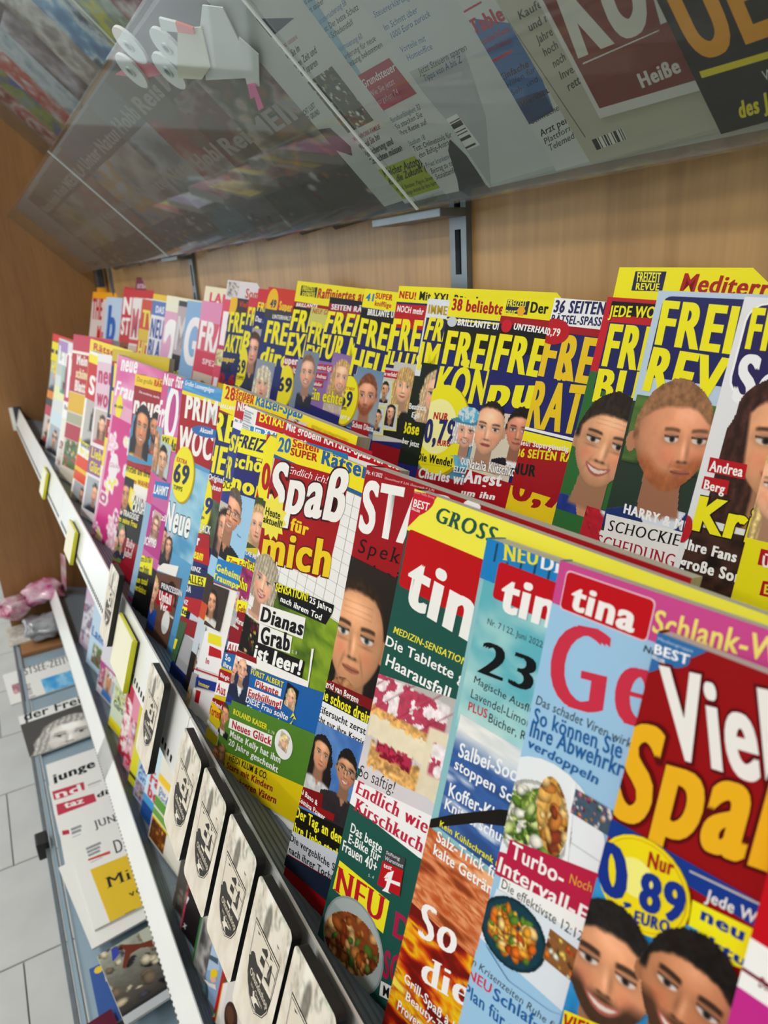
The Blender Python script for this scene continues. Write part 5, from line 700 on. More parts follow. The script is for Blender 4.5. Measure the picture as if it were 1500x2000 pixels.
{'n':'magazine','l':'red and white weekly with blue top strip and Extra 69 Tipps disc','g':'magazines in the front row','row':'front','O':[-0.81686,0.20297,-0.10256],'U':[0.97811,0.19636,-0.06884],'V':[-0.00824,-0.29404,-0.95576],'W':210,'H':306,'bow':0.005,'base':'5A9CC8','T':None,'E':[['G',1,'cloudy',{'cols':['3A86C4','4E9AD0','68B0DC'],'cells':4,'seed':2},[0,0,205,0,0,12.6],[34,8]],['T',2,'E4ECF4','Großes Lesevergnügen|','n',[3.4,7,69.8,5.8,4.9,1.9]],['P',2,'2E7A3A',[120,2,150,4,160,16,125,14]],['P',3,'EFD81A',[0,13.4,210,13.4,210,19.4,0,19.4]],['P',4,'A80E1C',[0,17.6,210,17.6,210,87.3,0,87.3]],['T',5,'F0EEEA','PRIM|A','x',[11.6,42.6,82.3,38.2,11.5,18.2]],['T',5,'F0EEEA','WOC|HE','x',[2.9,81.6,80.2,76.9,4,53.7]],['E',6,'2A6AB0',[61.6,49.6,29.4,-2.4,-0.3,6]],['T',7,'F2F4F4','Aktue|ll','n',[50,51.9,73.5,49.8,50.5,46.6]],['G',1,'cloudy',{'cols':['3A8AC8','78B8DC','A8D0E0','4E94C0'],'cells':3,'seed':6},[-12.7,92.3,177.3,92.3,-12.7,197.5],[31,28]],['E',6,'B89A10',[26.1,106.9,26,0,0,33]],['E',7,'F0E41A',[24,106,25,0,0,32]],['T',8,'C02020','EXTRA|','x',[5.6,94.6,30.6,93.4,6.2,89.6]],['T',8,'1C2450','69|','x',[2.7,119,39.4,114.4,2.6,98]],['T',9,'1A1A1A','TIPPS|','n',[5.9,127.4,28.4,125.3,6,122.4]],['T',2,'10182A','Neue|','O',[-2.5,177.4,57.3,171.3,-1.3,145.1]],['T',3,'F0F2F2','Neue|','x',[-2.5,177.4,57.3,171.3,-1.3,145.1]],['P',4,'D8B8C8',[-7.4,180.8,20.1,179,29.6,220,-6.5,226.6]],['G',5,'portrait',{'skin':'B8805C','hair':'201410','sty':'short','cloth':'181820','roll':-8.4,'s':0.435,'cy':-0.391,'cx':0},[-11.6,171.2,14.9,171.2,-11.6,221.8],[18,40]],['G',6,'portrait',{'skin':'C08A6A','hair':'2A1812','sty':'long','cloth':'201820','roll':-5.6,'s':0.571,'cy':-0.257,'cx':0.029},[5.1,180.2,26.3,180.2,5.1,215.6],[12,28]],['P',7,'EDECE4',[-5.1,230,45.9,221.7,48.2,208,12.2,216.4]],['P',8,'6A4A3A',[-4.4,231.7,59.9,218.6,57.7,305.3,-3.1,309.8]],['G',9,'portrait',{'skin':'D8A284','hair':'D0B078','sty':'short','cloth':'20489A','roll':-9.1,'s':0.455,'cy':-0.364,'cx':0},[-18.6,231.1,19.4,231.1,-18.6,300.8],[24,53]],['G',9,'portrait',{'skin':'C08868','hair':'3A1E14','sty':'bob','cloth':'E0D8D0','smile':1,'roll':-8.1,'s':0.667,'cy':-0.067,'cx':0},[27.1,225,58.8,225,27.1,268.3],[15,34]],['P',10,'1A1A1E',[14.6,237.6,46.4,232.7,47,243.7,14.9,248]],['T',11,'E8E8EC','PRINZ|ESSIN','n',[17.7,245.1,44,241.1,17.1,238.6]],['P',12,'A81420',[13.1,248.7,50.4,242.4,51.1,262.7,12.3,266.3]],['T',13,'F4F0F0','Unfa|ll','x',[17.7,259.5,41.3,256.2,16.3,248.5]],['T',14,'F4F0F0','Ver|','x',[24,269.5,42.3,265.2,23,260.3]],['E',15,'E6E6E0',[43.8,277.9,9,0,0,14]]],'extra_':0},
{'n':'magazine','l':'pink and blue weekly with a huge white letter O on the masthead','g':'magazines in the front row','row':'front','O':[-0.88792,0.20059,-0.11928],'U':[0.97681,0.18325,-0.11075],'V':[-0.05119,-0.30238,-0.95181],'W':210,'H':289.7,'bow':0.004,'base':'C860A0','T':None,'E':[['G',1,'cloudy',{'cols':['D878B0','B83A88','5AA8D8'],'cells':3,'seed':3},[0,0,200,0,0,58.4],[30,15]],['E',2,'F2F0F2',[17.2,30.5,17,0,0,36]],['E',3,'C04890',[18.9,29.2,8,0,0,24]],['P',4,'E8DC20',[-1.8,59.9,52.3,52.4,49.7,70,-2.8,77.8]],['T',5,'181818','XXL-A|usgabe','x',[0.7,75,33.7,71.3,1.9,61.9]],['G',6,'portrait',{'bg':'B8C8C8','skin':'C89474','hair':'181210','sty':'short','cloth':'181818','roll':-4.5,'s':0.69,'cy':-0.034,'cx':-0.034},[-6.2,67.3,29.4,67.3,-6.2,112.3],[15,34]],['P',7,'2A78C0',[-10.5,122,38.5,111.6,37.8,133.4,-12,142.9]],['T',8,'F2F2F2','ELAHM|T','x',[-5.1,136.7,31.3,129.5,-5.5,125.7]],['P',1,'B83088',[0,149.8,210,149.8,210,210,0,210]],['T',2,'F2E8F0','Plöt|zlich','n',[8.2,165.2,33.2,160.8,7.3,157.3]],['G',3,'portrait',{'bg':'C8A8A0','s':0.5,'skin':'D8A890','hair':'8A6040','sty':'long','cloth':'C8C0C0'},[10,153.8,32,153.8,10,195.8],[8,23]],['T',4,'F4F0F2','SÜCHTIG|','x',[-7.2,205.9,30.9,198.1,-8.3,195.8]],['P',1,'181818',[0,223.3,210,223.3,210,320,0,320]],['P',2,'F2EA16',[-9.6,221.6,30.6,212.6,35.5,233.4,-9.4,242.9]],['T',3,'181818','Extra EXTRA|','n',[-3.9,229,28.3,219.7,-4.7,221.9]],['T',3,'181818','Harry Styles|','n',[-4.5,243.1,27,234.8,-5.4,233.8]],['T',2,'E8DC20','nun total|','n',[-2.6,257.3,29.2,249.5,-3.2,249]],['T',3,'E8DC20','verrücktes|','n',[-2.3,267.9,31.1,261.3,-2.9,259.6]]]},
{'n':'magazine','l':'pink weekly tucked behind the letter O magazine','g':'magazines in the front row','row':'front','O':[-0.91671,0.20439,-0.10365],'U':[0.97755,0.1885,-0.09413],'V':[-0.03414,-0.29913,-0.9536],'W':210,'H':305.5,'bow':0.004,'base':'D0548C','T':None,'E':[['T',1,'F4F0F2','Nur für|','x',[2.2,16,55.5,12.4,2.8,2.4]],['T',1,'F4F0F2','Frau|en','x',[-3,68.9,27.1,66.3,0.4,36.7]],['G',2,'portrait',{'bg':'88A8C0','skin':'D8A484','hair':'B88850','sty':'long','cloth':'6888A8','roll':-5.1,'s':0.667,'cy':-0.067,'cx':0},[-27.5,69.2,20.4,69.2,-27.5,129],[19,44]],['P',1,'8FB4CE',[0,170,210,170,210,300,0,300]]]},
{'n':'magazine','l':'red weekly with a yellow puzzle band on top and a long-haired woman on cover','g':'magazines in the front row','row':'front','O':[-1.05709,0.19599,-0.11808],'U':[0.9778,0.20654,-0.03532],'V':[0.02603,-0.28698,-0.95758],'W':210,'H':289.2,'bow':0.004,'base':'9A1420','T':None,'E':[['P',1,'F0C818',[0,0,210,0,210,16.4,0,16.4]],['T',2,'2A2010','Das große| Rätsel','l',[7.1,10,56.4,10,8.4,3.5]],['T',3,'C83018','RÄT|SEL','x',[61.3,10.5,84.4,10,62.9,2.1]],['T',1,'E8D0D0','Die moderne, starke|','n',[16.7,25.1,80.7,25.8,18.1,21.7]],['T',1,'F0EEEA','neue| post','x',[2.3,55.2,86.1,51.8,5.6,28.6]],['P',2,'4A90B8',[6.3,56.8,95.9,54.5,82.9,117.5,-11.3,126.7]],['G',3,'portrait',{'skin':'A86840','hair':'14100E','sty':'short','cloth':'8A2A20','beard':0.9,'beardc':'1A1210','roll':0.4,'s':0.645,'cy':-0.161,'cx':0},[51.4,40.9,99.5,40.9,51.4,103.1],[19,43]],['G',4,'portrait',{'skin':'C07A4C','hair':'140E0C','sty':'long','cloth':'D8B868','smile':1,'neckline':1,'roll':4.3,'s':0.667,'cy':-0.067,'cx':0.033},[2.9,32.3,66.3,32.3,2.9,115.1],[25,56]],['P',3,'A81820',[0,123.3,210,123.3,210,131.3,0,131.3]],['P',4,'EFDC1C',[0,131.3,210,131.3,210,151.3,0,151.3]],['T',5,'1A1A14','Wirbel um ih|re','n',[-1.8,140.8,66.1,135.4,-2.1,130.6]],['P',5,'F0EAE4',[0,151.3,210,151.3,210,167.3,0,167.3]],['T',6,'B01820','Die ganze WAH|RHEIT','n',[-4.1,154.9,67.8,149.6,-3.6,147.5]],['P',1,'16140E',[0,171.3,210,171.3,210,231.3,0,231.3]],['G',7,'portrait',{'bg':'16140E','skin':'B07A50','hair':'141010','sty':'short','cloth':'101010','roll':-4.2,'s':0.741,'cy':-0.037,'cx':-0.037},[-10.8,147.3,31.8,147.3,-10.8,202.1],[16,35]],['P',8,'EFDC1C',[22.2,158.4,39.4,163.6,35.6,191.3,21.6,181.1]],['T',9,'F0F0EC','HORR|OR','x',[30.4,179.1,61.3,176.3,29.9,164.6]],['T',10,'F0F0EC','CRAS|H','x',[36.6,191.1,67.7,188,36.5,178.8]],['T',8,'F0F0EC','die TRAGÖDIE|','n',[-5.5,204.8,61.6,199.4,-4.6,196.5]],['T',9,'EFDC1C','um seine Frau|','n',[-5.5,215.3,60.2,209.8,-5.2,207]],['P',2,'8E1424',[0,231.3,210,231.3,210,300,0,300]],['P',10,'5A7A3A',[-14.8,217.6,22.8,215,28.2,270.9,-9.3,275]],['G',11,'portrait',{'skin':'C08A68','hair':'2A1C14','sty':'bob','cloth':'3A2A3A','roll':-10.5,'s':0.588,'cy':-0.176,'cx':0},[-13.8,222.5,16,222.5,-13.8,268.6],[13,29]],['G',12,'portrait',{'skin':'C89272','hair':'8A7868','sty':'short','cloth':'202840','roll':-9.1,'s':0.571,'cy':-0.257,'cx':0},[2.9,214.3,34.9,214.3,2.9,265.2],[14,33]],['T',3,'F2E8E8','Baby|','e',[36.2,243.3,61.6,241.2,36.7,230.7]],['T',13,'F2E8E8','Jubel|','e',[33.8,257.8,59.1,254.9,34.5,245.7]]]},
{'n':'magazine','l':'pink weekly with a yellow speech bubble and pink sticker sheet','g':'magazines in the front row','row':'front','O':[-1.22528,0.20499,-0.10356],'U':[0.97723,0.18596,-0.10219],'V':[-0.04241,-0.30072,-0.95277],'W':210,'H':305.9,'bow':0.004,'base':'E4A8C4','T':None,'E':[['G',1,'cloudy',{'cols':['D860A0','E488B8','F0C0D4'],'cells':3},[3.5,-4.6,208.5,-4.6,3.5,74.9],[20,16]],['T',2,'F6F2F4','neue|','x',[17.7,22.6,78.6,17.3,19.8,-2.2]],['T',2,'F6F2F4','Frau|','x',[4.6,64.8,73.8,61.2,10.4,41.2]],['E',3,'EDE020',[28.2,80.2,13,0,0,20]],['T',4,'3A3420','Mit tollen|','n',[10.4,83.9,43.6,80.1,10.7,78.7]],['G',4,'stickers',{'bg':'D03888','cols':['E8E4B8','F0B8D0','B84878','E8E060','C8D8E8']},[8.2,97,158.2,97,8.2,304.9],[39,108]],['E',5,'EDE6EA',[40.1,176.7,18,0,0,22]],['T',6,'B83A78','Glücks|','l',[25.6,180.6,60.9,173.7,24.5,173.1]]]},
{'n':'magazine','l':'yellow and navy weekly just left of the pink sticker cover','g':'magazines in the front row','row':'front','O':[-1.28917,0.20951,-0.09898],'U':[0.97755,0.20891,-0.02738],'V':[0.03414,-0.28525,-0.95784],'W':210,'H':311.5,'bow':0.004,'base':'F0EDE6','T':None,'E':[['P',1,'C8B020',[0,0,210,0,210,20,0,20]],['P',2,'A81824',[0,20,210,20,210,28,0,28]],['P',3,'232A66',[0,28,210,28,210,116,0,116]],['P',1,'B01828',[0,118,210,118,210,150,0,150]],['P',2,'EFD820',[0,150,210,150,210,200,0,200]],['G',1,'portrait',{'bg':'C8B8B0','s':0.55,'skin':'D8A284','hair':'5A3A22','sty':'long','cloth':'B8384A','smile':1},[6,205,96,205,6,280],[17,32]],['T',4,'EFE21A','NEUE|','x',[12,62,132,62,12,24]],['T',5,'EFE21A','FR|AU','x',[10,108,70,108,10,70]],['T',3,'1F2360','99|','x',[10,182,50,182,10,158]],['T',2,'F0F0F0','Mit Spaß|','n',[10,140,70,140,10,131]]]},
{'n':'magazine','l':'white weekly with blurred pink two-line title, fourth from the far group','g':'magazines in the front row','row':'front','O':[-1.37568,0.19757,-0.11103],'U':[0.97755,0.20891,-0.02738],'V':[0.03414,-0.28525,-0.95784],'W':210,'H':296.5,'bow':0.004,'base':'E8E2E4','T':None,'E':[['P',1,'E8E4E8',[0,0,210,0,210,14,0,14]],['P',2,'E0C0D0',[0,14,210,14,210,95,0,95]],['P',1,'8E5A90',[0,165,210,165,210,215,0,215]],['G',1,'portrait',{'bg':'C8B8B0','s':0.55,'skin':'D8A284','hair':'5A3A22','sty':'long','cloth':'B8384A','smile':1},[8,98,78,98,8,158],[12,24]],['G',1,'portrait',{'bg':'A8B0B8','s':0.55,'skin':'C89070','hair':'3A2C22','sty':'short','cloth':'26303C','smile':1},[8,220,88,220,8,280],[14,24]],['T',3,'C03A70','neue|','x',[8,50,98,50,8,20]],['T',3,'B83060','woche|','x',[8,90,118,90,8,60]],['T',2,'E8D820','Liebe|','x',[10,185,70,185,10,167]],['T',2,'E8D820','Glück|','x',[10,210,70,210,10,192]]]},
{'n':'magazine','l':'white and yellow magazine with a black-and-white portrait of a woman','g':'magazines in the front row','row':'front','O':[-1.50042,0.20122,-0.11375],'U':[0.97755,0.1885,-0.09413],'V':[-0.03414,-0.29913,-0.9536],'W':210,'H':294.9,'bow':0.004,'base':'F4F2EE','T':None,'E':[['P',1,'F0E21A',[0,6,210,6,210,22,0,22]],['P',2,'C81A24',[0,22,210,22,210,92,0,92]],['P',1,'E8DE20',[0,172,210,172,210,180,0,180]],['P',1,'E0481A',[0,205,210,205,210,255,0,255]],['P',2,'E8C010',[0,228,210,228,210,236,0,236]],['G',3,'portrait',{'bg':'B8B8B4','s':0.6,'skin':'C8C0B8','hair':'141414','sty':'bob','cloth':'303030','grey':1},[10,92,120,92,10,176],[18,31]],['G',1,'portrait',{'bg':'A8B0B8','s':0.55,'skin':'C89070','hair':'3A2C22','sty':'short','cloth':'26303C','smile':1},[10,256,100,256,10,296],[15,14]],['T',3,'F4F2F0','ST|ARS','x',[14,80,84,80,14,46]],['T',1,'EFE020','Ihr Leben|','n',[12,200,82,200,12,188]],['T',2,'3A3A3A','bleibt|','n',[12,186,72,186,12,177]]]},
{'n':'magazine','l':'red magazine with a three-line pale title near the far end','g':'magazines in the front row','row':'front','O':[-1.71138,0.20305,-0.09263],'U':[0.97755,0.20891,-0.02738],'V':[0.03414,-0.28525,-0.95784],'W':210,'H':315.7,'bow':0.004,'base':'D8CFC4','T':None,'E':[['P',1,'C02848',[0,0,210,0,210,34,0,34]],['P',2,'F0E8E0',[0,34,210,34,210,40,0,40]],['P',3,'B82030',[0,40,210,40,210,122,0,122]],['P',1,'DDB018',[0,124,210,124,210,165,0,165]],['P',1,'A8A890',[0,168,210,168,210,190,0,190]],['P',1,'B02840',[0,192,210,192,210,225,0,225]],['G',1,'blobs',{'bg':'587040','cols':['E8D8C0','C84050','E8C030','486030']},[10,226,130,226,10,286],[16,20]],['T',4,'F2EEE8','Mein|','x',[30,62,90,62,30,42]],['T',4,'EEE0B0','schönes|','x',[30,90,110,90,30,70]],['T',4,'F2EEE8','Blatt|','x',[30,118,90,118,30,96]]]},
{'n':'magazine','l':'white magazine with large pink N on a magenta field, near the far end','g':'magazines in the front row','row':'front','O':[-1.78991,0.19766,-0.11421],'U':[0.97798,0.20422,-0.04302],'V':[0.01817,-0.28863,-0.95727],'W':210,'H':293.3,'bow':0.004,'base':'F2EEF0','T':None,'E':[['P',1,'E4DCE4',[0,0,210,0,210,22,0,22]],['P',1,'C02868',[0,28,210,28,210,132,0,132]],['P',1,'E8E4D8',[0,170,210,170,210,220,0,220]],['G',1,'blobs',{'bg':'D8D0C8','cols':['A83050','E8E0D8','C8A060']},[8,222,108,222,8,282],[13,19]],['T',2,'F4F0F2','N|EU','x',[10,120,70,120,10,30]],['T',3,'8A3048','Rezepte|','n',[10,150,70,150,10,140]]]},
{'n':'magazine','l':'pale green and lilac magazine with white masthead, second from the far end','g':'magazines in the front row','row':'front','O':[-1.99487,0.20112,-0.11409],'U':[0.97755,0.1885,-0.09413],'V':[-0.03414,-0.29913,-0.9536],'W':210,'H':294.6,'bow':0.004,'base':'D4DCD8','T':None,'E':[['P',1,'A888C0',[0,4,210,4,210,30,0,30]],['P',2,'C0C8C0',[0,30,210,30,210,90,0,90]],['P',1,'E4E8B0',[0,118,210,118,210,150,0,150]],['P',1,'C8DCE4',[0,180,210,180,210,215,0,215]],['G',3,'portrait',{'bg':'A8C0B8','s':0.55,'skin':'D8A284','hair':'5A3A22','sty':'long','cloth':'488878','smile':1},[40,50,130,50,40,130],[10,24]],['G',1,'portrait',{'bg':'A8B0B8','s':0.55,'skin':'C89070','hair':'3A2C22','sty':'short','cloth':'26303C','smile':1},[8,216,98,216,8,286],[10,20]],['T',4,'F4F4F4','Land|','x',[8,60,108,60,8,18]]]},
{'n':'magazine','l':'yellow and black weekly leaning against the wooden side panel at the far end','g':'magazines in the front row','row':'front','O':[-2.12981,0.202,-0.1086],'U':[0.97791,0.19234,-0.08182],'V':[-0.02153,-0.29668,-0.95474],'W':210,'H':300,'bow':0.004,'base':'3A3030','T':None,'E':[['P',1,'D83028',[0,0,210,0,210,18,0,18]],['P',1,'E8DC20',[0,20,210,20,210,40,0,40]],['P',1,'E8D820',[0,50,210,50,210,70,0,70]],['P',1,'E0801A',[0,150,210,150,210,170,0,170]],['P',1,'B83048',[0,190,210,190,210,215,0,215]],['G',1,'portrait',{'bg':'A8B0B8','s':0.55,'skin':'C89070','hair':'3A2C22','sty':'short','cloth':'26303C','smile':1},[6,72,96,72,6,148],[9,21]],['G',1,'portrait',{'bg':'C8B8B0','s':0.55,'skin':'D8A284','hair':'5A3A22','sty':'long','cloth':'B8384A','smile':1},[6,216,96,216,6,286],[9,19]],['T',2,'F0DC20','TV|','x',[8,60,78,60,8,26]],['T',2,'F0DC20','HIT|','x',[8,100,78,100,8,70]]]},
{'n':'magazine','l':'yellow-topped magazine standing up behind the others close to the far end','g':'magazines in the front row','row':'front','O':[-1.59514,0.21953,-0.09834],'U':[0.978,0.19369,-0.07747],'V':[-0.01707,-0.2958,-0.9551],'W':210,'H':314.9,'bow':0.004,'base':'E8D060','T':None,'E':[['P',1,'F0D838',[0,0,210,0,210,30,0,30]],['T',2,'B81824','Rätsel|','n',[20,20,140,20,20,6]]]},
{'n':'magazine','l':'yellow and red weekly at the right end of the back row, mostly hidden','g':'magazines in the back row','row':'back','O':[-0.21307,0.36211,-0.026],'U':[0.97755,0.20891,-0.02738],'V':[0.03414,-0.28525,-0.95784],'W':210,'H':280.8,'bow':0.003,'base':'E9DF18','T':None,'E':[['G',1,'portrait',{'bg':'C8B890','skin':'DCA480','hair':'D8B878','sty':'long','cloth':'C8A888','roll':-3.5,'s':0.69,'cy':-0.034,'cx':0.069},[-15.4,65.4,34.7,65.4,-15.4,121.3],[106,103]],['P',1,'B01420',[8.2,125.1,26,124.8,27.9,132.6,8.5,133.6]],['T',2,'F2EEEE','ÜBER|','x',[10.7,133.9,24.8,133.5,10,128.4]],['P',1,'B01420',[12.9,140.9,29.3,138.6,31.4,147.3,13,148.6]],['T',2,'E8DC20','EXTRA|','x',[14.8,147.1,31,145.5,14.3,142.4]]]},
{'n':'magazine','l':'white weekly with dark blue masthead, brunette woman and yellow Kris headline','g':'magazines in the back row','row':'back','O':[-0.24721,0.36408,-0.02489],'U':[0.97811,0.20122,-0.05292],'V':[0.00804,-0.29073,-0.95677],'W':210,'H':282.3,'bow':0.003,'base':'E4E4E8','T':None,'E':[['P',1,'F4F4F4',[183,2.7,186.8,3.4,190.1,5.6,192.3,8.8,193,12.7,193,42.2,192.3,46,190.1,49.3,186.8,51.4,183,52.2,13,52.2,9.2,51.4,6,49.3,3.8,46,3,42.2,3,12.7,3.8,8.8,6,5.6,9.2,3.4,13,2.7]],['P',2,'2A2258',[183.2,3.5,186.6,4.2,189.5,6.2,191.5,9.1,192.2,12.5,192.2,41.9,191.5,45.3,189.5,48.3,186.6,50.2,183.2,50.9,13.2,50.9,9.7,50.2,6.8,48.3,4.9,45.3,4.2,41.9,4.2,12.5,4.9,9.1,6.8,6.2,9.7,4.2,13.2,3.5]],['T',3,'EFE51A','FR|EIZEIT','x',[6.8,26.3,24.1,26.6,5.7,5.8]],['T',4,'F0F0F4','So|nntag','x',[6.8,54.7,32.5,55.1,6,30.2]],['G',5,'portrait',{'skin':'C88C66','hair':'3A1E18','sty':'long','roll':-4.1,'seed':7,'cloth':'1A1414','neckline':1,'smile':1,'s':0.667,'cy':0,'cx':0},[8.7,24.7,72.2,24.7,8.7,120.1],[120,150]],['P',6,'B8141E',[3.9,86.4,24,86.4,24.7,94.4,4.3,94.5]],['T',7,'F4F0F0','Andrea|','n',[5.1,93.8,23,93.3,4.8,88.2]],['P',6,'B8141E',[3.5,97.2,17.2,96.8,17.9,104.6,3.6,104.3]],['T',7,'F4F0F0','Berg|','n',[4.8,104,16.3,104.3,4.5,99]],['G',1,'cloudy',{'cols':['2A1A16','4A2E24','1C1412'],'cells':4},[4.4,125.4,66.8,121,2.7,162],[41,20]],['T',6,'1A1008','Kris|e','O',[3.9,127.6,49.3,125.4,4,108.8]],['T',7,'EFE51A','Kris|e','x',[3.9,127.6,49.3,125.4,4,108.8]],['T',2,'1A1414','Ihre Fans m|achen','O',[3.1,139.4,39.7,138.3,2.9,133.7]],['T',3,'F4F2F2','Ihre Fans m|achen','x',[3.1,139.4,39.7,138.3,2.9,133.7]],['T',2,'1A1414','große Sorg|en','O',[3.2,150,40.2,148.6,2.8,143.8]],['T',3,'F4F2F2','große Sorg|en','x',[3.2,150,40.2,148.6,2.8,143.8]],['E',8,'B8202A',[0.2,128.6,4.5,0,0,8]]]},
{'n':'magazine','l':'yellow weekly sticking up behind the red-haired man cover, with navy logo and red lettering','g':'magazines in the back row','row':'back','O':[-0.35451,0.38545,-0.00756],'U':[0.978,0.2039,-0.04409],'V':[0.01707,-0.28886,-0.95722],'W':260,'H':305.2,'bow':0.003,'base':'EFE51A','T':None,'E':[['P',1,'20244E',[12.3,2.5,33.8,2.5,33.8,14.8,12.3,14.8]],['T',2,'EFE51A','FREIZEIT|','n',[14.8,9,31.2,9.3,14,3.1]],['T',3,'EFE51A','REVUE|','n',[15.2,14.1,31.5,14.3,14.9,9.9]],['T',1,'A81A1A','Mediterr|ane Küche','n',[45.1,13.9,98.6,16.6,46,3.6]]]},
{'n':'magazine','l':'navy and yellow leisure weekly with bearded red-haired man in blue suit','g':'magazines in the back row','row':'back','O':[-0.30438,0.36513,-0.0214],'U':[0.97811,0.20126,-0.0528],'V':[0.00817,-0.2907,-0.95678],'W':210,'H':286,'bow':0.003,'base':'2A3A2E','T':None,'E':[['P',1,'B8CCE0',[0,0,210,0,210,66.1,0,66.1]],['P',2,'20245E',[199.2,3,201.1,3.4,202.7,4.4,203.8,6.1,204.2,8,204.2,46,203.8,47.9,202.7,49.6,201.1,50.6,199.2,51,9.2,51,7.3,50.6,5.7,49.6,4.6,47.9,4.2,46,4.2,8,4.6,6.1,5.7,4.4,7.3,3.4,9.2,3]],['T',3,'EFE51A','FREI|ZEIT','x',[5.3,30.8,51,32.3,4.4,6.1]],['T',4,'EFE51A','REV|UE','x',[4.4,58.5,51.5,60.9,5.2,33.5]],['G',5,'cloudy',{'cols':['3A5A2A','5A7A3A','1E2A1E'],'cells':4},[2,62.1,207,62.1,2,103.9],[112,16]],['G',6,'portrait',{'skin':'C4805C','hair':'8A6040','sty':'short','beard':0.75,'beardc':'A0562E','yaw':0.75,'roll':-6.1,'seed':3,'cloth':'20326A','shirt':'D8E0EC','ld':0.4,'hl':0.02,'lip':'A05848','brow':1.1,'s':0.588,'cy':-0.176,'cx':0},[-9.2,42.6,70.1,42.6,-9.2,146.3],[130,161]],['T',7,'F4F4F4','HARRY & M|EGHAN','x',[11.9,134.7,50.2,135.4,11.6,129]],['P',8,'E8E6E4',[1.2,138.1,76.3,135.3,78,160.1,-0.3,165.3,-3.5,149.4,2.3,149]],['T',9,'141414','SCHOCKIER|ENDE','e',[4.7,148.3,56.5,144.5,4.9,141.2]],['T',9,'A01830','SCHEIDUNG|','e',[-0.4,160.5,51,158.3,-0.7,152.2]]]},
{'n':'magazine','l':'red-topped leisure weekly with smiling dark-haired man','g':'magazines in the back row','row':'back','O':[-0.34451,0.36519,-0.02504],'U':[0.97809,0.19571,-0.07094],'V':[-0.01039,-0.29447,-0.95561],'W':210,'H':282.5,'bow':0.003,'base':'2E6A34','T':None,'E':[['P',1,'C0202C',[0,0,210,0,210,47.8,0,47.8]],['P',2,'181410',[3.9,2.4,193.9,2.4,193.9,10.9,3.9,10.9]],['T',3,'181410','JEDE WO|CHE NEU','O',[3.8,12.2,35.6,10.8,3.5,5.4]],['T',4,'EFE51A','JEDE WO|CHE NEU','n',[3.8,12.2,35.6,10.8,3.5,5.4]],['P',2,'22245E',[5.6,15.5,197.6,15.5,197.6,59.3,5.6,59.3]],['T',3,'EFE51A','FR|EIZEIT','x',[7.3,43,32.3,42.6,6.5,17.2]],['T',4,'EFE51A','BU|NTE','x',[6.9,66.6,39.1,64.7,6.2,46.1]],['G',5,'portrait',{'skin':'CC9068','hair':'2A2018','sty':'short','smile':1,'roll':5.1,'seed':6,'cloth':'22388A','age':0.9,'ld':0.2,'hl':0.05,'s':0.645,'cy':-0.097,'cx':0.016},[-9.5,51.3,56.4,51.3,-9.5,142.1],[91,130]],['G',6,'blobs',{'seed':2,'bg':'B82030','cols':['E8E4E4','C82838','F0ECEC'],'n':40},[22.6,134.2,82.6,134.2,22.6,165.1],[43,22]]]},
{'n':'magazine','l':'dull yellow and navy puzzle magazine with white 36 SEITEN banner','g':'magazines in the back row','row':'back','O':[-0.39354,0.3652,-0.02568],'U':[0.97805,0.19471,-0.07417],'V':[-0.01369,-0.29513,-0.95536],'W':210,'H':281.9,'bow':0.003,'base':'1F2366','T':None,'E':[['P',1,'ECECEC',[0,0,210,0,210,18.3,0,18.3]],['T',2,'26285A','36 SEITEN|','x',[1.2,9.8,42,8.4,1.3,1.8]],['T',3,'26285A','RÄTSEL-SPASS|','n',[1,17.3,41.4,15.9,1,11.7]],['P',4,'A01820',[0,18.3,210,18.3,210,23.3,0,23.3]],['T',1,'E8C21A','FRE|IZEIT','x',[0.5,54.2,44.5,54.1,0.1,24.9]],['T',2,'E8C21A','RÄT|SEL','x',[-1.2,91.9,44.5,88.7,-1.2,59.7]],['E',5,'B81824',[5.7,23.1,13,0,0,9]],['T',6,'F2E8E0','0,79|','n',[-0.1,26.2,11.4,25.7,-0.5,21.2]],['P',3,'F0EEEE',[0,92.3,210,92.3,210,94.3,0,94.3]],['P',3,'EFE21A',[0,95.3,210,95.3,210,113.3,0,113.3]],['P',4,'A0141C',[0,102.6,210,102.6,210,136.6,0,136.6]],['T',5,'F0E8E8','Neu! Supergünstig|','n',[-2.9,106.4,40.4,102.2,-3.1,102.4]],['T',6,'E8D818','36 SEITEN R|ÄTSEL','x',[-2,115,40.2,109.3,-2.5,109]],['P',5,'E9C818',[0,136.6,210,136.6,210,300,0,300]],['T',5,'1A1A1A','NUR|','x',[-2.7,128.1,18.8,125.5,-3.4,120.1]],['T',6,'A0101C','0,79|','x',[2,146.2,66.8,140,2,129.7]]]},
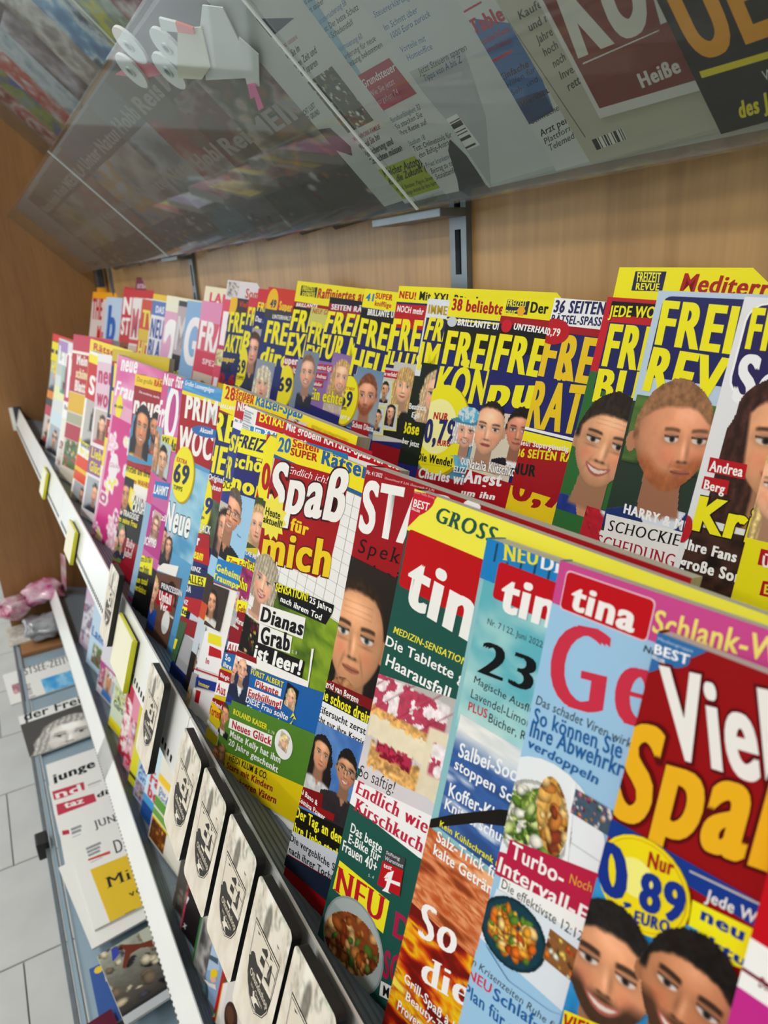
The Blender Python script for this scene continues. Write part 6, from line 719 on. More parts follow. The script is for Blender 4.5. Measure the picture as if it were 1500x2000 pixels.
{'n':'magazine','l':'leisure weekly with dark-haired woman in earrings and Angst headline','g':'magazines in the back row','row':'back','O':[-0.44854,0.36527,-0.02523],'U':[0.97807,0.19502,-0.0732],'V':[-0.0127,-0.29493,-0.95544],'W':210,'H':282.4,'bow':0.003,'base':'1F2366','T':None,'E':[['P',1,'EDE31A',[0,0,210,0,210,14.1,0,14.1]],['P',2,'22284A',[3,1.7,24.2,1.7,24.2,11.6,3,11.6]],['T',3,'EFE51A','FREIZEIT|','n',[3.9,6.8,22.2,6.1,3.6,2.1]],['T',4,'EFE51A','pur|','b',[3.5,12.6,14.2,12.4,3.3,8.1]],['B',5,'E8A818',[18.2,9.2,4,0,0,4],6],['T',2,'1A1A1A','Der| neue','x',[26.4,9.6,42.6,9.5,25.9,2.1]],['P',5,'A01820',[0,14.1,210,14.1,210,20.1,0,20.1]],['P',6,'141414',[0,20.1,210,20.1,210,40.1,0,40.1]],['E',7,'C81828',[7.6,21.3,5,0,0,5]],['T',7,'F2F2F2','UNTERHA|LTUNG','x',[14.5,23.2,43.5,23.6,14.9,18.7]],['T',7,'EFE51A','FRE|IZEIT','x',[2.4,54.7,49.2,54.7,2.8,28.3]],['T',8,'EFE51A','pu|r','x',[3.8,84.1,47.9,77.8,4.7,59.7]],['P',9,'D8CCB8',[0.3,87.5,42.1,85.3,42.6,136.9,0.2,136.3]],['G',10,'portrait',{'skin':'B87458','hair':'14100E','sty':'short','cloth':'1C1C24','shirt':'F0F0F0','roll':-3.6,'s':0.625,'cy':-0.125,'cx':0},[21.8,74.8,59.4,74.8,21.8,124.9],[39,63]],['G',11,'portrait',{'skin':'D8A07C','hair':'1E1612','sty':'bun','earring':1,'seed':5,'cloth':'C89878','neckline':1,'lip':'B04850','hl':-0.02,'roll':-0.7,'s':0.678,'cy':-0.085,'cx':0},[-10.4,73.2,34.8,73.2,-10.4,133.9],[44,73]],['T',12,'3A2820','Natalia Klitsch|ko','O',[-0.2,135,40.1,131.4,-1,127.4]],['T',13,'F4F2F0','Natalia Klitsch|ko','n',[-0.2,135,40.1,131.4,-1,127.4]],['P',14,'A8101E',[0,136.5,210,136.5,210,300,0,300]],['T',15,'F4F2F2','Angst|','x',[-1.1,147.3,37.1,141,-1.3,137.4]],['T',15,'F4F2F2','um ihn|','x',[-0.6,157.9,33.9,152.8,0,152.7]]]},
{'n':'magazine','l':'leisure weekly with 0,79 EURO disc and elderly lady in a blue hat','g':'magazines in the back row','row':'back','O':[-0.5197,0.36405,-0.02521],'U':[0.97812,0.20088,-0.05404],'V':[0.0069,-0.29096,-0.95671],'W':210,'H':282,'bow':0.003,'base':'1F2366','T':None,'E':[['P',1,'EDE21A',[0,0,210,0,210,16.4,0,16.4]],['T',2,'A81820','38 beliebte |Rätsel','x',[3.7,10.5,60.5,11.4,3.3,1.3]],['P',1,'1A1A1A',[0,19.4,210,19.4,210,43.4,0,43.4]],['P',2,'EDE21A',[0,17.9,210,17.9,210,19.4,0,19.4]],['E',3,'C8CCD4',[7.1,20.2,5.5,0.1,0.1,4.3]],['T',4,'F0F0F0','BRILLANTE UN|D','x',[13.7,22.6,61.8,23.3,13.9,17.4]],['T',2,'EFE51A','FREI|ZEIT','x',[3.7,55.2,56.9,55.7,4.2,28.3]],['T',3,'EFE51A','KÖN|IGE','x',[2,86.5,59.6,83.1,3,58.9]],['G',4,'cloudy',{'cols':['3A6A88','5A9AB8','2A4A6A'],'cells':3},[-1.4,89.2,203.6,89.2,-1.4,156],[53,18]],['P',5,'A81420',[-1.7,86.6,33.6,84.1,33.2,93.6,-1.3,96]],['T',6,'F4F0F0','Aktuell!|','n',[0.9,94.2,32.8,92.2,1.2,87.4]],['E',7,'B89A10',[18.5,113,33,0,0,40]],['E',8,'EFE41A',[17.2,111.7,32,0,0,39]],['E',9,'F4F0A0',[13.4,109.4,22,0,0,24]],['T',10,'B81820','NUR|','x',[6.7,103.8,23.7,102.4,6.7,97.8]],['T',10,'26286A','0,79|','x',[0.4,125.4,35.6,120.2,-1.2,105.8]],['T',11,'B81820','EURO|','x',[17.2,125.2,32.5,123.5,17.1,120.4]],['G',12,'portrait',{'skin':'DCA488','hair':'E4E0DC','sty':'bob','hat':'5AB0D8','smile':1,'cloth':'6AB0D0','age':1.3,'roll':-2.8,'s':0.506,'cy':-0.114,'cx':0.025},[26.4,82.1,65.3,82.1,26.4,138.9],[35,65]],['P',13,'EDE21A',[-5.5,135.1,38.5,130.7,42.6,139.5,-4,145.6]],['T',14,'1A1A1A','Die Wende!|','x',[-2.8,142.3,39,139.5,-3.2,135.4]],['T',13,'F4F4F4','QU|EEN','n',[47.8,134.7,54.2,134.8,47.6,129.6]],['T',14,'F4F4F4','ELIZ|ABETH','n',[42.1,143.3,54.3,142,41.6,138.2]],['P',9,'9A1420',[0,149.6,210,149.6,210,300,0,300]],['T',10,'F0ECEC','Charles wi|rd','x',[2.5,156.7,54.2,151.6,2.6,148.1]]]},
{'n':'magazine','l':'white-edged leisure weekly with a gold banner left of the blue hat cover','g':'magazines in the back row','row':'back','O':[-0.55353,0.36366,-0.02667],'U':[0.97813,0.20064,-0.05483],'V':[0.0061,-0.29113,-0.95666],'W':210,'H':280.5,'bow':0.003,'base':'1F2366','T':None,'E':[['P',1,'DDE2EA',[0,0,210,0,210,68.8,0,68.8]],['T',2,'B89A18','IMME|R','x',[2.8,12.5,26,13,2.2,5.1]],['P',2,'26265C',[2,16.3,202,16.3,202,57.7,2,57.7]],['T',3,'EFE51A','FR|EIZEIT','x',[3.5,35,24.9,35.4,5.8,16.1]],['T',4,'EFE51A','IM|MER','x',[1.1,62,25.6,62.2,1.1,38.2]],['P',5,'1A241A',[-1,68.4,65.9,66.1,87.2,144,-7.5,149.2]],['G',6,'portrait',{'bg':'1A241A','skin':'D8A284','hair':'D8B88A','sty':'long','cloth':'202820','roll':-2.1,'s':0.69,'cy':-0.034,'cx':0.103},[7,55.7,48.8,55.7,7,108.3],[33,57]],['T',7,'F0F0EE','Beatrice|','n',[1,98.6,22.2,97.3,0.5,93.5]],['T',7,'F0F0EE','Egli|','n',[6.1,105.7,16.2,105.1,6.2,101]],['T',6,'16160C','Böse|','O',[-2.5,121.5,19.6,119.8,-3.1,111.2]],['T',7,'E8E01A','Böse|','x',[-2.5,121.5,19.6,119.8,-3.1,111.2]],['T',6,'F0F0EE','Aber jetz|t','n',[-3.9,130.6,20.5,130.7,-3.9,125.7]]]},
{'n':'magazine','l':'leisure weekly with NEU! Mit XXL banner and photo collage of several faces','g':'magazines in the back row','row':'back','O':[-0.60775,0.36686,-0.01534],'U':[0.9781,0.20179,-0.05107],'V':[0.00993,-0.29034,-0.95687],'W':215,'H':292.3,'bow':0.003,'base':'1F2366','T':None,'E':[['P',1,'EDE21A',[0,0,215,0,215,14.7,0,14.7]],['T',2,'B81820','NEU!|','x',[2.3,11,25.1,11.7,2.1,4.7]],['T',2,'26281C','Mit XXL|-Rätsel','x',[29.6,11.5,68.9,12.8,29.3,4.2]],['P',1,'B81824',[0,16.7,215,16.7,215,38.7,0,38.7]],['T',2,'F2ECEC','NOCH mehr|','n',[2.4,23.7,38.6,24.9,2.6,18.1]],['T',2,'EFE51A','FRE|IZEIT','x',[-0.2,58.7,40.3,58.2,0.1,31.1]],['T',3,'EFE51A','ILLU|STR','x',[-0.8,73.5,37.5,73.5,0.4,61.1]],['P',4,'C8C4BC',[-4.8,77.3,67,75.6,62.6,140.9,-4.1,149.9]],['G',5,'portrait',{'bg':'C8C4BC','skin':'DCA884','hair':'D0A868','sty':'mid','fringe':1,'cloth':'20201E','roll':0.4,'s':0.435,'cy':-0.391,'cx':0.022},[11.7,70.3,47.2,70.3,11.7,141.4],[32,72]],['P',6,'B81824',[-1.7,79.4,19,79.2,19.2,86.3,-2.3,86.6]],['T',7,'F2ECEC','So verliebt!|','n',[-0.8,84.8,18.2,84.5,-0.8,81]],['P',6,'E8E060',[-5.2,90,13.9,89.3,17.6,114.5,-2.1,115.8]],['P',7,'C8D0D0',[-4.2,90.9,12.9,90.1,16.3,113.4,-1.4,114.5]],['G',8,'portrait',{'bg':'C8D0D0','skin':'B88860','hair':'1A1410','sty':'short','cloth':'242428','smile':1,'roll':-3.1,'s':0.656,'cy':-0.246,'cx':0},[-1.4,90,11.8,90,-1.4,111.2],[12,26]],['P',9,'E8E060',[8.9,110.8,27.6,109.7,31.4,134.8,12.3,136.4]],['P',10,'C8D0D0',[9.9,111.7,26.7,110.5,30.2,133.7,12.9,135.2]],['G',11,'portrait',{'bg':'C8D0D0','skin':'D09874','hair':'2A1810','sty':'long','cloth':'242428','smile':1,'roll':-3.7,'s':0.656,'cy':-0.246,'cx':0},[12.6,110.6,25.8,110.6,12.6,131.7],[12,26]],['P',12,'E8E060',[-8.7,118,10.8,116.7,14.7,142.3,-5.2,144.1]],['P',13,'C8D0D0',[-7.6,118.8,9.8,117.5,13.4,141.1,-4.5,142.8]],['G',14,'portrait',{'bg':'C8D0D0','skin':'C08C68','hair':'1C1612','sty':'short','cloth':'242428','smile':1,'roll':-3.6,'s':0.656,'cy':-0.246,'cx':0},[-4.7,117.7,8.7,117.7,-4.7,139.3],[12,26]],['P',1,'9A1420',[0,150.5,215,150.5,215,300,0,300]]]},
{'n':'magazine','l':'leisure weekly with SUPER knifflige banner, 69 Tipps disc and bearded man','g':'magazines in the back row','row':'back','O':[-0.68033,0.36915,-0.01719],'U':[0.97755,0.1885,-0.09413],'V':[-0.03414,-0.29913,-0.9536],'W':210,'H':291.3,'bow':0.003,'base':'1F2366','T':None,'E':[['P',1,'EDE21A',[0,0,210,0,210,18.9,0,18.9]],['T',2,'2A7AB8','41|','x',[3.6,12.2,16.6,11.6,3.7,4.9]],['T',2,'C02020','SUPER|','x',[18.4,8.5,44.8,8.6,18.4,2.9]],['T',2,'C02020','knifflige|','n',[19.7,15.6,45.4,15.7,19.7,10.8]],['P',1,'181818',[0,20.9,210,20.9,210,40.9,0,40.9]],['T',2,'F0F0EC','BRILLANTE U|ND','x',[11.1,25.9,51.4,24.7,10.9,19.9]],['T',2,'EFE51A','FREI|ZEIT','x',[2.8,56,56.2,57.5,2.9,30.3]],['T',3,'EFE51A','HEU|TE','x',[-1.4,89.1,54.4,89.7,0.2,61.7]],['P',4,'2A86C4',[-5.9,91.7,16.2,90.2,16.2,98.9,-6.2,100]],['T',5,'F2F2F2','Aktuell!|','n',[-4.3,98.8,17,97,-4.4,92.9]],['P',6,'7890A8',[8.3,87.6,54.2,88.8,65.5,148.3,13.4,143.6]],['G',7,'portrait',{'bg':'6A88A8','bg2':'A8B0A8','skin':'C88868','hair':'7A4428','sty':'short','beard':0.85,'beardc':'8A4424','cloth':'3A5A80','seed':5,'roll':-5.1,'s':0.625,'cy':-0.125,'cx':-0.031},[12.6,78.7,58.8,78.7,12.6,142.9],[29,59]],['E',8,'B89A10',[5.6,117.3,19,0,0,27]],['E',9,'EFE41A',[4.4,116.6,18,0,0,26]],['T',10,'1C2450','69|','x',[-5.1,124,15.5,121.9,-7.1,108.5]],['T',10,'C02020','JETZT NEU!|','n',[-7.2,106.3,14.5,104.6,-7,103.3]],['T',11,'1A1A1A','TIPPS|','n',[-3.2,127.9,8.4,126.9,-3.1,124.6]],['T',10,'F0F0F0','HARRY & |','n',[-8.9,138,16.8,136.3,-8.4,134.1]],['P',10,'A01420',[21.4,134.5,49.6,133,51.2,146.2,21.9,147.3]],['T',11,'F0ECEC','Schon Dia|na','n',[22.9,141.5,50.6,140,22.4,135.7]]]},
{'n':'magazine','l':'leisure weekly with a smiling blond woman on a lilac ground','g':'magazines in the back row','row':'back','O':[-0.75982,0.36651,-0.02559],'U':[0.97755,0.1885,-0.09413],'V':[-0.03414,-0.29913,-0.9536],'W':210,'H':282.5,'bow':0.003,'base':'1F2366','T':None,'E':[['P',1,'1A1C24',[0,0,210,0,210,16,0,16]],['P',2,'8E2438',[0,6.6,210,6.6,210,20.6,0,20.6]],['T',3,'E8E0E4','SEITEN RÄ|TSEL','x',[5.5,13.2,59.8,11.2,5.4,7.5]],['T',3,'EFE51A','FREI|ZEIT','x',[-1.5,38.4,55.8,37.2,1.5,16]],['T',4,'EFE51A','FÜR M|ICH','x',[-2.5,67.9,62.8,65,-0.4,42.2]],['P',5,'8A6AA8',[-4.5,72.1,68.4,68.8,69.1,127.3,-7.1,122.8]],['G',6,'portrait',{'bg':'8A6AA8','bg2':'B898A8','skin':'DCA684','hair':'D0A868','sty':'long','smile':1,'cloth':'C8B8A8','roll':-0.2,'s':0.513,'cy':-0.231,'cx':0.026},[24,58.7,66.2,58.7,24,124.6],[25,57]],['P',7,'B0283C',[-4,83.5,28.1,81.4,26.9,73.3,-4.2,76.4]],['T',8,'F0E8E8','Beatrice Egli|','n',[-3.2,81.8,26.4,80.1,-3.4,76.9]],['P',9,'B0283C',[-3.6,93.5,21.7,91.6,20.4,83.4,-3.8,86.3]],['T',10,'F0E8E8','& Andreas|','n',[-2.8,91.7,20,90.3,-2.8,87.3]],['P',11,'B0283C',[-4.7,102.7,16.8,100.9,15.5,92.7,-5,95.5]],['T',12,'F0E8E8','Gabalier|','n',[-3.9,100.9,15.1,99.6,-3.8,96.9]],['T',7,'3A2C10','Ein echt|es','O',[-3.8,117.1,49.3,113.9,-4.6,104.1]],['T',8,'EDE01A','Ein echt|es','x',[-3.8,117.1,49.3,113.9,-4.6,104.1]]]},
{'n':'magazine','l':"small faded yellow weekly copy with half a man's face",'g':'magazines in the back row','row':'back','O':[-0.8046,0.36237,-0.03703],'U':[0.97783,0.19131,-0.08513],'V':[-0.02492,-0.29734,-0.95445],'W':210,'H':270.3,'bow':0.003,'base':'1F2366','T':None,'E':[['P',1,'C8C46A',[0,0,210,0,210,22,0,22]],['T',2,'A85020','NEU! G|','n',[3.6,6.6,31.1,6.1,4.1,1.2]],['T',2,'E8DE1A','FR|EIZEIT','x',[2.7,39.9,28.7,40.8,4.7,16.5]],['T',3,'E8DE1A','EX|PRESS','x',[3.2,68.4,30.1,68.6,3.8,43.8]],['P',4,'78889A',[1.6,60.4,31,60.4,31.7,113.1,0.2,114.7]],['G',5,'portrait',{'bg':'78889A','skin':'D09A80','hair':'7A5A40','sty':'short','cloth':'2A3038','smile':1,'hl':-0.12,'roll':-4.2,'s':0.556,'cy':-0.222,'cx':0},[-6.9,50.4,33.5,50.4,-6.9,116.5],[24,53]]]},
{'n':'magazine','l':'tall yellow-topped leisure weekly with red Raffiniertes lettering','g':'magazines in the back row','row':'back','O':[-0.86118,0.37244,-0.00667],'U':[0.97755,0.1885,-0.09413],'V':[-0.03414,-0.29913,-0.9536],'W':215,'H':302.4,'bow':0.003,'base':'1F2366','T':None,'E':[['P',1,'E8DC26',[0,0,215,0,215,24.9,0,24.9]],['P',2,'2C3038',[10,4.9,43.7,4.9,43.7,17.1,10,17.1]],['T',3,'E8E020','FREIZEIT|','n',[13.4,11.4,40.2,9.9,13.2,5.9]],['T',4,'E8E020','EXPRESS|','n',[14.8,18.6,40.9,17,14.5,12.8]],['T',2,'B02A24','Raffiniertes au|s','x',[45.8,17,135.9,13.6,46,5.9]],['P',2,'A01820',[0,24.9,215,24.9,215,30.9,0,30.9]],['P',3,'161616',[0,30.9,215,30.9,215,44.9,0,44.9]],['T',4,'F0F0EC','BRILLANTE |','n',[5.5,30.8,50,28.7,6.1,26.6]],['T',4,'EFE51A','FR|EIZEIT','x',[-0.8,60.1,34.3,59.1,2,35.4]],['T',5,'EFE51A','EX|PRESS','x',[0,91.2,35.7,89.4,1.6,64.1]],['P',6,'A02838',[0,95,215,95,215,129,0,129]],['T',7,'F0E8E8','Super!|','x',[-4.7,103.5,34.4,100.2,-6,94.3]],['T',8,'F0E8E8','100 Seite|n','n',[-3.4,113.6,34.1,110.9,-3.9,106]],['P',9,'7888A0',[30,92.3,59,92.2,60.4,151.1,27.5,153.3]],['E',10,'B89A10',[12.5,131.9,19,0,0,28]],['E',11,'EDE01A',[11.4,131,18,0,0,27]],['T',12,'1C2450','69|','x',[-2.9,139,28.3,135.6,-4.7,121.6]]]},
{'n':'magazine','l':'leisure weekly with a 49 badge and a blond short-haired woman','g':'magazines in the back row','row':'back','O':[-0.95736,0.37054,-0.01266],'U':[0.97757,0.18863,-0.09373],'V':[-0.03373,-0.29905,-0.95364],'W':210,'H':296.1,'bow':0.003,'base':'1F2366','T':None,'E':[['P',1,'C83828',[0,0,210,0,210,28,0,28]],['E',2,'E8B820',[14.8,21.4,14,0,0,20]],['T',3,'202C5A','49|','x',[10,26.4,24.7,26.2,10.3,16.2]],['T',2,'E8C830','Super|','x',[33.4,27.6,63.6,27.6,32.1,16.5]],['P',4,'3A3A40',[0,29,210,29,210,41,0,41]],['T',5,'E8E8E8','UNTERHAL|T','n',[20.5,40.2,59.9,38.9,21,34.9]],['P',6,'22306E',[0,41,210,41,210,128,0,128]],['T',7,'EFE51A','FRE|IZEIT','x',[10.1,72.5,62.9,71.3,11.1,44.6]],['T',8,'EFE51A','dir|ekt','x',[7.3,102.2,57.8,100.4,8.9,79.6]],['G',9,'portrait',{'bg':'8A94A8','skin':'DCAC90','hair':'E0D4B8','sty':'bob','cloth':'584848','roll':-5.2,'s':0.741,'cy':0.111,'cx':0},[0.7,97.4,47.3,97.4,0.7,154.5],[18,40]]]},
{'n':'magazine','l':'blue and yellow weekly with a slanted title, left of the 49 badge cover','g':'magazines in the back row','row':'back','O':[-0.99354,0.36907,-0.01448],'U':[0.97794,0.19282,-0.0803],'V':[-0.01997,-0.29637,-0.95486],'W':210,'H':293.8,'bow':0.003,'base':'1F2366','T':None,'E':[['P',1,'C83040',[0,0,210,0,210,26,0,26]],['T',2,'E8E020','FRE|IZEIT','n',[4,30.2,30.5,30.3,5.1,18.4]],['T',1,'F0F0F0','Das| Neue','n',[3.5,44.5,19.4,45.3,4.6,37.3]],['T',1,'EDE31A','Sp|aß','x',[2.1,70.9,29.2,71.4,4.2,51.5]],['G',2,'portrait',{'bg':'A8A0A0','skin':'C89078','hair':'4A3024','sty':'long','cloth':'303848','roll':-2.9,'s':0.5,'cy':-0.3,'cx':0},[-15.4,54.3,32.3,54.3,-15.4,141],[26,59]]]},
{'n':'magazine','l':'yellow and blue weekly with 69 Tipps disc, half hidden','g':'magazines in the back row','row':'back','O':[-1.02874,0.36644,-0.02583],'U':[0.97755,0.1885,-0.09413],'V':[-0.03414,-0.29913,-0.9536],'W':210,'H':282.3,'bow':0.003,'base':'1F2366','T':None,'E':[['P',1,'C83848',[0,0,210,0,210,22,0,22]],['P',1,'2A3670',[0,30,210,30,210,130,0,130]],['T',2,'E8E020','FR|EIZEIT','x',[1.9,38.8,26.3,38.5,3.2,14.2]],['T',2,'EDE31A','BU|NTE','x',[-0.3,71.2,44.1,70.2,2.5,48.6]],['E',3,'E8DC24',[6.5,100.3,18,0,0,30]],['T',4,'1C2450','69|','x',[-4.2,109.6,21.1,108.1,-6.3,90.9]],['T',5,'1A1A1A','TIPPS|','n',[0.4,119.1,19.6,117.9,1.2,113.9]]]},
{'n':'magazine','l':'yellow leisure weekly with NUR price block below the title','g':'magazines in the back row','row':'back','O':[-1.10795,0.36588,-0.02586],'U':[0.97782,0.19117,-0.08559],'V':[-0.02539,-0.29743,-0.9544],'W':210,'H':282,'bow':0.003,'base':'1F2366','T':None,'E':[['P',1,'3A3038',[0,0,210,0,210,28,0,28]],['E',2,'E8B820',[7.9,9.7,13,0,0,18]],['T',2,'C83820','Vie|l','x',[26.3,12,46,11.6,27.1,4.3]],['P',3,'1E2A5E',[0,28,210,28,210,132,0,132]],['T',4,'EDE31A','FRE|IZEIT','x',[4.3,51.4,49.4,49.1,4.9,22.8]],['T',5,'EDE31A','AKT|UELL','x',[1.3,82.1,43.7,80.5,3.2,56.8]],['P',4,'E8C41C',[0,132,210,132,210,300,0,300]],['P',5,'A82828',[0,140,210,140,210,162,0,162]],['T',4,'E8C830','super|','x',[-1.2,98.5,38.2,95.6,-1.5,90.5]],['T',4,'202020','NUR|','x',[-5.6,115.2,30.5,111.7,-4.7,104.3]],['T',5,'A01420','0,|69','x',[-2.6,132.4,26.2,130.4,-2.1,117.4]]]},
{'n':'magazine','l':'tall weekly with a white floral spine standing behind the NUR price cover','g':'magazines in the back row','row':'back','O':[-1.17573,0.38605,-0.00075],'U':[0.9779,0.19214,-0.08246],'V':[-0.02219,-0.29681,-0.95468],'W':215,'H':311.9,'bow':0.003,'base':'1F2366','T':None,'E':[['P',1,'D8D4D8',[0,0,215,0,215,40,0,40]],['G',2,'blobs',{'bg':'C8C4C4','cols':['A89880','788898','E4E0D8']},[4,2,38,2,4,26],[8,11]],['T',2,'C05030','Sommer|','n',[60,24,140,24,60,10]]]},
{'n':'magazine','l':'pink magazine with pale 99 badge next to the NUR price cover','g':'magazines in the back row','row':'back','O':[-1.14451,0.36509,-0.02843],'U':[0.97781,0.19111,-0.0858],'V':[-0.0256,-0.29748,-0.95439],'W':210,'H':279.3,'bow':0.003,'base':'D8506C','T':None,'E':[['P',1,'C83868',[0,28,210,28,210,90,0,90]],['G',2,'blobs',{'bg':'E8E0B0','cols':['E8E0A0','C8C080']},[2,78,32,78,2,104],[8,12]],['T',3,'F4EEF0','FR|AU','x',[6,70,96,70,6,20]],['T',1,'F4EEF0','He|rz','x',[6,160,86,160,6,124]]]},
{'n':'magazine','l':'pink weekly with smiling couple in white','g':'magazines in the back row','row':'back','O':[-1.26046,0.36413,-0.03151],'U':[0.97781,0.19111,-0.0858],'V':[-0.0256,-0.29748,-0.95439],'W':210,'H':276.1,'bow':0.003,'base':'D86078','T':None,'E':[['P',1,'E090B8',[0,0,210,0,210,34,0,34]],['P',1,'D04058',[0,84,210,84,210,130,0,130]],['G',2,'portrait',{'bg':'C8B8A8','ppl':[{'s':0.4,'cx':-0.4,'cy':-0.3,'skin':'C08A68','hair':'1E1612','sty':'short','cloth':'F0F0EC'},{'s':0.4,'cx':0.4,'cy':-0.3,'skin':'D09A78','hair':'B89060','sty':'bob','cloth':'E8E060','smile':1}]},[4,120,124,120,4,230],[27,46]],['T',2,'F6F0F2','FRAU|','x',[6,80,126,80,6,34]],['T',2,'F0D8DC','SPEZIAL|','n',[30,104,110,104,30,95]]]},
{'n':'magazine','l':'pink-edged magazine with pale title standing tall behind the smiling couple','g':'magazines in the back row','row':'back','O':[-1.30274,0.38595,-0.00853],'U':[0.97781,0.19111,-0.0858],'V':[-0.0256,-0.29748,-0.95439],'W':210,'H':304.5,'bow':0.003,'base':'E8D8DC','T':None,'E':[['P',1,'E8E0C0',[0,0,210,0,210,26,0,26]],['T',2,'D84870','LAND|','x',[20,26,120,26,20,10]]]},
{'n':'magazine','l':'pale blue magazine with a white G outlined in pink','g':'magazines in the back row','row':'back','O':[-1.35038,0.3634,-0.03188],'U':[0.97802,0.19411,-0.07612],'V':[-0.01569,-0.29552,-0.95521],'W':210,'H':275.5,'bow':0.003,'base':'88B0D8','T':None,'E':[['P',1,'6A9CC8',[0,150,210,150,210,190,0,190]],['G',2,'portrait',{'bg':'C8D0D8','s':0.6,'skin':'D8A888','hair':'A87850','sty':'long','cloth':'B8C8D8'},[4,190,84,190,4,280],[16,35]],['T',1,'F0EEF2','G|','x',[6,110,66,110,6,30]],['T',2,'2A60A8','Das Beste|','n',[6,150,66,150,6,138]]]},
{'n':'magazine','l':'dark and white weekly with yellow caption lines','g':'magazines in the back row','row':'back','O':[-1.41237,0.36391,-0.03221],'U':[0.97781,0.19111,-0.0858],'V':[-0.0256,-0.29748,-0.95439],'W':210,'H':275.3,'bow':0.003,'base':'3A3C40','T':None,'E':[['P',1,'B8A8B0',[0,10,210,10,210,100,0,100]],['G',1,'portrait',{'bg':'B8B8B4','s':0.6,'skin':'C8C0B8','hair':'141414','sty':'bob','cloth':'303030','grey':1},[4,176,94,176,4,276],[17,38]],['T',2,'D8D0D4','MA|X','x',[4,90,84,90,4,30]],['T',1,'E8DC28','Ihr Glück|','n',[6,140,66,140,6,128]],['T',1,'E8DC28','ist weg|','n',[6,156,66,156,6,144]]]},
{'n':'magazine','l':'pink and white magazine with an enormous white digit 2','g':'magazines in the back row','row':'back','O':[-1.51029,0.36678,-0.02299],'U':[0.97781,0.19111,-0.0858],'V':[-0.0256,-0.29748,-0.95439],'W':210,'H':285,'bow':0.003,'base':'E0A8C8','T':None,'E':[['P',1,'E8E8D0',[0,0,210,0,210,30,0,30]],['G',1,'portrait',{'bg':'E0B8C8','s':0.6,'skin':'D8A484','hair':'A87850','sty':'long','cloth':'E8D8E0'},[6,218,86,218,6,286],[14,24]],['T',2,'F6F4F6','2|','x',[6,190,76,190,6,50]],['T',3,'C83878','für zwei|','n',[6,212,66,212,6,200]]]},
{'n':'magazine','l':'white and blue weekly with a blue oval in the far part of the back row','g':'magazines in the back row','row':'back','O':[-1.63182,0.3679,-0.01943],'U':[0.97781,0.19111,-0.0858],'V':[-0.0256,-0.29748,-0.95439],'W':210,'H':288.7,'bow':0.003,'base':'E4E4EC','T':None,'E':[['P',1,'E8C020',[0,0,210,0,210,12,0,12]],['P',1,'5A78B8',[0,14,210,14,210,44,0,44]],['P',1,'3A3A48',[0,160,210,160,210,200,0,200]],['P',1,'B84878',[0,204,210,204,210,226,0,226]],['G',2,'portrait',{'bg':'A8B0B8','s':0.55,'skin':'C89070','hair':'3A2C22','sty':'short','cloth':'26303C','smile':1},[4,226,94,226,4,286],[14,20]],['T',2,'F2F2F6','DAS|','n',[20,38,60,38,20,24]],['T',1,'2E4A98','NEUE|','x',[6,90,86,90,6,52]],['T',2,'2E4A98','BLAT|T','x',[6,134,86,134,6,96]],['T',2,'E8DC28','Rätsel|','n',[8,178,78,178,8,166]]]},
{'n':'magazine','l':'orange and red weekly between the blue oval cover and the man in a suit','g':'magazines in the back row','row':'back','O':[-1.73426,0.36458,-0.03005],'U':[0.97781,0.19111,-0.0858],'V':[-0.0256,-0.29748,-0.95439],'W':210,'H':277.6,'bow':0.003,'base':'C84A34','T':None,'E':[['P',1,'D8B838',[0,66,210,66,210,92,0,92]],['P',1,'C8A038',[0,150,210,150,210,170,0,170]],['T',2,'E8DC50','TV|','x',[10,60,70,60,10,24]],['T',1,'F0E060','HIT|','x',[8,130,68,130,8,94]]]},
{'n':'magazine','l':'white weekly with a man in a dark suit and red sub-heading','g':'magazines in the back row','row':'back','O':[-1.82318,0.36199,-0.02818],'U':[0.97781,0.20641,-0.03573],'V':[0.0256,-0.28707,-0.95757],'W':210,'H':278.6,'bow':0.003,'base':'E4DEDC','T':None,'E':[['P',1,'C83030',[0,96,210,96,210,106,0,106]],['G',1,'portrait',{'bg':'C8B8A8','s':0.55,'skin':'C89070','hair':'3A2C22','sty':'short','cloth':'26303C','smile':1,'shirt':'F0F0F0'},[4,110,114,110,4,260],[15,47]],['T',2,'C05868','Mu|t','x',[6,90,66,90,6,26]]]},
{'n':'magazine','l':'red and olive weekly with a dark-haired child portrait at the far end','g':'magazines in the back row','row':'back','O':[-1.95082,0.36798,-0.00821],'U':[0.97781,0.20641,-0.03573],'V':[0.0256,-0.28707,-0.95757],'W':210,'H':299.5,'bow':0.003,'base':'6A5A30','T':None,'E':[['P',1,'C02830',[0,0,210,0,210,130,0,130]],['G',1,'portrait',{'bg':'8A4838','s':0.6,'skin':'A86848','hair':'141010','sty':'short','cloth':'6A5A30'},[4,132,84,132,4,252],[10,35]],['T',2,'F0E8E8','N|EU','x',[6,60,56,60,6,20]],['T',3,'F0E8E8','ST|','x',[6,110,56,110,6,70]]]},
{'n':'magazine','l':'light blue magazine with blue letter b and pink watermelon photo','g':'magazines in the back row','row':'back','O':[-2.18224,0.36247,-0.02659],'U':[0.97781,0.20641,-0.03573],'V':[0.0256,-0.28707,-0.95757],'W':210,'H':280.3,'bow':0.003,'base':'B8CCE4','T':None,'E':[['P',1,'E8E8F0',[0,130,210,130,210,150,0,150]],['G',2,'blobs',{'bg':'E4E4E8','cols':['D04060','E86080','C83050'],'n':30,'round':1,'r':[0.3,0.6]},[10,146,100,146,10,226],[9,21]],['T',2,'2E62B0','b|','x',[20,120,80,120,20,24]]]},
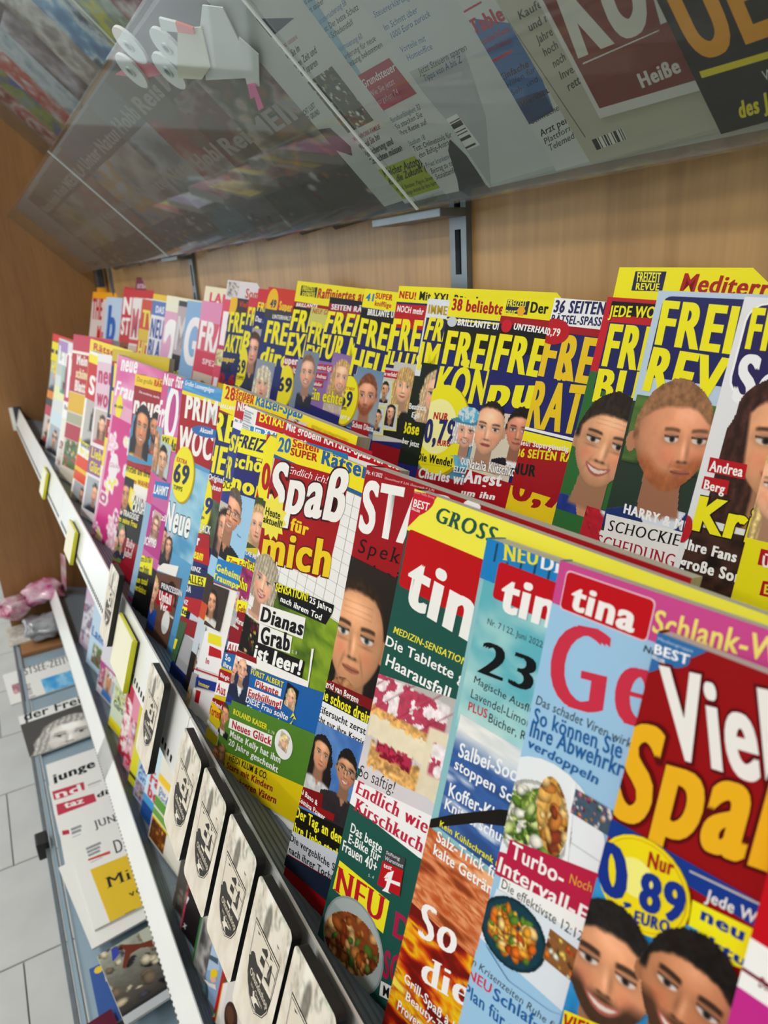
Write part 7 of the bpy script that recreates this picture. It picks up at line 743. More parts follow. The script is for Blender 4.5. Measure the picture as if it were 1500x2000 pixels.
{'n':'magazine','l':'red and white weekly in the corner by the wooden side panel','g':'magazines in the back row','row':'back','O':[-2.43269,0.36685,-0.01198],'U':[0.97781,0.20641,-0.03573],'V':[0.0256,-0.28707,-0.95757],'W':210,'H':295.6,'bow':0.003,'base':'D8C8C4','T':None,'E':[['P',1,'E8A020',[0,0,210,0,210,20,0,20]],['P',1,'D8901C',[0,190,210,190,210,240,0,240]],['T',2,'B82028','THE|','x',[6,80,86,80,6,20]],['T',1,'C83030','Mut|','x',[60,150,130,150,60,100]]]},
{'n':'magazine','l':'orange-topped magazine standing tall behind the watermelon cover','g':'magazines in the back row','row':'back','O':[-2.47758,0.38851,-0.00033],'U':[0.97781,0.19111,-0.0858],'V':[-0.0256,-0.29748,-0.95439],'W':210,'H':313,'bow':0.003,'base':'D87A20','T':None,'E':[['P',1,'E0901C',[0,0,210,0,210,30,0,30]]]},
{'n':'magazine','l':'pale yellow magazine standing tall behind the suited man cover','g':'magazines in the back row','row':'back','O':[-2.03917,0.38788,-0.00234],'U':[0.97781,0.19111,-0.0858],'V':[-0.0256,-0.29748,-0.95439],'W':210,'H':310.9,'bow':0.003,'base':'D8CC88','T':None,'E':[['P',1,'B82838',[0,0,210,0,210,14,0,14]]]},
{'n':'magazine','l':'maroon magazine slipped upright above the others at the far end of the back row','g':'magazines in the back row','row':'back','O':[-1.91935,0.39738,0.01812],'U':[0.978,0.2039,-0.04409],'V':[0.01707,-0.28886,-0.95722],'W':120,'H':333.2,'bow':0.003,'base':'6E1838','T':None,'E':[['T',1,'D8C0C8','EXTRA-HEFT|','n',[10,26,100,26,10,16]]]},
{'n':'magazine','l':'black magazine with huge orange-yellow letters in the overhead pocket, rightmost','g':'magazines behind the overhead acrylic panes','row':'over1','O':[-0.27221,0.19014,0.234],'U':[0.99619,0.06163,0.06163],'V':[0,0.70711,-0.70711],'W':210,'H':250,'bow':0,'base':'15130F','T':0.003,'E':[['G',1,'cloudy',{'cols':['15130F','1C1812','12100C'],'cells':3},[18.3,154.3,228.3,154.3,18.3,252.7],[130,39]],['T',2,'EFA21A','UE|R','x',[4.8,206.9,45.3,207.5,4.6,163.6]],['P',3,'E8D410',[4,213,53.9,216.1,53,219.1,3.7,216.7]],['T',2,'E8D410','des Jahres|','x',[12.7,244,45.4,243.1,14.8,235]],['T',2,'D8D8D8','W|as','s',[31,228.4,36.4,228.4,31.4,223.4]]]},
{'n':'magazine','l':'red magazine with tall white KU letters and Heisse headline in the overhead pocket','g':'magazines behind the overhead acrylic panes','row':'over1','O':[-0.32672,0.17196,0.25379],'U':[0.99483,0.09855,0.02454],'V':[-0.05214,0.70291,-0.70936],'W':210,'H':250,'bow':0,'base':'7E2E22','T':0.003,'E':[['P',1,'D8D4D0',[0,244,210,244,210,250,0,250]],['P',2,'D8D4D0',[0,0,3,0,3,250,0,250]],['T',1,'D8D6CC','KU|R','x',[5.9,211.2,53.9,209.7,13.2,161.3]],['P',2,'E0DCD4',[7,215.6,55.5,213.1,55.3,213.6,6.7,216.5]],['T',1,'D8D4CC','Heiße|','x',[33.4,239.6,57.8,237.2,33.7,231.6]]]},
{'n':'magazine','l':'white-bordered magazine with a dark leafy photo, peeking below the red one','g':'magazines behind the overhead acrylic panes','row':'over1','O':[-0.33403,0.19459,0.23803],'U':[0.99619,0.06163,0.06163],'V':[0,0.70711,-0.70711],'W':210,'H':250,'bow':0,'base':'B4BAB4','T':0.003,'E':[['G',1,'blobs',{'bg':'2A3020','cols':['3E4A2C','20281A','C8A890','5A6040'],'n':80,'r':[0.03,0.12]},[4.2,178,65.4,178,4.2,246.4],[43,45]],['G',2,'blobs',{'bg':'2A3020','cols':['3E4A2C','20281A','C8A890','5A6040'],'n':90,'r':[0.03,0.12]},[14,150,196,150,14,268],[130,150]]]},
{'n':'magazine','l':'cream political weekly with serif lines and a barcode at its foot in the overhead pocket','g':'magazines behind the overhead acrylic panes','row':'over1','O':[-0.35708,0.19134,0.23388],'U':[0.99559,0.08627,0.03691],'V':[-0.03477,0.70453,-0.70883],'W':210,'H':250,'bow':0,'base':'BDB9A6','T':0.003,'E':[['T',1,'4A4A44','Kau|fen','b',[7.8,153.2,19.1,152.6,8.7,148.8]],['T',1,'4A4A44','und| mehr','b',[9.6,161.1,19.2,160.4,10.5,156.6]],['T',1,'4A4A44','Jahr|e','b',[10.2,169.1,19.9,168,11,164.5]],['T',1,'4A4A44','hoch|','b',[10.2,176.8,21.2,175.4,11.1,172.1]],['T',1,'4A4A44','noch|','b',[11.9,184.9,21.8,183,12.8,180.1]],['T',1,'4A4A44','Inve|st','b',[12.2,192.8,22.5,191.3,13.1,187.9]],['T',1,'4A4A44','rett|en','b',[12.9,200.6,23.1,198.5,13.8,195.6]],['P',1,'6A6A60',[-0.8,141.4,-0.4,141.6,7,231.7,6.2,232.1]],['G',1,'bars',{'seed':4},[9.7,234.6,33.1,232.4,9.3,242.3],[60,6]]]},
{'n':'magazine','l':'blue and yellow tablet magazine with red Tab headline in the overhead pocket','g':'magazines behind the overhead acrylic panes','row':'over1','O':[-0.3798,0.19282,0.23347],'U':[0.99377,0.1108,0.01215],'V':[-0.06949,0.70109,-0.70968],'W':210,'H':250,'bow':0,'base':'D4D6D4','T':0.003,'E':[['P',1,'3E6EA8',[4.8,140.7,32.5,153.8,22.9,207.9,-8.4,212.7,-12.6,163.3]],['P',2,'24446E',[-15.2,193.7,22.9,193.3,22.9,207.9,-9.2,214]],['P',3,'C8A81C',[-15.4,175.6,-10.4,218.2,-30.3,219.6,-40.2,198.8]],['P',4,'8EA2A8',[-42.3,213.7,-10.4,218.2,-6.9,249.1,-54.1,247.6]],['P',5,'D4D6D4',[-9.2,214,-1.8,211.4,0.7,250.1,-7.1,249.6]],['T',2,'B42A40','Tab|let','x',[-1.8,148.6,15.7,148,-1.5,140.3]],['T',2,'A82A40','Bezahlen|','b',[-3.2,155.5,22.9,154.5,-2.2,152.1]],['T',2,'983048','einschalten|','b',[-2.3,160.8,20.1,160.7,-1.6,157.6]],['P',1,'B42A40',[-4.8,134.4,15.1,133.6,15,134.7,-4.8,135.6]],['P',2,'B42A40',[-1.5,166.1,17.6,164.3,17.4,165.8,-1.5,167.7]],['T',2,'2A3038','Einfach|e','b',[-1.2,179.8,19,177.5,0.2,175.6]],['T',3,'2A3A50','Hilfen f|ür','s',[-0.3,185.4,19.7,182.1,0.7,181.7]],['T',2,'2A3A50','Seh- un|d','s',[-0.1,190.9,19.7,187.9,0.9,187.1]],['T',3,'20283A','Werkze|uge','b',[1.2,200.8,24.1,196.3,2.3,196.3]],['T',3,'2A3038','Schwäch|en','s',[2.3,212.5,23.8,208.9,3.4,208.4]],['T',1,'20242A','Arzt pe|r App','b',[3.4,222.6,25.6,218.3,4.4,218]],['T',2,'2A3038','Plattfor|m','s',[3.4,228.5,25.4,223.8,4.4,224.3]],['T',3,'2A3038','Telemed|izin','s',[3.6,234.1,26.8,229.1,4.9,229.5]]]},
{'n':'magazine','l':'white finance magazine with blue tax headlines and a barcode in the overhead pocket','g':'magazines behind the overhead acrylic panes','row':'over1','O':[-0.46013,0.19377,0.23199],'U':[0.99483,0.09855,0.02454],'V':[-0.05214,0.70291,-0.70936],'W':210,'H':250,'bow':0,'base':'CDD1D2','T':0.003,'E':[['T',1,'4A78A8','Steuererkläru|ng','s',[2.4,110,32.9,110.6,3.9,106.3]],['T',1,'4A78A8','Im Schnitt über|','s',[3.5,119.7,38.3,119.5,5,115.9]],['T',1,'4A78A8','1000 Euro zurück|','s',[4.7,125.9,45.8,124.8,6.2,122.1]],['T',1,'4A78A8','Vorteile mit|','s',[4.6,136.1,30.4,136.2,6.1,132.1]],['T',1,'4A78A8','Homeoffice|','s',[5.7,142.5,31.6,142.3,7.2,138.5]],['P',1,'B2B7BA',[-2.6,149.1,55.1,149,39,195.8,2.7,250.5,3.7,189.2]],['T',2,'3A4046','Jetzt Steuern spare|n','s',[7.3,153.5,53.7,151.8,8.9,149.2]],['T',3,'2E4A70','Tipps von A bis Z|','s',[7.8,159,47.6,157,9.4,154.7]],['P',2,'E8E8E4',[3.9,188.5,16.4,187.2,18.9,214.2,4.7,215.7]],['G',3,'bars',{'seed':5},[16.7,189.9,15.7,213.7,5,191.2],[60,6]]]},
{'n':'magazine','l':'white consumer test magazine with a pale blue spine and red Grundsteuer box overhead','g':'magazines behind the overhead acrylic panes','row':'over1','O':[-0.51582,0.1923,0.23345],'U':[0.99483,0.09855,0.02454],'V':[-0.05214,0.70291,-0.70936],'W':210,'H':250,'bow':0,'base':'D2D4D2','T':0.003,'E':[['P',1,'8EB4C8',[-1.5,51,15.3,53,-3.9,204,-8.5,204.4]],['T',2,'3A4046','Raus aus|','s',[-6.3,81.4,9.8,82,-4.5,77.9]],['T',2,'3A4046','jetzt sauber|','s',[-6.9,87.5,17.9,87.2,-5.1,83.9]],['T',2,'5A88B0','Hausratversicherung 58|','s',[-6.6,97,36,95.4,-4.8,93.3]],['T',2,'3A4046','Test: Der beste Sch|utz','s',[-5.9,102.4,36.6,101.6,-4.1,98.6]],['T',2,'3A4046','im Schadensfall|','s',[-5.4,108,29.8,107.3,-3.6,104.2]],['T',2,'5A88B0','Modernisierung 60|','s',[-4.8,117.7,29.3,117.7,-3,113.8]],['T',2,'3A4046','Förderung für neue|','s',[-4.6,124.3,40,122.9,-2.8,120.3]],['T',3,'3A4046','Heizung bekomme|n','s',[-4.3,129.7,39.1,128.2,-2.5,125.7]],['P',2,'A8283C',[-7,137.7,40.4,136.3,43.2,165.6,-4.2,168.1]],['T',3,'E8DCDC','Grundsteuer|','b',[-3,147.3,39.7,145.5,-0.7,141.6]],['T',3,'D8B8BC','Wie Sie jetzt|','s',[-3.2,155.4,29.9,153.4,-1.5,151]],['T',3,'D8B8BC','vorgehen 74|','s',[-1.8,162.5,26.6,161.1,-0.1,158]],['T',2,'4A6A88','Berufsunfähigkeit 32|','s',[-0.9,178.9,37.1,176.9,0.8,174.7]],['T',2,'20262C','So stocken Sie|','s',[-1.1,185,34,182.5,0.6,180.7]],['T',3,'20262C','Ihre Rente auf|','s',[-0.8,190.7,33.1,188.9,0.9,186.4]],['T',2,'4A6A88','Studium 18|','s',[-0.1,200.9,21.1,199.8,1.6,196.5]],['T',3,'20262C','Test: Onlinetools fü|r','s',[0.5,206.6,45.7,204.3,2.2,202.1]],['T',1,'20262C','den Bafög-Antrag|','s',[1.4,213.1,43.4,209.3,3.2,208.5]],['T',1,'4A6A88','Privat krankenve|rs.','s',[1.2,223,34,220.2,3,218.3]],['T',2,'20262C','Beitrag zu teuer? W|ie','s',[2.2,228.9,47.2,225,4,224.1]],['T',3,'20262C','Sozialtarife bieten|','s',[2.8,234.8,44.9,231.6,4.6,230]],['P',4,'30363A',[35.5,213.5,44.7,205.4,50.7,225.8,48.5,249.7,16.6,251.2,23.7,240]]]},
{'n':'magazine','l':'white home magazine with garden photo and yellow-green car headline box overhead','g':'magazines behind the overhead acrylic panes','row':'over1','O':[-0.58525,0.1926,0.23262],'U':[0.99559,0.08627,0.03691],'V':[-0.03477,0.70453,-0.70883],'W':210,'H':250,'bow':0,'base':'CFD0CC','T':0.003,'E':[['P',1,'3A4050',[-9.5,63.5,39.5,81.8,-6.1,83.1,-15,72.5]],['T',1,'B4606C','RICHTIG GIESSEN|','n',[-5.6,93.9,26.9,93.7,-4,91.5]],['T',1,'3A3E40','Wie Sie im|','n',[-4.6,102.6,20,101.2,-1.8,97.9]],['T',1,'3A3E40','Garten Zeit und|','n',[-7.2,110.6,35.6,108.7,-4.3,105.8]],['T',1,'3A3E40','Geld sparen|','n',[-5.9,117.3,27,116.1,-3.1,112.3]],['G',1,'blobs',{'bg':'4A5040','cols':['7A8A60','C8D0B8','8A6A58','E0E4D8','5A6A48','7A5048'],'n':170,'r':[0.03,0.12]},[-4.1,123.1,39.9,121.7,-3.8,172.4],[50,80]],['T',1,'9C3040','PATCHWORK-FAMILIE|','n',[-2.6,181.1,40.6,179.1,-0.1,177.3]],['T',1,'24282A','Worauf Sie bei|','n',[-3.3,190.2,31.8,186.5,-0.6,184.6]],['T',2,'24282A','Versicherung und|','n',[-3.3,197.7,42.3,194.4,-0.6,191.9]],['T',3,'24282A','Co. achten müssen|','n',[-3.4,205.4,46.6,202.1,-0.7,199.5]],['P',1,'A8B818',[0,211.4,54.6,209.8,56.5,243.5,2,245.3]],['T',2,'2A3010','Welcher Autoty|p','n',[0.2,219.8,54.8,218.5,4.6,212.5]],['T',3,'2A3010','für die Zukunft (|','n',[0.1,228.2,56.3,224.6,3.9,221.7]],['T',2,'4A5A18','Hybrid, Benziner, Plug-in, Strom|','n',[2.4,236.2,55.7,234.3,4.3,232.3]],['T',2,'4A5A18','der richtige Antrieb für Ihre Fahrt|','n',[2.8,242.4,55.6,239.7,4.9,238.5]],['T',1,'9C3040','INDER-|','n',[-23.6,224.2,-7.8,222.2,-20.9,220]],['T',2,'9C3040','TRATZE|','n',[-23.2,229.1,-4.6,227.2,-20.5,224.9]]]},
{'n':'magazine','l':'white-edged magazine with black caps and a green stripe just left of the pane joint','g':'magazines behind the overhead acrylic panes','row':'over1','O':[-0.62937,0.19088,0.23327],'U':[0.99619,0.06163,0.06163],'V':[0,0.70711,-0.70711],'W':210,'H':250,'bow':0,'base':'C4C8C4','T':0.003,'E':[['P',1,'5E8048',[-60.7,69.1,-46.3,71,-30.4,252.9,-46.8,251.8]],['P',1,'8E1E38',[-16.8,210.3,-4.4,211.3,-3.1,245.8,-16.4,245.8]],['T',2,'E8D8DC','14 PRODUKTE|','n',[-14.7,216.5,-17.5,241.3,-9.8,215.9]],['T',3,'E8D8DC','IM TEST|','n',[-7.8,221.6,-11.2,241.6,-3.7,221.1]],['T',1,'2A2C2E','MACHT LUST|','x',[-8.4,145.8,20.8,144.3,-6.3,141.7]],['T',2,'2A2C2E','UND GRUND|','x',[-8.2,151.2,19.3,150.5,-6.1,147.1]],['P',1,'4A3C34',[-0.4,160.8,16.7,164.2,22.5,186.1,15,194.1,-0.4,183.4,-3,166]]]},
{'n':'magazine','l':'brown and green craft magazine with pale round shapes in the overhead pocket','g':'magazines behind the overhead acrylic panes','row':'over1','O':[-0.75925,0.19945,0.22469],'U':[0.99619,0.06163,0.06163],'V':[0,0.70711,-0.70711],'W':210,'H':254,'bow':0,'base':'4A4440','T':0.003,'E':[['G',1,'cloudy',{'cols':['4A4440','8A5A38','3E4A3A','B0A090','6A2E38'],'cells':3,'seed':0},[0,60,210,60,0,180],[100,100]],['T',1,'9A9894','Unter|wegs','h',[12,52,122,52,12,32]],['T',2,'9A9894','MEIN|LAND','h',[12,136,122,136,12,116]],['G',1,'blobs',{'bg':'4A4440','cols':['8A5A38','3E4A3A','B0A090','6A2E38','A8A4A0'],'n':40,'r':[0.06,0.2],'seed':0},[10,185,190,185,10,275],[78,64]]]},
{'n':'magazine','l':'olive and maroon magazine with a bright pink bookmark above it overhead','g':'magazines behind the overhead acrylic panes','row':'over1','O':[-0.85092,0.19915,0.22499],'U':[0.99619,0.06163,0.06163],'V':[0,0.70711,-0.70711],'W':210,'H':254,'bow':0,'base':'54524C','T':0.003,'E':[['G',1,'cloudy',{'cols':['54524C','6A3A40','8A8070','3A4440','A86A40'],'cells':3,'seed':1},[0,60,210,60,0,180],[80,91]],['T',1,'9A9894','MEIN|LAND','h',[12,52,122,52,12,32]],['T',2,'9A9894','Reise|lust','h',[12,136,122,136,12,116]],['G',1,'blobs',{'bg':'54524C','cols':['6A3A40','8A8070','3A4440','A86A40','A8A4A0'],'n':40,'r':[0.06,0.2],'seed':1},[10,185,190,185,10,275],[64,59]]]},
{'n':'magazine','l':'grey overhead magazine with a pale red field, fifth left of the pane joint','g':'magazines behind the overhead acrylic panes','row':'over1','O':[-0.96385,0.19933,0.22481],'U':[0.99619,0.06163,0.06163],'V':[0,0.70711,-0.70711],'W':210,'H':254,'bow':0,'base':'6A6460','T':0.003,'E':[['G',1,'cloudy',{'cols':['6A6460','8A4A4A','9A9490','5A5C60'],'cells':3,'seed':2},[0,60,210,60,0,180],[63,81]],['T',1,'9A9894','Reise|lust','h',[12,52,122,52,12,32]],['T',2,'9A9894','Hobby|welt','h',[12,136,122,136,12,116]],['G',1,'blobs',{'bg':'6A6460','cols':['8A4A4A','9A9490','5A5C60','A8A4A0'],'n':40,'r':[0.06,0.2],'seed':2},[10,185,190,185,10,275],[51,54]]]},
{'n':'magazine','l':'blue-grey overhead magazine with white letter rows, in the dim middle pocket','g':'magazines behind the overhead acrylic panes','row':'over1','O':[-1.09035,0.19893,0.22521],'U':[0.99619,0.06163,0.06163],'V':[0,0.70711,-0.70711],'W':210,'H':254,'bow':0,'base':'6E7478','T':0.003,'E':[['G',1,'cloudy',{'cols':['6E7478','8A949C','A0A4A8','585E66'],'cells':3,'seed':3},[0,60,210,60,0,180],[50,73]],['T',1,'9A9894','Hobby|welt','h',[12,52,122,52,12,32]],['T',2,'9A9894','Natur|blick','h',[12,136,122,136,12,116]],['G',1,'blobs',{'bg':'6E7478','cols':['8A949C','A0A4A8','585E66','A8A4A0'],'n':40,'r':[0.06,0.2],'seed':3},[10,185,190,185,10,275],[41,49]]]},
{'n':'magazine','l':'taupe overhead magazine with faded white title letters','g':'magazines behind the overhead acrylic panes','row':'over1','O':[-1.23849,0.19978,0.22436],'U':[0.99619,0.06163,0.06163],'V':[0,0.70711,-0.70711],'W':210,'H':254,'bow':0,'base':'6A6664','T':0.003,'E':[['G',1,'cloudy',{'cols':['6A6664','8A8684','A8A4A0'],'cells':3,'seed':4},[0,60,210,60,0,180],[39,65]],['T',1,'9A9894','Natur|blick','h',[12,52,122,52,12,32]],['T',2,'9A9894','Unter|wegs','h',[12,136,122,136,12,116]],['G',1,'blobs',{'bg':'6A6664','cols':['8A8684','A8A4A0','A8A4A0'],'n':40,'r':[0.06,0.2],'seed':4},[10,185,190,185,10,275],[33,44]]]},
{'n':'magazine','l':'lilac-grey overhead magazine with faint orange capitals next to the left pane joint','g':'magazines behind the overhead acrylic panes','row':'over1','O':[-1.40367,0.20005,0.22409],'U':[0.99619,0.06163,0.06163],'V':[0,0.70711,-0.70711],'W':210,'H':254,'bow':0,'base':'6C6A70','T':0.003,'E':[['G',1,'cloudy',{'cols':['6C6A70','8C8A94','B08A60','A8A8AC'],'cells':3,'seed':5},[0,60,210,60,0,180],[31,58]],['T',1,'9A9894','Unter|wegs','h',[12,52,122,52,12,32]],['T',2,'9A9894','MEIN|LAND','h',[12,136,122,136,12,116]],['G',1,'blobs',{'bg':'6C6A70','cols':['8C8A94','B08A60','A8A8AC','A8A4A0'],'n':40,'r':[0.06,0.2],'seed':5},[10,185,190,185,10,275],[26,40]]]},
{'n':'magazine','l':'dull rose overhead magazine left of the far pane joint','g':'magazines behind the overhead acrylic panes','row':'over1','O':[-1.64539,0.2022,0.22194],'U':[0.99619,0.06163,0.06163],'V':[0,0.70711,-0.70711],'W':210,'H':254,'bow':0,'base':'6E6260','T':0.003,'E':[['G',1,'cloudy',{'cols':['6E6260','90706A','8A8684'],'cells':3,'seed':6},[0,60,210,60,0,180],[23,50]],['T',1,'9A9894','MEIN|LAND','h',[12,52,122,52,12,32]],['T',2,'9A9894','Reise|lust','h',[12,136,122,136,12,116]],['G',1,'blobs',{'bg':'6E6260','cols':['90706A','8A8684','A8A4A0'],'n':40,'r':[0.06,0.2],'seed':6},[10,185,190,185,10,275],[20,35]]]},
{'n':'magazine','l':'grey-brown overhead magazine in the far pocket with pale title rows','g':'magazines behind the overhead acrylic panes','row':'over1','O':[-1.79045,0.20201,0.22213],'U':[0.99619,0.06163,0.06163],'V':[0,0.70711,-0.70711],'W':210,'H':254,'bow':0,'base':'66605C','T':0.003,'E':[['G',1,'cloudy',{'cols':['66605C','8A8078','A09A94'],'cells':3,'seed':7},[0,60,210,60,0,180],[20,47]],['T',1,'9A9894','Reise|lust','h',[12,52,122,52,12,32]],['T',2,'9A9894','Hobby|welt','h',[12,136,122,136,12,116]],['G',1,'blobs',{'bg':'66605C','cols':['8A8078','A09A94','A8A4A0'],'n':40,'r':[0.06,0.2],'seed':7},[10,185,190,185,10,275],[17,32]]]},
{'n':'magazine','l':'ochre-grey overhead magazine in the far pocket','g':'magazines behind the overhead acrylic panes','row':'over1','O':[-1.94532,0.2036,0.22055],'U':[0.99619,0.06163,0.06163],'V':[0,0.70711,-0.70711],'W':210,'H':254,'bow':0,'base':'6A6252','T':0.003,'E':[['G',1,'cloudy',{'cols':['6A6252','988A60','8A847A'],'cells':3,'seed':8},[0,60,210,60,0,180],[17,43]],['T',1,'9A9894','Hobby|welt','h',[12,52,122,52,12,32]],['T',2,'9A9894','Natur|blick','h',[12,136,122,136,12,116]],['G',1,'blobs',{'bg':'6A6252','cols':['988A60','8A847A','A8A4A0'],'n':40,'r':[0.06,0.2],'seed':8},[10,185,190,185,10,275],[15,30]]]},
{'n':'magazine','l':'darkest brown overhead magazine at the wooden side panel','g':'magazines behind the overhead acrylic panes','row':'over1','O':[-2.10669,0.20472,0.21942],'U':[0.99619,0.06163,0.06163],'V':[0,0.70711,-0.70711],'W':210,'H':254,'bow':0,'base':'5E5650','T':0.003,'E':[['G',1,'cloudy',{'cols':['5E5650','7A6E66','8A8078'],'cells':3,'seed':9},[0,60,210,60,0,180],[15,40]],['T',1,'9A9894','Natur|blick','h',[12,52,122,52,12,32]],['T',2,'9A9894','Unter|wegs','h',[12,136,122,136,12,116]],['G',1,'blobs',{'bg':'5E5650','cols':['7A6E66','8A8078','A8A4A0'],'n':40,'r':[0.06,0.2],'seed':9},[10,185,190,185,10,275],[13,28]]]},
{'n':'magazine','l':'white magazine with a teal corner at the right end of the topmost tier','g':'magazines in the topmost tier','row':'over2','O':[-1.20023,0.14822,0.58093],'U':[0.99619,0.06163,0.06163],'V':[0,0.70711,-0.70711],'W':210,'H':260,'bow':0,'base':'D8E0E0','T':0.003,'E':[['G',1,'cloudy',{'cols':['D8E0E0','8AB0B0','E8ECEC'],'cells':4,'seed':20},[0,70,210,70,0,260],[89,138]],['T',1,'30383C','KIDS|','x',[12,52,122,52,12,26]]]},
{'n':'magazine','l':'maroon booklet in the topmost tier above the reflected rolls','g':'magazines in the topmost tier','row':'over2','O':[-1.34026,0.14822,0.58093],'U':[0.99619,0.06163,0.06163],'V':[0,0.70711,-0.70711],'W':210,'H':260,'bow':0,'base':'7A3240','T':0.003,'E':[['G',1,'cloudy',{'cols':['7A3240','8A3A48','E0D8D8'],'cells':4,'seed':21},[0,70,210,70,0,260],[69,121]],['T',1,'E8E8E8','PLAN|','x',[12,52,122,52,12,26]]]},
{'n':'magazine','l':'yellow-flowered magazine in the topmost tier','g':'magazines in the topmost tier','row':'over2','O':[-1.48029,0.14822,0.58093],'U':[0.99619,0.06163,0.06163],'V':[0,0.70711,-0.70711],'W':210,'H':260,'bow':0,'base':'B8BC90','T':0.003,'E':[['G',1,'cloudy',{'cols':['B8BC90','D8D040','8AA090','E8E8E0'],'cells':4,'seed':22},[0,70,210,70,0,260],[56,108]],['T',1,'E8E8E8','Zeit|','x',[12,52,122,52,12,26]]]},
{'n':'magazine','l':'deep blue magazine in the topmost tier','g':'magazines in the topmost tier','row':'over2','O':[-1.62032,0.14822,0.58093],'U':[0.99619,0.06163,0.06163],'V':[0,0.70711,-0.70711],'W':210,'H':260,'bow':0,'base':'3E78A8','T':0.003,'E':[['G',1,'cloudy',{'cols':['3E78A8','5AA0D0','E0E8F0','2A5070'],'cells':4,'seed':23},[0,70,210,70,0,260],[46,98]],['T',1,'30383C','Tiere|','x',[12,52,122,52,12,26]]]},
{'n':'magazine','l':'silver magazine in the topmost tier','g':'magazines in the topmost tier','row':'over2','O':[-1.76034,0.14822,0.58093],'U':[0.99619,0.06163,0.06163],'V':[0,0.70711,-0.70711],'W':210,'H':260,'bow':0,'base':'B8B4B0','T':0.003,'E':[['G',1,'cloudy',{'cols':['B8B4B0','E8E4E0','8A8680'],'cells':4,'seed':24},[0,70,210,70,0,260],[38,90]],['T',1,'E8E8E8','Foto|','x',[12,52,122,52,12,26]]]},
{'n':'magazine','l':'dark magazine with small portraits in the topmost tier','g':'magazines in the topmost tier','row':'over2','O':[-1.90037,0.14822,0.58093],'U':[0.99619,0.06163,0.06163],'V':[0,0.70711,-0.70711],'W':210,'H':260,'bow':0,'base':'4A4650','T':0.003,'E':[['G',1,'cloudy',{'cols':['4A4650','8A8690','D8D4E0'],'cells':4,'seed':25},[0,70,210,70,0,260],[33,82]],['T',1,'E8E8E8','KIDS|','x',[12,52,122,52,12,26]]]},
{'n':'magazine','l':'pale blue newspaper in the topmost tier','g':'magazines in the topmost tier','row':'over2','O':[-2.0404,0.14822,0.58093],'U':[0.99619,0.06163,0.06163],'V':[0,0.70711,-0.70711],'W':210,'H':260,'bow':0,'base':'B8CCD8','T':0.003,'E':[['G',1,'cloudy',{'cols':['B8CCD8','D8E4EC','8AA8B8'],'cells':4,'seed':26},[0,70,210,70,0,260],[28,76]],['T',1,'30383C','PLAN|','x',[12,52,122,52,12,26]]]},
{'n':'magazine','l':'white paper with red headline in the topmost tier','g':'magazines in the topmost tier','row':'over2','O':[-2.18043,0.14822,0.58093],'U':[0.99619,0.06163,0.06163],'V':[0,0.70711,-0.70711],'W':210,'H':260,'bow':0,'base':'D4D0D0','T':0.003,'E':[['G',1,'cloudy',{'cols':['D4D0D0','C04040','E8E8E8'],'cells':4,'seed':27},[0,70,210,70,0,260],[25,71]],['T',1,'E8E8E8','Zeit|','x',[12,52,122,52,12,26]]]},
{'n':'magazine','l':'green and blue booklet in the topmost tier','g':'magazines in the topmost tier','row':'over2','O':[-2.32045,0.14822,0.58093],'U':[0.99619,0.06163,0.06163],'V':[0,0.70711,-0.70711],'W':210,'H':260,'bow':0,'base':'88A0B8','T':0.003,'E':[['G',1,'cloudy',{'cols':['88A0B8','90A840','4060B0'],'cells':4,'seed':28},[0,70,210,70,0,260],[22,66]],['T',1,'E8E8E8','Tiere|','x',[12,52,122,52,12,26]]]},
{'n':'magazine','l':'red magazine by the wooden panel in the topmost tier','g':'magazines in the topmost tier','row':'over2','O':[-2.46048,0.14822,0.58093],'U':[0.99619,0.06163,0.06163],'V':[0,0.70711,-0.70711],'W':210,'H':260,'bow':0,'base':'A82830','T':0.003,'E':[['G',1,'cloudy',{'cols':['A82830','E0D8D8','802028'],'cells':4,'seed':29},[0,70,210,70,0,260],[20,62]],['T',1,'30383C','Foto|','x',[12,52,122,52,12,26]]]},
{'n':'lighthouse_plaque','l':'cream lighthouse board: far board beyond the yellow pads, seen almost edge-on','g':'emblem boards hung on the shelf edge','row':'plaque','O':[-0.88115,0.09699,-0.32183],'U':[1,0,0],'V':[0,-0.32557,-0.94552],'W':52,'H':91.5,'bow':0,'base':'E6E0D2','T':0.004,'E':'@emblem'},
{'n':'lighthouse_plaque','l':'cream lighthouse board: second from the far end, next to the near yellow pad','g':'emblem boards hung on the shelf edge','row':'plaque','O':[-0.64481,0.08931,-0.34413],'U':[1,0,0],'V':[0,-0.32557,-0.94552],'W':52,'H':91.5,'bow':0,'base':'E6E0D2','T':0.004,'E':'@emblem'},
{'n':'lighthouse_plaque','l':'cream lighthouse board: third from the far end, alone between two slotted gaps','g':'emblem boards hung on the shelf edge','row':'plaque','O':[-0.52319,0.08882,-0.34556],'U':[0.99756,-0.02271,-0.06596],'V':[-0.06976,-0.32478,-0.94322],'W':52,'H':91.5,'bow':0,'base':'E6E0D2','T':0.004,'E':'@emblem'},
{'n':'lighthouse_plaque','l':'cream lighthouse board: fourth board from the far end, first of the close-set row','g':'emblem boards hung on the shelf edge','row':'plaque','O':[-0.46471,0.08864,-0.3461],'U':[1,0,0],'V':[0,-0.32557,-0.94552],'W':52,'H':91.5,'bow':0,'base':'E6E0D2','T':0.004,'E':'@emblem'},
{'n':'lighthouse_plaque','l':'cream lighthouse board: fifth board from the far end','g':'emblem boards hung on the shelf edge','row':'plaque','O':[-0.40498,0.08901,-0.345],'U':[1,0,0],'V':[0,-0.32557,-0.94552],'W':52,'H':91.5,'bow':0,'base':'E6E0D2','T':0.004,'E':'@emblem'},
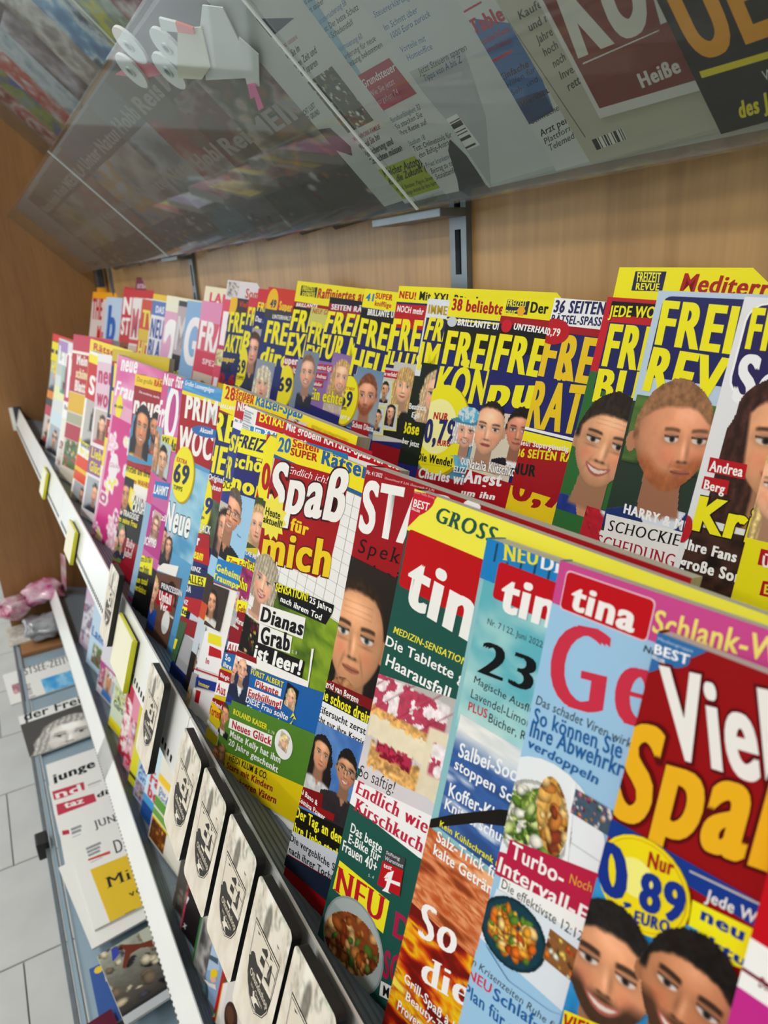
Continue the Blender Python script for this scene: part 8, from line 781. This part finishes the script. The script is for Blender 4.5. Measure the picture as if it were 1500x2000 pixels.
{'n':'lighthouse_plaque','l':'cream lighthouse board: large board fully in view, third from the bottom edge','g':'emblem boards hung on the shelf edge','row':'plaque','O':[-0.34661,0.08794,-0.34813],'U':[1,0,0],'V':[0,-0.32557,-0.94552],'W':52,'H':91.5,'bow':0,'base':'E6E0D2','T':0.004,'E':[['G',1,'marble',{},[0,0,52,0,0,91.5],[46,80]],['P',2,'2A2420',[7.9,24.6,46.4,25.6,45.9,46.3,44.5,59.2,40,66.7,30,73,24,72,18.9,69,12,60.6,9.7,48.6]],['P',3,'E4DCCB',[8.6,25.6,45.8,26.6,45.3,46.6,43.9,59,39.6,66.3,29.9,72.4,24.1,71.4,19.2,68.5,12.6,60.4,10.3,48.8]],['P',4,'2A2420',[9.2,26.5,45.2,27.5,44.7,46.8,43.4,58.9,39.2,65.9,29.9,71.8,24.3,70.9,19.5,68.1,13,60.2,10.9,49]],['P',5,'DCD2C0',[9.6,27.1,44.8,28.1,44.4,47,43.1,58.8,39,65.7,29.8,71.4,24.3,70.5,19.7,67.8,13.4,60.1,11.2,49.1]],['P',6,'2A2420',[9.8,49.6,11.9,48.1,11.5,46.1,13.8,43.8,16.3,43.1,20.5,45.6,23.7,46.2,31.6,49.2,39.7,48.2,45.4,49.2,44.3,56.4,42.2,61,38.5,66.4,33.4,69.6,27,70.7,20.4,68,15.7,63.7,12.7,59.1]],['P',6,'2A2420',[23,33.9,29.3,29.3,31.7,31.3,30.9,34.6,28.4,34.3,24.2,34.8]],['P',6,'2A2420',[24.2,37.8,30,35.4,30.5,41.2,23.8,42]],['P',7,'2A2420',[23.7,45.6,31,45.2,30.9,49.8,24.2,49.7]],['P',7,'E4DCCB',[24,35,29.1,34.5,29.8,37,24.4,37]],['P',8,'E4DCCB',[23.9,42.3,30.1,41.7,30.6,45,24.3,44.8]],['P',8,'E4DCCB',[24.1,50.1,30.7,50,30.7,52,24.2,52]],['P',7,'2A2420',[37.1,32.9,38.8,32.4,40.4,44.8,32.2,45.5,33,44.5,36,42.8,35.3,40.1]],['P',8,'6A6258',[37.7,36.2,38.5,38.8,37.4,42.9,35.7,42.8]],['P',8,'E4DCCB',[32,46.3,44.8,45.7,44.6,48.9,31.5,49.8]],['P',6,'2A2420',[33.7,27.9,35.9,29.5,39,29.2,36.4,30.2,34.8,31]],['P',2,'2A2420',[37.9,17.8,39.4,18.2,42.5,18.2,39.3,19.1]],['P',6,'2A2420',[13.8,29.3,16.8,29.1,18.9,29,15.5,30.5]],['P',5,'2A2420',[18.3,25.5,20.1,24.9,21.6,25.3,19.3,26.1]],['P',9,'2A2420',[30.5,35.2,31,34.8,45.5,35.3,45.2,35.7]],['P',7,'E4DCCB',[23.9,62.7,25.4,61.6,26.9,63.6,30.3,62.9,36.1,63.3,30.2,65.2,28.6,67.4,31.8,69.2,26.6,68.8,23,67.6,25.2,65.7]],['T',7,'CFC6B2','Ollundashop|','b',[15.5,57.5,43.5,57.5,15.5,53]],['T',8,'CFC6B2','im Osten|','s',[20,62,38,62,20,59.4]]]},
{'n':'lighthouse_plaque','l':'cream lighthouse board: board cut by the bottom edge of the picture','g':'emblem boards hung on the shelf edge','row':'plaque','O':[-0.29037,0.08778,-0.3486],'U':[1,0,0],'V':[0,-0.32557,-0.94552],'W':52,'H':91.5,'bow':0,'base':'E6E0D2','T':0.004,'E':'@emblem'},
{'n':'lighthouse_plaque','l':'cream lighthouse board: board at the very bottom, only its top corner in view','g':'emblem boards hung on the shelf edge','row':'plaque','O':[-0.23222,0.08827,-0.34717],'U':[1,0,0],'V':[0,-0.32557,-0.94552],'W':52,'H':91.5,'bow':0,'base':'E6E0D2','T':0.004,'E':'@emblem'},
{'n':'magazine','l':'clear-wrapped lilac magazine at the far end of the lower tray','g':'magazines in the lower tray','row':'low','O':[-2.10339,0.18333,-0.71945],'U':[0.97815,0.19883,-0.06079],'V':[0,-0.29237,-0.9563],'W':210,'H':285,'bow':0.003,'base':'A8A4B8','T':None,'E':[['P',1,'C8B0C8',[0,0,210,0,210,285,0,285]],['P',2,'8A4A6A',[0,170,210,170,210,230,0,230]],['G',3,'blobs',{'bg':'C8C4D0','cols':['8A7A98','E8E4EC','B06A88'],'n':50},[0,150,120,150,0,270],[16,29]]]},
{'n':'magazine','l':'light blue magazine with a flower photo, second in the lower tray','g':'magazines in the lower tray','row':'low','O':[-1.96963,0.18333,-0.71945],'U':[0.97815,0.19883,-0.06079],'V':[0,-0.29237,-0.9563],'W':210,'H':285,'bow':0.003,'base':'BCD4E8','T':None,'E':[['G',1,'blobs',{'bg':'607848','cols':['C8D840','A83868','3E5030','E8E8D8']},[30,215,100,215,30,270],[10,14]],['T',1,'3A6AA8','Land|idee','x',[8,200,98,200,8,174]]]},
{'n':'magazine','l':'cream and magenta magazine with a man in a blue shirt in the lower tray','g':'magazines in the lower tray','row':'low','O':[-1.79644,0.18333,-0.71945],'U':[0.97815,0.19883,-0.06079],'V':[0,-0.29237,-0.9563],'W':210,'H':285,'bow':0.003,'base':'D8D4DC','T':None,'E':[['P',1,'B03A8A',[0,200,210,200,210,225,0,225]],['P',2,'8AB8E0',[0,225,210,225,210,250,0,250]],['G',3,'portrait',{'bg':'C8B8A8','s':0.5,'cy':-0.2,'skin':'B07850','hair':'241A16','sty':'short','cloth':'3E78C0'},[34,205,94,205,34,280],[10,20]],['G',4,'blobs',{'bg':'A04860','cols':['C87890','E8D0D8','8A3048']},[4,215,38,215,4,265],[8,13]],['T',4,'F0E8F0','SUPER|','n',[60,222,140,222,60,206]]]},
{'n':'magazine','l':'pale green magazine with a small black star in the lower tray','g':'magazines in the lower tray','row':'low','O':[-1.61691,0.18333,-0.71945],'U':[0.97815,0.19883,-0.06079],'V':[0,-0.29237,-0.9563],'W':210,'H':285,'bow':0.003,'base':'CFDCC4','T':None,'E':[['P',1,'E8D820',[0,262,210,262,210,285,0,285]],['G',1,'blobs',{'bg':'C8D4B0','cols':['E8D820','3A4A3A','88A060']},[6,180,86,180,6,220],[15,11]],['T',2,'2A4A30','Garten|','n',[10,230,90,230,10,214]]]},
{'n':'magazine','l':'red ragged-edged magazine squeezed in the lower tray','g':'magazines in the lower tray','row':'low','O':[-1.49824,0.18333,-0.71945],'U':[0.97815,0.19883,-0.06079],'V':[0,-0.29237,-0.9563],'W':210,'H':285,'bow':0.003,'base':'B82840','T':None,'E':[['G',1,'stickers',{'bg':'B82840','cols':['E8D0D0'],'n':20},[0,150,40,150,0,280],[8,40]],['T',2,'F0E8E8','REZEPTE|','n',[6,240,96,240,6,226]]]},
{'n':'magazine','l':"pink children's magazine with blurred flowers in the lower tray",'g':'magazines in the lower tray','row':'low','O':[-1.43664,0.18333,-0.71945],'U':[0.97815,0.19883,-0.06079],'V':[0,-0.29237,-0.9563],'W':210,'H':285,'bow':0.003,'base':'E090A8','T':None,'E':[['P',1,'B83050',[0,250,210,250,210,262,0,262]],['G',2,'blobs',{'bg':'E8A8B8','cols':['C85870','F0D8C8','A87838','E8C8D8'],'n':60},[0,170,110,170,0,254],[24,26]],['T',3,'C02040','SO|MMER','n',[10,272,70,272,10,250]]]},
{'n':'magazine','l':'little yellow booklet low in the lower tray','g':'magazines in the lower tray','row':'low','O':[-1.3794,0.18333,-0.71945],'U':[0.97815,0.19883,-0.06079],'V':[0,-0.29237,-0.9563],'W':210,'H':285,'bow':0.003,'base':'D8D428','T':None,'E':[['P',1,'3A3A20',[0,262,210,262,210,270,0,270]]]},
{'n':'magazine','l':'sky blue magazine with a small garden photo at the foot in the lower tray','g':'magazines in the lower tray','row':'low','O':[-1.32546,0.18333,-0.71945],'U':[0.97815,0.19883,-0.06079],'V':[0,-0.29237,-0.9563],'W':210,'H':285,'bow':0.003,'base':'A8C8E4','T':None,'E':[['G',1,'blobs',{'bg':'A890B8','cols':['688048','D8C8B8','705048']},[2,246,62,246,2,282],[15,12]],['T',1,'2A5A98','Aktion|','n',[6,222,76,222,6,208]],['T',1,'2A5A98','Gratis|','n',[6,240,76,240,6,226]]]},
{'n':'magazine','l':'blue and white magazine with red lettering in the lower tray','g':'magazines in the lower tray','row':'low','O':[-1.25992,0.18333,-0.71945],'U':[0.97815,0.19883,-0.06079],'V':[0,-0.29237,-0.9563],'W':210,'H':285,'bow':0.003,'base':'C8E0EC','T':None,'E':[['P',1,'4A9CD0',[0,236,210,236,210,252,0,252]],['P',2,'1E4A8E',[0,252,210,252,210,285,0,285]],['T',1,'C8283A','Fan|','x',[14,205,74,205,14,179]],['T',2,'C8283A','bes|te','x',[14,234,74,234,14,210]]]},
{'n':'magazine','l':'green and yellow magazine with roast photo in the lower tray','g':'magazines in the lower tray','row':'low','O':[-1.18812,0.18333,-0.71945],'U':[0.97815,0.19883,-0.06079],'V':[0,-0.29237,-0.9563],'W':210,'H':285,'bow':0.003,'base':'E8E4D8','T':None,'E':[['P',1,'F0C828',[0,150,210,150,210,166,0,166]],['P',1,'5E9A38',[0,196,210,196,210,216,0,216]],['P',1,'6EA040',[0,220,210,220,210,234,0,234]],['P',1,'E8D028',[0,236,210,236,210,240,0,240]],['G',2,'blobs',{'bg':'6A3818','cols':['C87828','8A4818','E8A848','4A2810']},[2,240,62,240,2,282],[17,15]],['T',1,'2A6AB0','Das große|','n',[10,184,80,184,10,173]],['T',2,'2A6AB0','Kochbuch|','n',[10,194,80,194,10,185]]]},
{'n':'magazine','l':'die-cut magazine with dark stone photo behind the lighthouse plaques in the lower tray','g':'magazines in the lower tray','row':'low','O':[-1.0052,0.18333,-0.71945],'U':[0.97815,0.19883,-0.06079],'V':[0,-0.29237,-0.9563],'W':210,'H':285,'bow':0.003,'base':'5A5048','T':None,'E':[['G',1,'blobs',{'bg':'4A4440','cols':['6A625A','8A8078','3A3028'],'n':60},[0,150,120,150,0,285],[43,54]]]},
{'n':'magazine','l':'purple flower magazine with an orange-haired figure in the lower tray','g':'magazines in the lower tray','row':'low','O':[-0.95438,0.18333,-0.71945],'U':[0.97815,0.19883,-0.06079],'V':[0,-0.29237,-0.9563],'W':210,'H':285,'bow':0.003,'base':'9A98D0','T':None,'E':[['G',1,'blobs',{'bg':'C03858','cols':['E8284A','D84868','5AA860','E8D838','8A2048'],'n':60},[0,200,80,200,0,285],[30,35]],['G',1,'cloudy',{'cols':['8A88C8','A8A0D8','C87838'],'cells':3},[0,60,100,60,0,190],[37,54]]]},
{'n':'magazine','l':'black magazine with white letters and a white eye shape in the lower tray','g':'magazines in the lower tray','row':'low','O':[-0.9485,0.18333,-0.71945],'U':[0.97815,0.19883,-0.06079],'V':[0,-0.29237,-0.9563],'W':210,'H':285,'bow':0.003,'base':'1C1618','T':None,'E':[['P',1,'E8E4EC',[-19.9,219.1,5.1,224,-2.2,245.8,-19.1,255]],['P',2,'5A5658',[-21.5,223.5,-7.7,226.8,-11.2,242.6,-18.1,241]],['T',1,'D8D4D8','SPY X|','x',[-22.1,280.7,12.1,275.4,-20.4,272.6]],['P',1,'4A4A48',[-21.8,290.6,14,284.6,12.9,300.5,-26.1,307.7]]]},
{'n':'magazine','l':'dark green spine magazine next to the black eye cover in the lower tray','g':'magazines in the lower tray','row':'low','O':[-0.88477,0.18333,-0.71945],'U':[0.97815,0.19883,-0.06079],'V':[0,-0.29237,-0.9563],'W':205,'H':285,'bow':0.003,'base':'2A6A34','T':None,'E':[]},
{'n':'magazine','l':'grey stone-textured magazine in the lower tray','g':'magazines in the lower tray','row':'low','O':[-0.87681,0.18333,-0.71945],'U':[0.97815,0.19883,-0.06079],'V':[0,-0.29237,-0.9563],'W':210,'H':285,'bow':0.003,'base':'8A8884','T':None,'E':[['G',1,'cloudy',{'cols':['3A3A3A','8A8884','C8C4C0','5A5856'],'cells':5,'k':3},[4,30,204,30,4,280],[46,57]]]},
{'n':'magazine','l':'blue comic magazine with a yellow-capped figure on a motor scooter in the lower tray','g':'magazines in the lower tray','row':'low','O':[-0.82645,0.18333,-0.71945],'U':[0.97815,0.19883,-0.06079],'V':[0,-0.29237,-0.9563],'W':210,'H':285,'bow':0.003,'base':'8AA8C8','T':None,'E':[['P',1,'7A1824',[-41.9,267.4,-28.4,258,-28.6,279.9,-28.6,314.9,-40.1,315.2]],['P',1,'A8C0DC',[-27.1,219.9,13.3,186.5,27.6,227.3,-19.7,266.3]],['P',2,'E8E4E4',[-27,269.2,-11.4,244.1,-6.1,258.2,-23.8,277.5]],['P',3,'3E5560',[-17.2,232,20.2,213.9,23.1,222,-4.7,232.6,0.5,254.2,-5.7,259.4]],['E',4,'3E5258',[-1.4,294.4,16.8,-14.6,9.3,29.5]],['E',5,'58707A',[0.3,286.6,7.3,-6.2,5.4,17.2]],['P',5,'E8C818',[9.5,242.3,16.5,232.7,25.4,232.1,26.5,238.7,11.7,255.6]],['P',6,'E8B090',[12.7,254.7,22.1,240.8,27,247.2,17.5,256.8]],['P',7,'E4E0DC',[-5.6,267,11.4,261.9,26.3,252.3,30.8,257.5,10.7,267.1]],['P',6,'4A6A98',[-1.4,294.4,12.2,285.6,28.5,286.7,21,296.5]]]},
{'n':'magazine','l':'red and white comic with orange lettering beside the scooter comic in the lower tray','g':'magazines in the lower tray','row':'low','O':[-0.77853,0.18333,-0.71945],'U':[0.97815,0.19883,-0.06079],'V':[0,-0.29237,-0.9563],'W':210,'H':285,'bow':0.003,'base':'B01818','T':None,'E':[['G',1,'cloudy',{'cols':['C01818','A81010','2A6A30'],'cells':4},[0,150,60,150,0,280],[28,60]],['P',2,'E8A030',[6.3,221.7,8.4,220.6,9.7,286.4,7.7,288.2]],['P',3,'E8E4E0',[8.4,220.6,42,185.7,64.9,251,9.7,286.4]],['T',2,'E8E0D8','JETZT|','n',[-4,283.7,4.8,272.9,-3.9,288.1]]]},
{'n':'magazine','l':'white magazine with a round brown photo at the front of the lower tray','g':'magazines in the lower tray','row':'low','O':[-0.75478,0.18333,-0.71945],'U':[0.97815,0.19883,-0.06079],'V':[0,-0.29237,-0.9563],'W':210,'H':285,'bow':0.003,'base':'D8D4D0','T':None,'E':[['E',1,'3E2418',[21,242.6,16,0,0,22]],['E',2,'5A3A28',[18,240.9,10,0,0,12]]]},
{'n':'magazine','l':'beige patterned pack with three orange round pictures at the far end of the ledge','g':'newspapers on the bottom ledge','row':'news','O':[-2.56821,-0.0941,-1.088],'U':[-0.034,0.99942,0],'V':[0.99942,0.034,0],'W':200,'H':150,'bow':0,'base':'C9C2B4','T':0.004,'E':[['G',1,'cloudy',{'cols':['D8D2C6','B8B0A2','E4E0D8'],'cells':9,'k':3},[2,2,198,2,2,148],[47,13]],['E',2,'D8C840',[73.2,94,11,0,0,14]],['E',3,'4A9AC8',[73.2,94,7,0,0,9]],['E',2,'C8742A',[71.4,163.1,13,0,0,16]],['E',1,'2E3A6A',[69.3,220.4,14,0,0,16]],['E',2,'D85A20',[69.7,216.6,9,0,0,10]],['P',1,'4A88C8',[0.7,293.8,103.4,319,100.5,340,-1.3,314.7]]]},
{'n':'newspaper','l':'regional newspaper with a beach photo, furthest of the newspaper stack','g':'newspapers on the bottom ledge','row':'news','O':[-2.25171,-0.12036,-1.1],'U':[-0.05883,0.99827,0],'V':[0.99827,0.05883,0],'W':290,'H':200,'bow':0,'base':'E8E8E4','T':0.004,'E':[['T',1,'2A2A2A','OSTSEE-ZEIT|UNG','e',[37.4,47.1,176.1,53.4,40.2,-2.5]],['G',1,'cloudy',{'cols':['3A98D8','60B0E0','A8D0E8','D8C8B0'],'cells':3,'seed':2},[92,107.7,178.3,107.7,92,257.3],[20,15]],['G',1,'cloudy',{'cols':['8A6A7A','C88A90','E8E0E0'],'cells':3},[15.1,83.3,37.9,83.3,15.1,145.6],[8,8]],['G',1,'lines',{'seed':2,'n':10},[50.4,99.3,67.1,99.3,50.4,252.5],[8,24]],['T',2,'3A3A3A','Deutsche Ur|laub','e',[98,235.9,168.9,238,99.3,217.8]]]},
{'n':'newspaper','l':'weekly newspaper with a large black-and-white curly-haired portrait','g':'newspapers on the bottom ledge','row':'news','O':[-1.96387,-0.09489,-1.094],'U':[-0.05937,0.99824,0],'V':[0.99824,0.05937,0],'W':290,'H':215,'bow':0,'base':'E8E8E4','T':0.004,'E':[['T',1,'16181A','der Frei|tag','b',[12,33.5,156.5,41.4,14.7,-9.4]],['P',1,'3E4E60',[14,94.6,148.9,110.2,144.7,274.1,13.4,292.1]],['G',2,'portrait',{'bg':'3E4E60','skin':'C8C8C8','hair':'B8B8B8','sty':'mid','cloth':'4A4A4A','grey':1,'roll':13.5,'s':0.769,'cy':0.231,'cx':0},[-23.8,46.8,230.6,46.8,-23.8,253.6],[101,41]]]},
{'n':'newspaper','l':'newspaper with a bold black lowercase masthead','g':'newspapers on the bottom ledge','row':'news','O':[-1.68464,-0.05049,-1.088],'U':[0.00749,0.99997,0],'V':[0.99997,-0.00749,0],'W':280,'H':200,'bow':0,'base':'E8E8E4','T':0.004,'E':[['T',1,'202428','junge| Welt','h',[7.8,82.9,104.2,75.9,7.8,50.8]],['G',1,'lines',{'seed':2,'n':5},[72.7,120.3,114,120.3,72.7,176.1],[19,14]]]},
{'n':'newspaper','l':'newspaper with the upper of two red boxes','g':'newspapers on the bottom ledge','row':'news','O':[-1.59078,-0.05274,-1.084],'U':[-0.01498,0.99989,0],'V':[0.99989,0.01498,0],'W':280,'H':180,'bow':0,'base':'E8E8E4','T':0.004,'E':[['P',1,'C03A50',[4.5,25.9,72.1,32.8,69.2,70.8,4.9,59.4]],['T',2,'F0E8E8','nd|','b',[9.6,57.2,64.1,64.5,8.6,28.8]],['G',1,'lines',{'seed':2,'n':4},[78.2,42.9,113.4,42.9,78.2,90.3],[16,12]]]},
{'n':'newspaper','l':'newspaper with the lower, wider red box','g':'newspapers on the bottom ledge','row':'news','O':[-1.52213,-0.04919,-1.08],'U':[-0.01686,0.99986,0],'V':[0.99986,0.01686,0],'W':280,'H':170,'bow':0,'base':'E8E8E4','T':0.004,'E':[['P',1,'C03A50',[4,14.6,82.7,25.8,82.9,63,3,54.6]],['T',2,'F0E8E8','taz|','h',[18.8,39.6,59,45.3,18.7,18.4]],['T',1,'202428','di|e','h',[85.8,46.1,110,46.5,87.4,28]],['P',1,'D8BC30',[86.8,71,108.6,78.2,107.1,90.4,85.6,84.9]]]},
{'n':'newspaper','l':'newspaper with thin black capitals and a tiny red square','g':'newspapers on the bottom ledge','row':'news','O':[-1.46195,-0.04851,-1.076],'U':[0.00547,0.99999,0],'V':[0.99999,-0.00547,0],'W':280,'H':190,'bow':0,'base':'E8E8E4','T':0.004,'E':[['T',1,'2A2A2E','JUN|GE','e',[67,85.5,109.2,89.2,66.3,61]],['P',1,'B83048',[5.5,53.7,18.8,58.6,18.5,72.6,5.2,68.5]],['G',1,'lines',{'seed':2,'n':3},[22.4,51.5,48.5,51.5,22.4,87.5],[13,10]]]},
{'n':'newspaper','l':'thick fan of folded white newspapers under the yellow-box paper','g':'newspapers on the bottom ledge','row':'news','O':[-1.30041,-0.0616,-1.073],'U':[-0.12245,0.99248,0],'V':[0.99248,0.12245,0],'W':240,'H':230,'bow':0,'base':'E8E8E4','T':0.004,'E':[]},
{'n':'newspaper','l':'newspaper with a large yellow advertisement box','g':'newspapers on the bottom ledge','row':'news','O':[-1.33991,-0.03635,-1.068],'U':[-0.0546,0.99851,0],'V':[0.99851,0.0546,0],'W':250,'H':235,'bow':0,'base':'E8E8E4','T':0.004,'E':[['T',1,'16181A','D|IE','e',[75.1,76.1,89.8,78,77.5,36.6]],['G',1,'lines',{'seed':2,'n':5},[27.7,18.2,61.4,18.2,27.7,70.5],[18,16]],['P',2,'C84838',[25.3,57,66.4,60.7,65.8,69.2,25.1,62.1]],['P',1,'E0BC30',[23,87.7,91.6,92.8,183.9,115.7,157.3,320.4,77.7,288.9,28,280.1]],['T',2,'2A2A26','Mi|t','e',[43.3,156,83,159,44.7,126.7]],['T',2,'2A2A26','v|on','e',[70.8,201.6,81.1,201.4,69.8,185.3]],['G',2,'lines',{'seed':2,'n':3,'bg':'E0BC30','ink':'6A5A28'},[53.2,226.4,76.2,226.4,53.2,272],[14,18]]]},
{'n':'magazine','l':'glossy photo weekly with a hand over burnt wood on its cover, lying nearest','g':'newspapers on the bottom ledge','row':'news','O':[-1.04126,-0.02735,-1.06],'U':[-0.1206,0.9927,0],'V':[0.9927,0.1206,0],'W':230,'H':150,'bow':0,'base':'B8B8A8','T':0.004,'E':[['G',1,'blobs',{'bg':'A8AC9C','bg2':'3A3430','cols':['2A2628','C8B898','4A4A58','7A6A58','1E1E24','D8CCB0'],'n':110,'r':[0.06,0.22],'seed':6},[0,0,230,0,0,130],[70,60]],['P',2,'B4B8A8',[70,0,230,0,230,40,70,40]],['P',3,'6E3424',[36.2,4.5,65.5,25.4,83.5,29.9,80.6,44.8,62.8,33.4,46.1,33.2,29.5,55.6,26.6,50,40.3,21.6]],['P',4,'3A48A8',[22.4,3.3,31.6,4.1,31.2,20.8,17,29]],['P',2,'2A2A2C',[0,128,230,128,230,134,0,134]],['P',3,'B8BCC0',[0,134,230,134,230,150,0,150]]]},
{'n':'booklet','l':'blue booklet lying partly under the photo weekly','g':'newspapers on the bottom ledge','row':'news','O':[-1.05322,-0.04374,-1.092],'U':[-0.00368,0.99999,0],'V':[0.99999,0.00368,0],'W':90,'H':120,'bow':0,'base':'3E5E9E','T':0.004,'E':[['E',1,'E8C838',[13.2,10,7,0,0,7]],['P',2,'D8C8B0',[20,16,60,16,60,40,20,40]]]},
{'n':'book','l':'maroon book with white capitals at the bottom edge on the newspaper ledge','g':'newspapers on the bottom ledge','row':'news','O':[-0.95162,-0.02406,-1.082],'U':[0.99094,0.13431,0],'V':[0.13431,-0.99094,0],'W':200,'H':41.3,'bow':0,'base':'5E1E34','T':0.004,'E':[]}]

# ------------------------------------------------------------------ printed sheets from the data
def cat_of(n): return {'magazine': 'magazine', 'newspaper': 'newspaper', 'booklet': 'booklet', 'book': 'book', 'lighthouse_plaque': 'sign'}[n]
byrow = {}
for d in DATA: byrow.setdefault(d['row'], []).append(d)
for row in ('front', 'back', 'low'):
    L = byrow[row]
    for d in L:
        u, w = Vector(d['U']), Vector(d['V']); d['q'] = Vector(d['O']).dot((-w).cross(u).normalized())
    L.sort(key=lambda d: -d['q'])                      # each one as thick as the gap to the one behind allows
    for i, d in enumerate(L):
        gap = L[i - 1]['q'] - d['q'] if i else 0.006
        d['T'] = max(0.0008, min(0.016 if row == 'front' else 0.009, gap - 0.0012))
EMB = next(d['E'] for d in DATA if d['row'] == 'plaque' and not isinstance(d['E'], str))
emb_me = None
def rounded_board(W, Hh, T, r):
    pts = []
    for cx, cy, a0 in ((W - r, r, -90), (W - r, Hh - r, 0), (r, Hh - r, 90), (r, r, 180)):
        for k in range(6): a = math.radians(a0 + k * 18); pts.append((cx + r * math.cos(a), cy + r * math.sin(a)))
    n = len(pts); V = [(x / 1000, 0.0003, -y / 1000) for x, y in pts] + [(x / 1000, T, -y / 1000) for x, y in pts]
    F = [tuple(range(n)), tuple(range(n, 2 * n))[::-1]] + [(i, (i + 1) % n, (i + 1) % n + n, i + n) for i in range(n)]
    return V, F
def spine_mesh(W, Hh, T, bow, cuts=9):
    ys = np.linspace(0, Hh, cuts + 1); b = bow * np.sin(np.pi * ys / Hh); V = []; F = []
    prof = [(0.0, 0.0), (-0.0006, T * 0.25), (-0.0006, T * 0.75), (0.0, T)]
    for y, bb in zip(ys, b): V += [(px, bb + py, -y / 1000) for px, py in prof]
    for i in range(cuts):
        for j in range(3): F.append((i * 4 + j, i * 4 + j + 1, i * 4 + 5 + j, i * 4 + 4 + j))
    return V, F
_sp = {}
def flat_mat(hexc):
    if hexc not in _sp: _sp[hexc] = mat('cover_stock_' + hexc, '#' + hexc, rough=0.35, coat=0.1)
    return _sp[hexc]
for d in DATA:
    r = empty(d['n'], (0, 0, 0), label=d['l'], cat=cat_of(d['n']), group=d['g'])
    r.matrix_world = frame_matrix(d['O'], d['U'], d['V'])
    if d['row'] == 'plaque':
        if emb_me is None:
            emb_me = sheet_mesh('emblem', EMB, d['W'], d['H'], 0, M['board'], 'E6E0D2')
            bm = bmesh.new(); bm.from_mesh(emb_me)          # rounded corners
            rr = 5.0; W_, H_ = d['W'], d['H']
            for sx, sy, cx, cy in ((-1, 1, rr, rr), (1, 1, W_ - rr, rr), (-1, -1, rr, H_ - rr), (1, -1, W_ - rr, H_ - rr)):
                for a in (22, 45, 68):
                    no = Vector((sx * math.cos(math.radians(a)), 0, sy * math.sin(math.radians(a)))); co = Vector((cx / 1000, 0, -cy / 1000)) + no * rr / 1000
                    bmesh.ops.bisect_plane(bm, geom=bm.verts[:] + bm.edges[:] + bm.faces[:], plane_co=co, plane_no=no, clear_outer=True)
            bm.to_mesh(emb_me); bm.free()
        link('printed_face', emb_me, r)
        Vb, Fb = rounded_board(d['W'], d['H'], 0.0065, 5.0); mesh_obj('board', Vb, Fb, M['black'], r)
        continue
    if d['row'] == 'news' : bow = 0
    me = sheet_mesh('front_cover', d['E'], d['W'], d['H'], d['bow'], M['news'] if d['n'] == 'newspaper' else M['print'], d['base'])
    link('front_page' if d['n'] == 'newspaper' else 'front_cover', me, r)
    T = d['T'] or 0.004
    page_block('pages', d['W'], d['H'], T, d['bow'], M['pages'], r, cuts=9 if d['bow'] else 1)
    if d['n'] != 'newspaper':
        Vs, Fs = spine_mesh(d['W'], d['H'], T, d['bow']); mesh_obj('spine', Vs, Fs, flat_mat(d['base']), r)
bpy.data.objects.remove(_to)
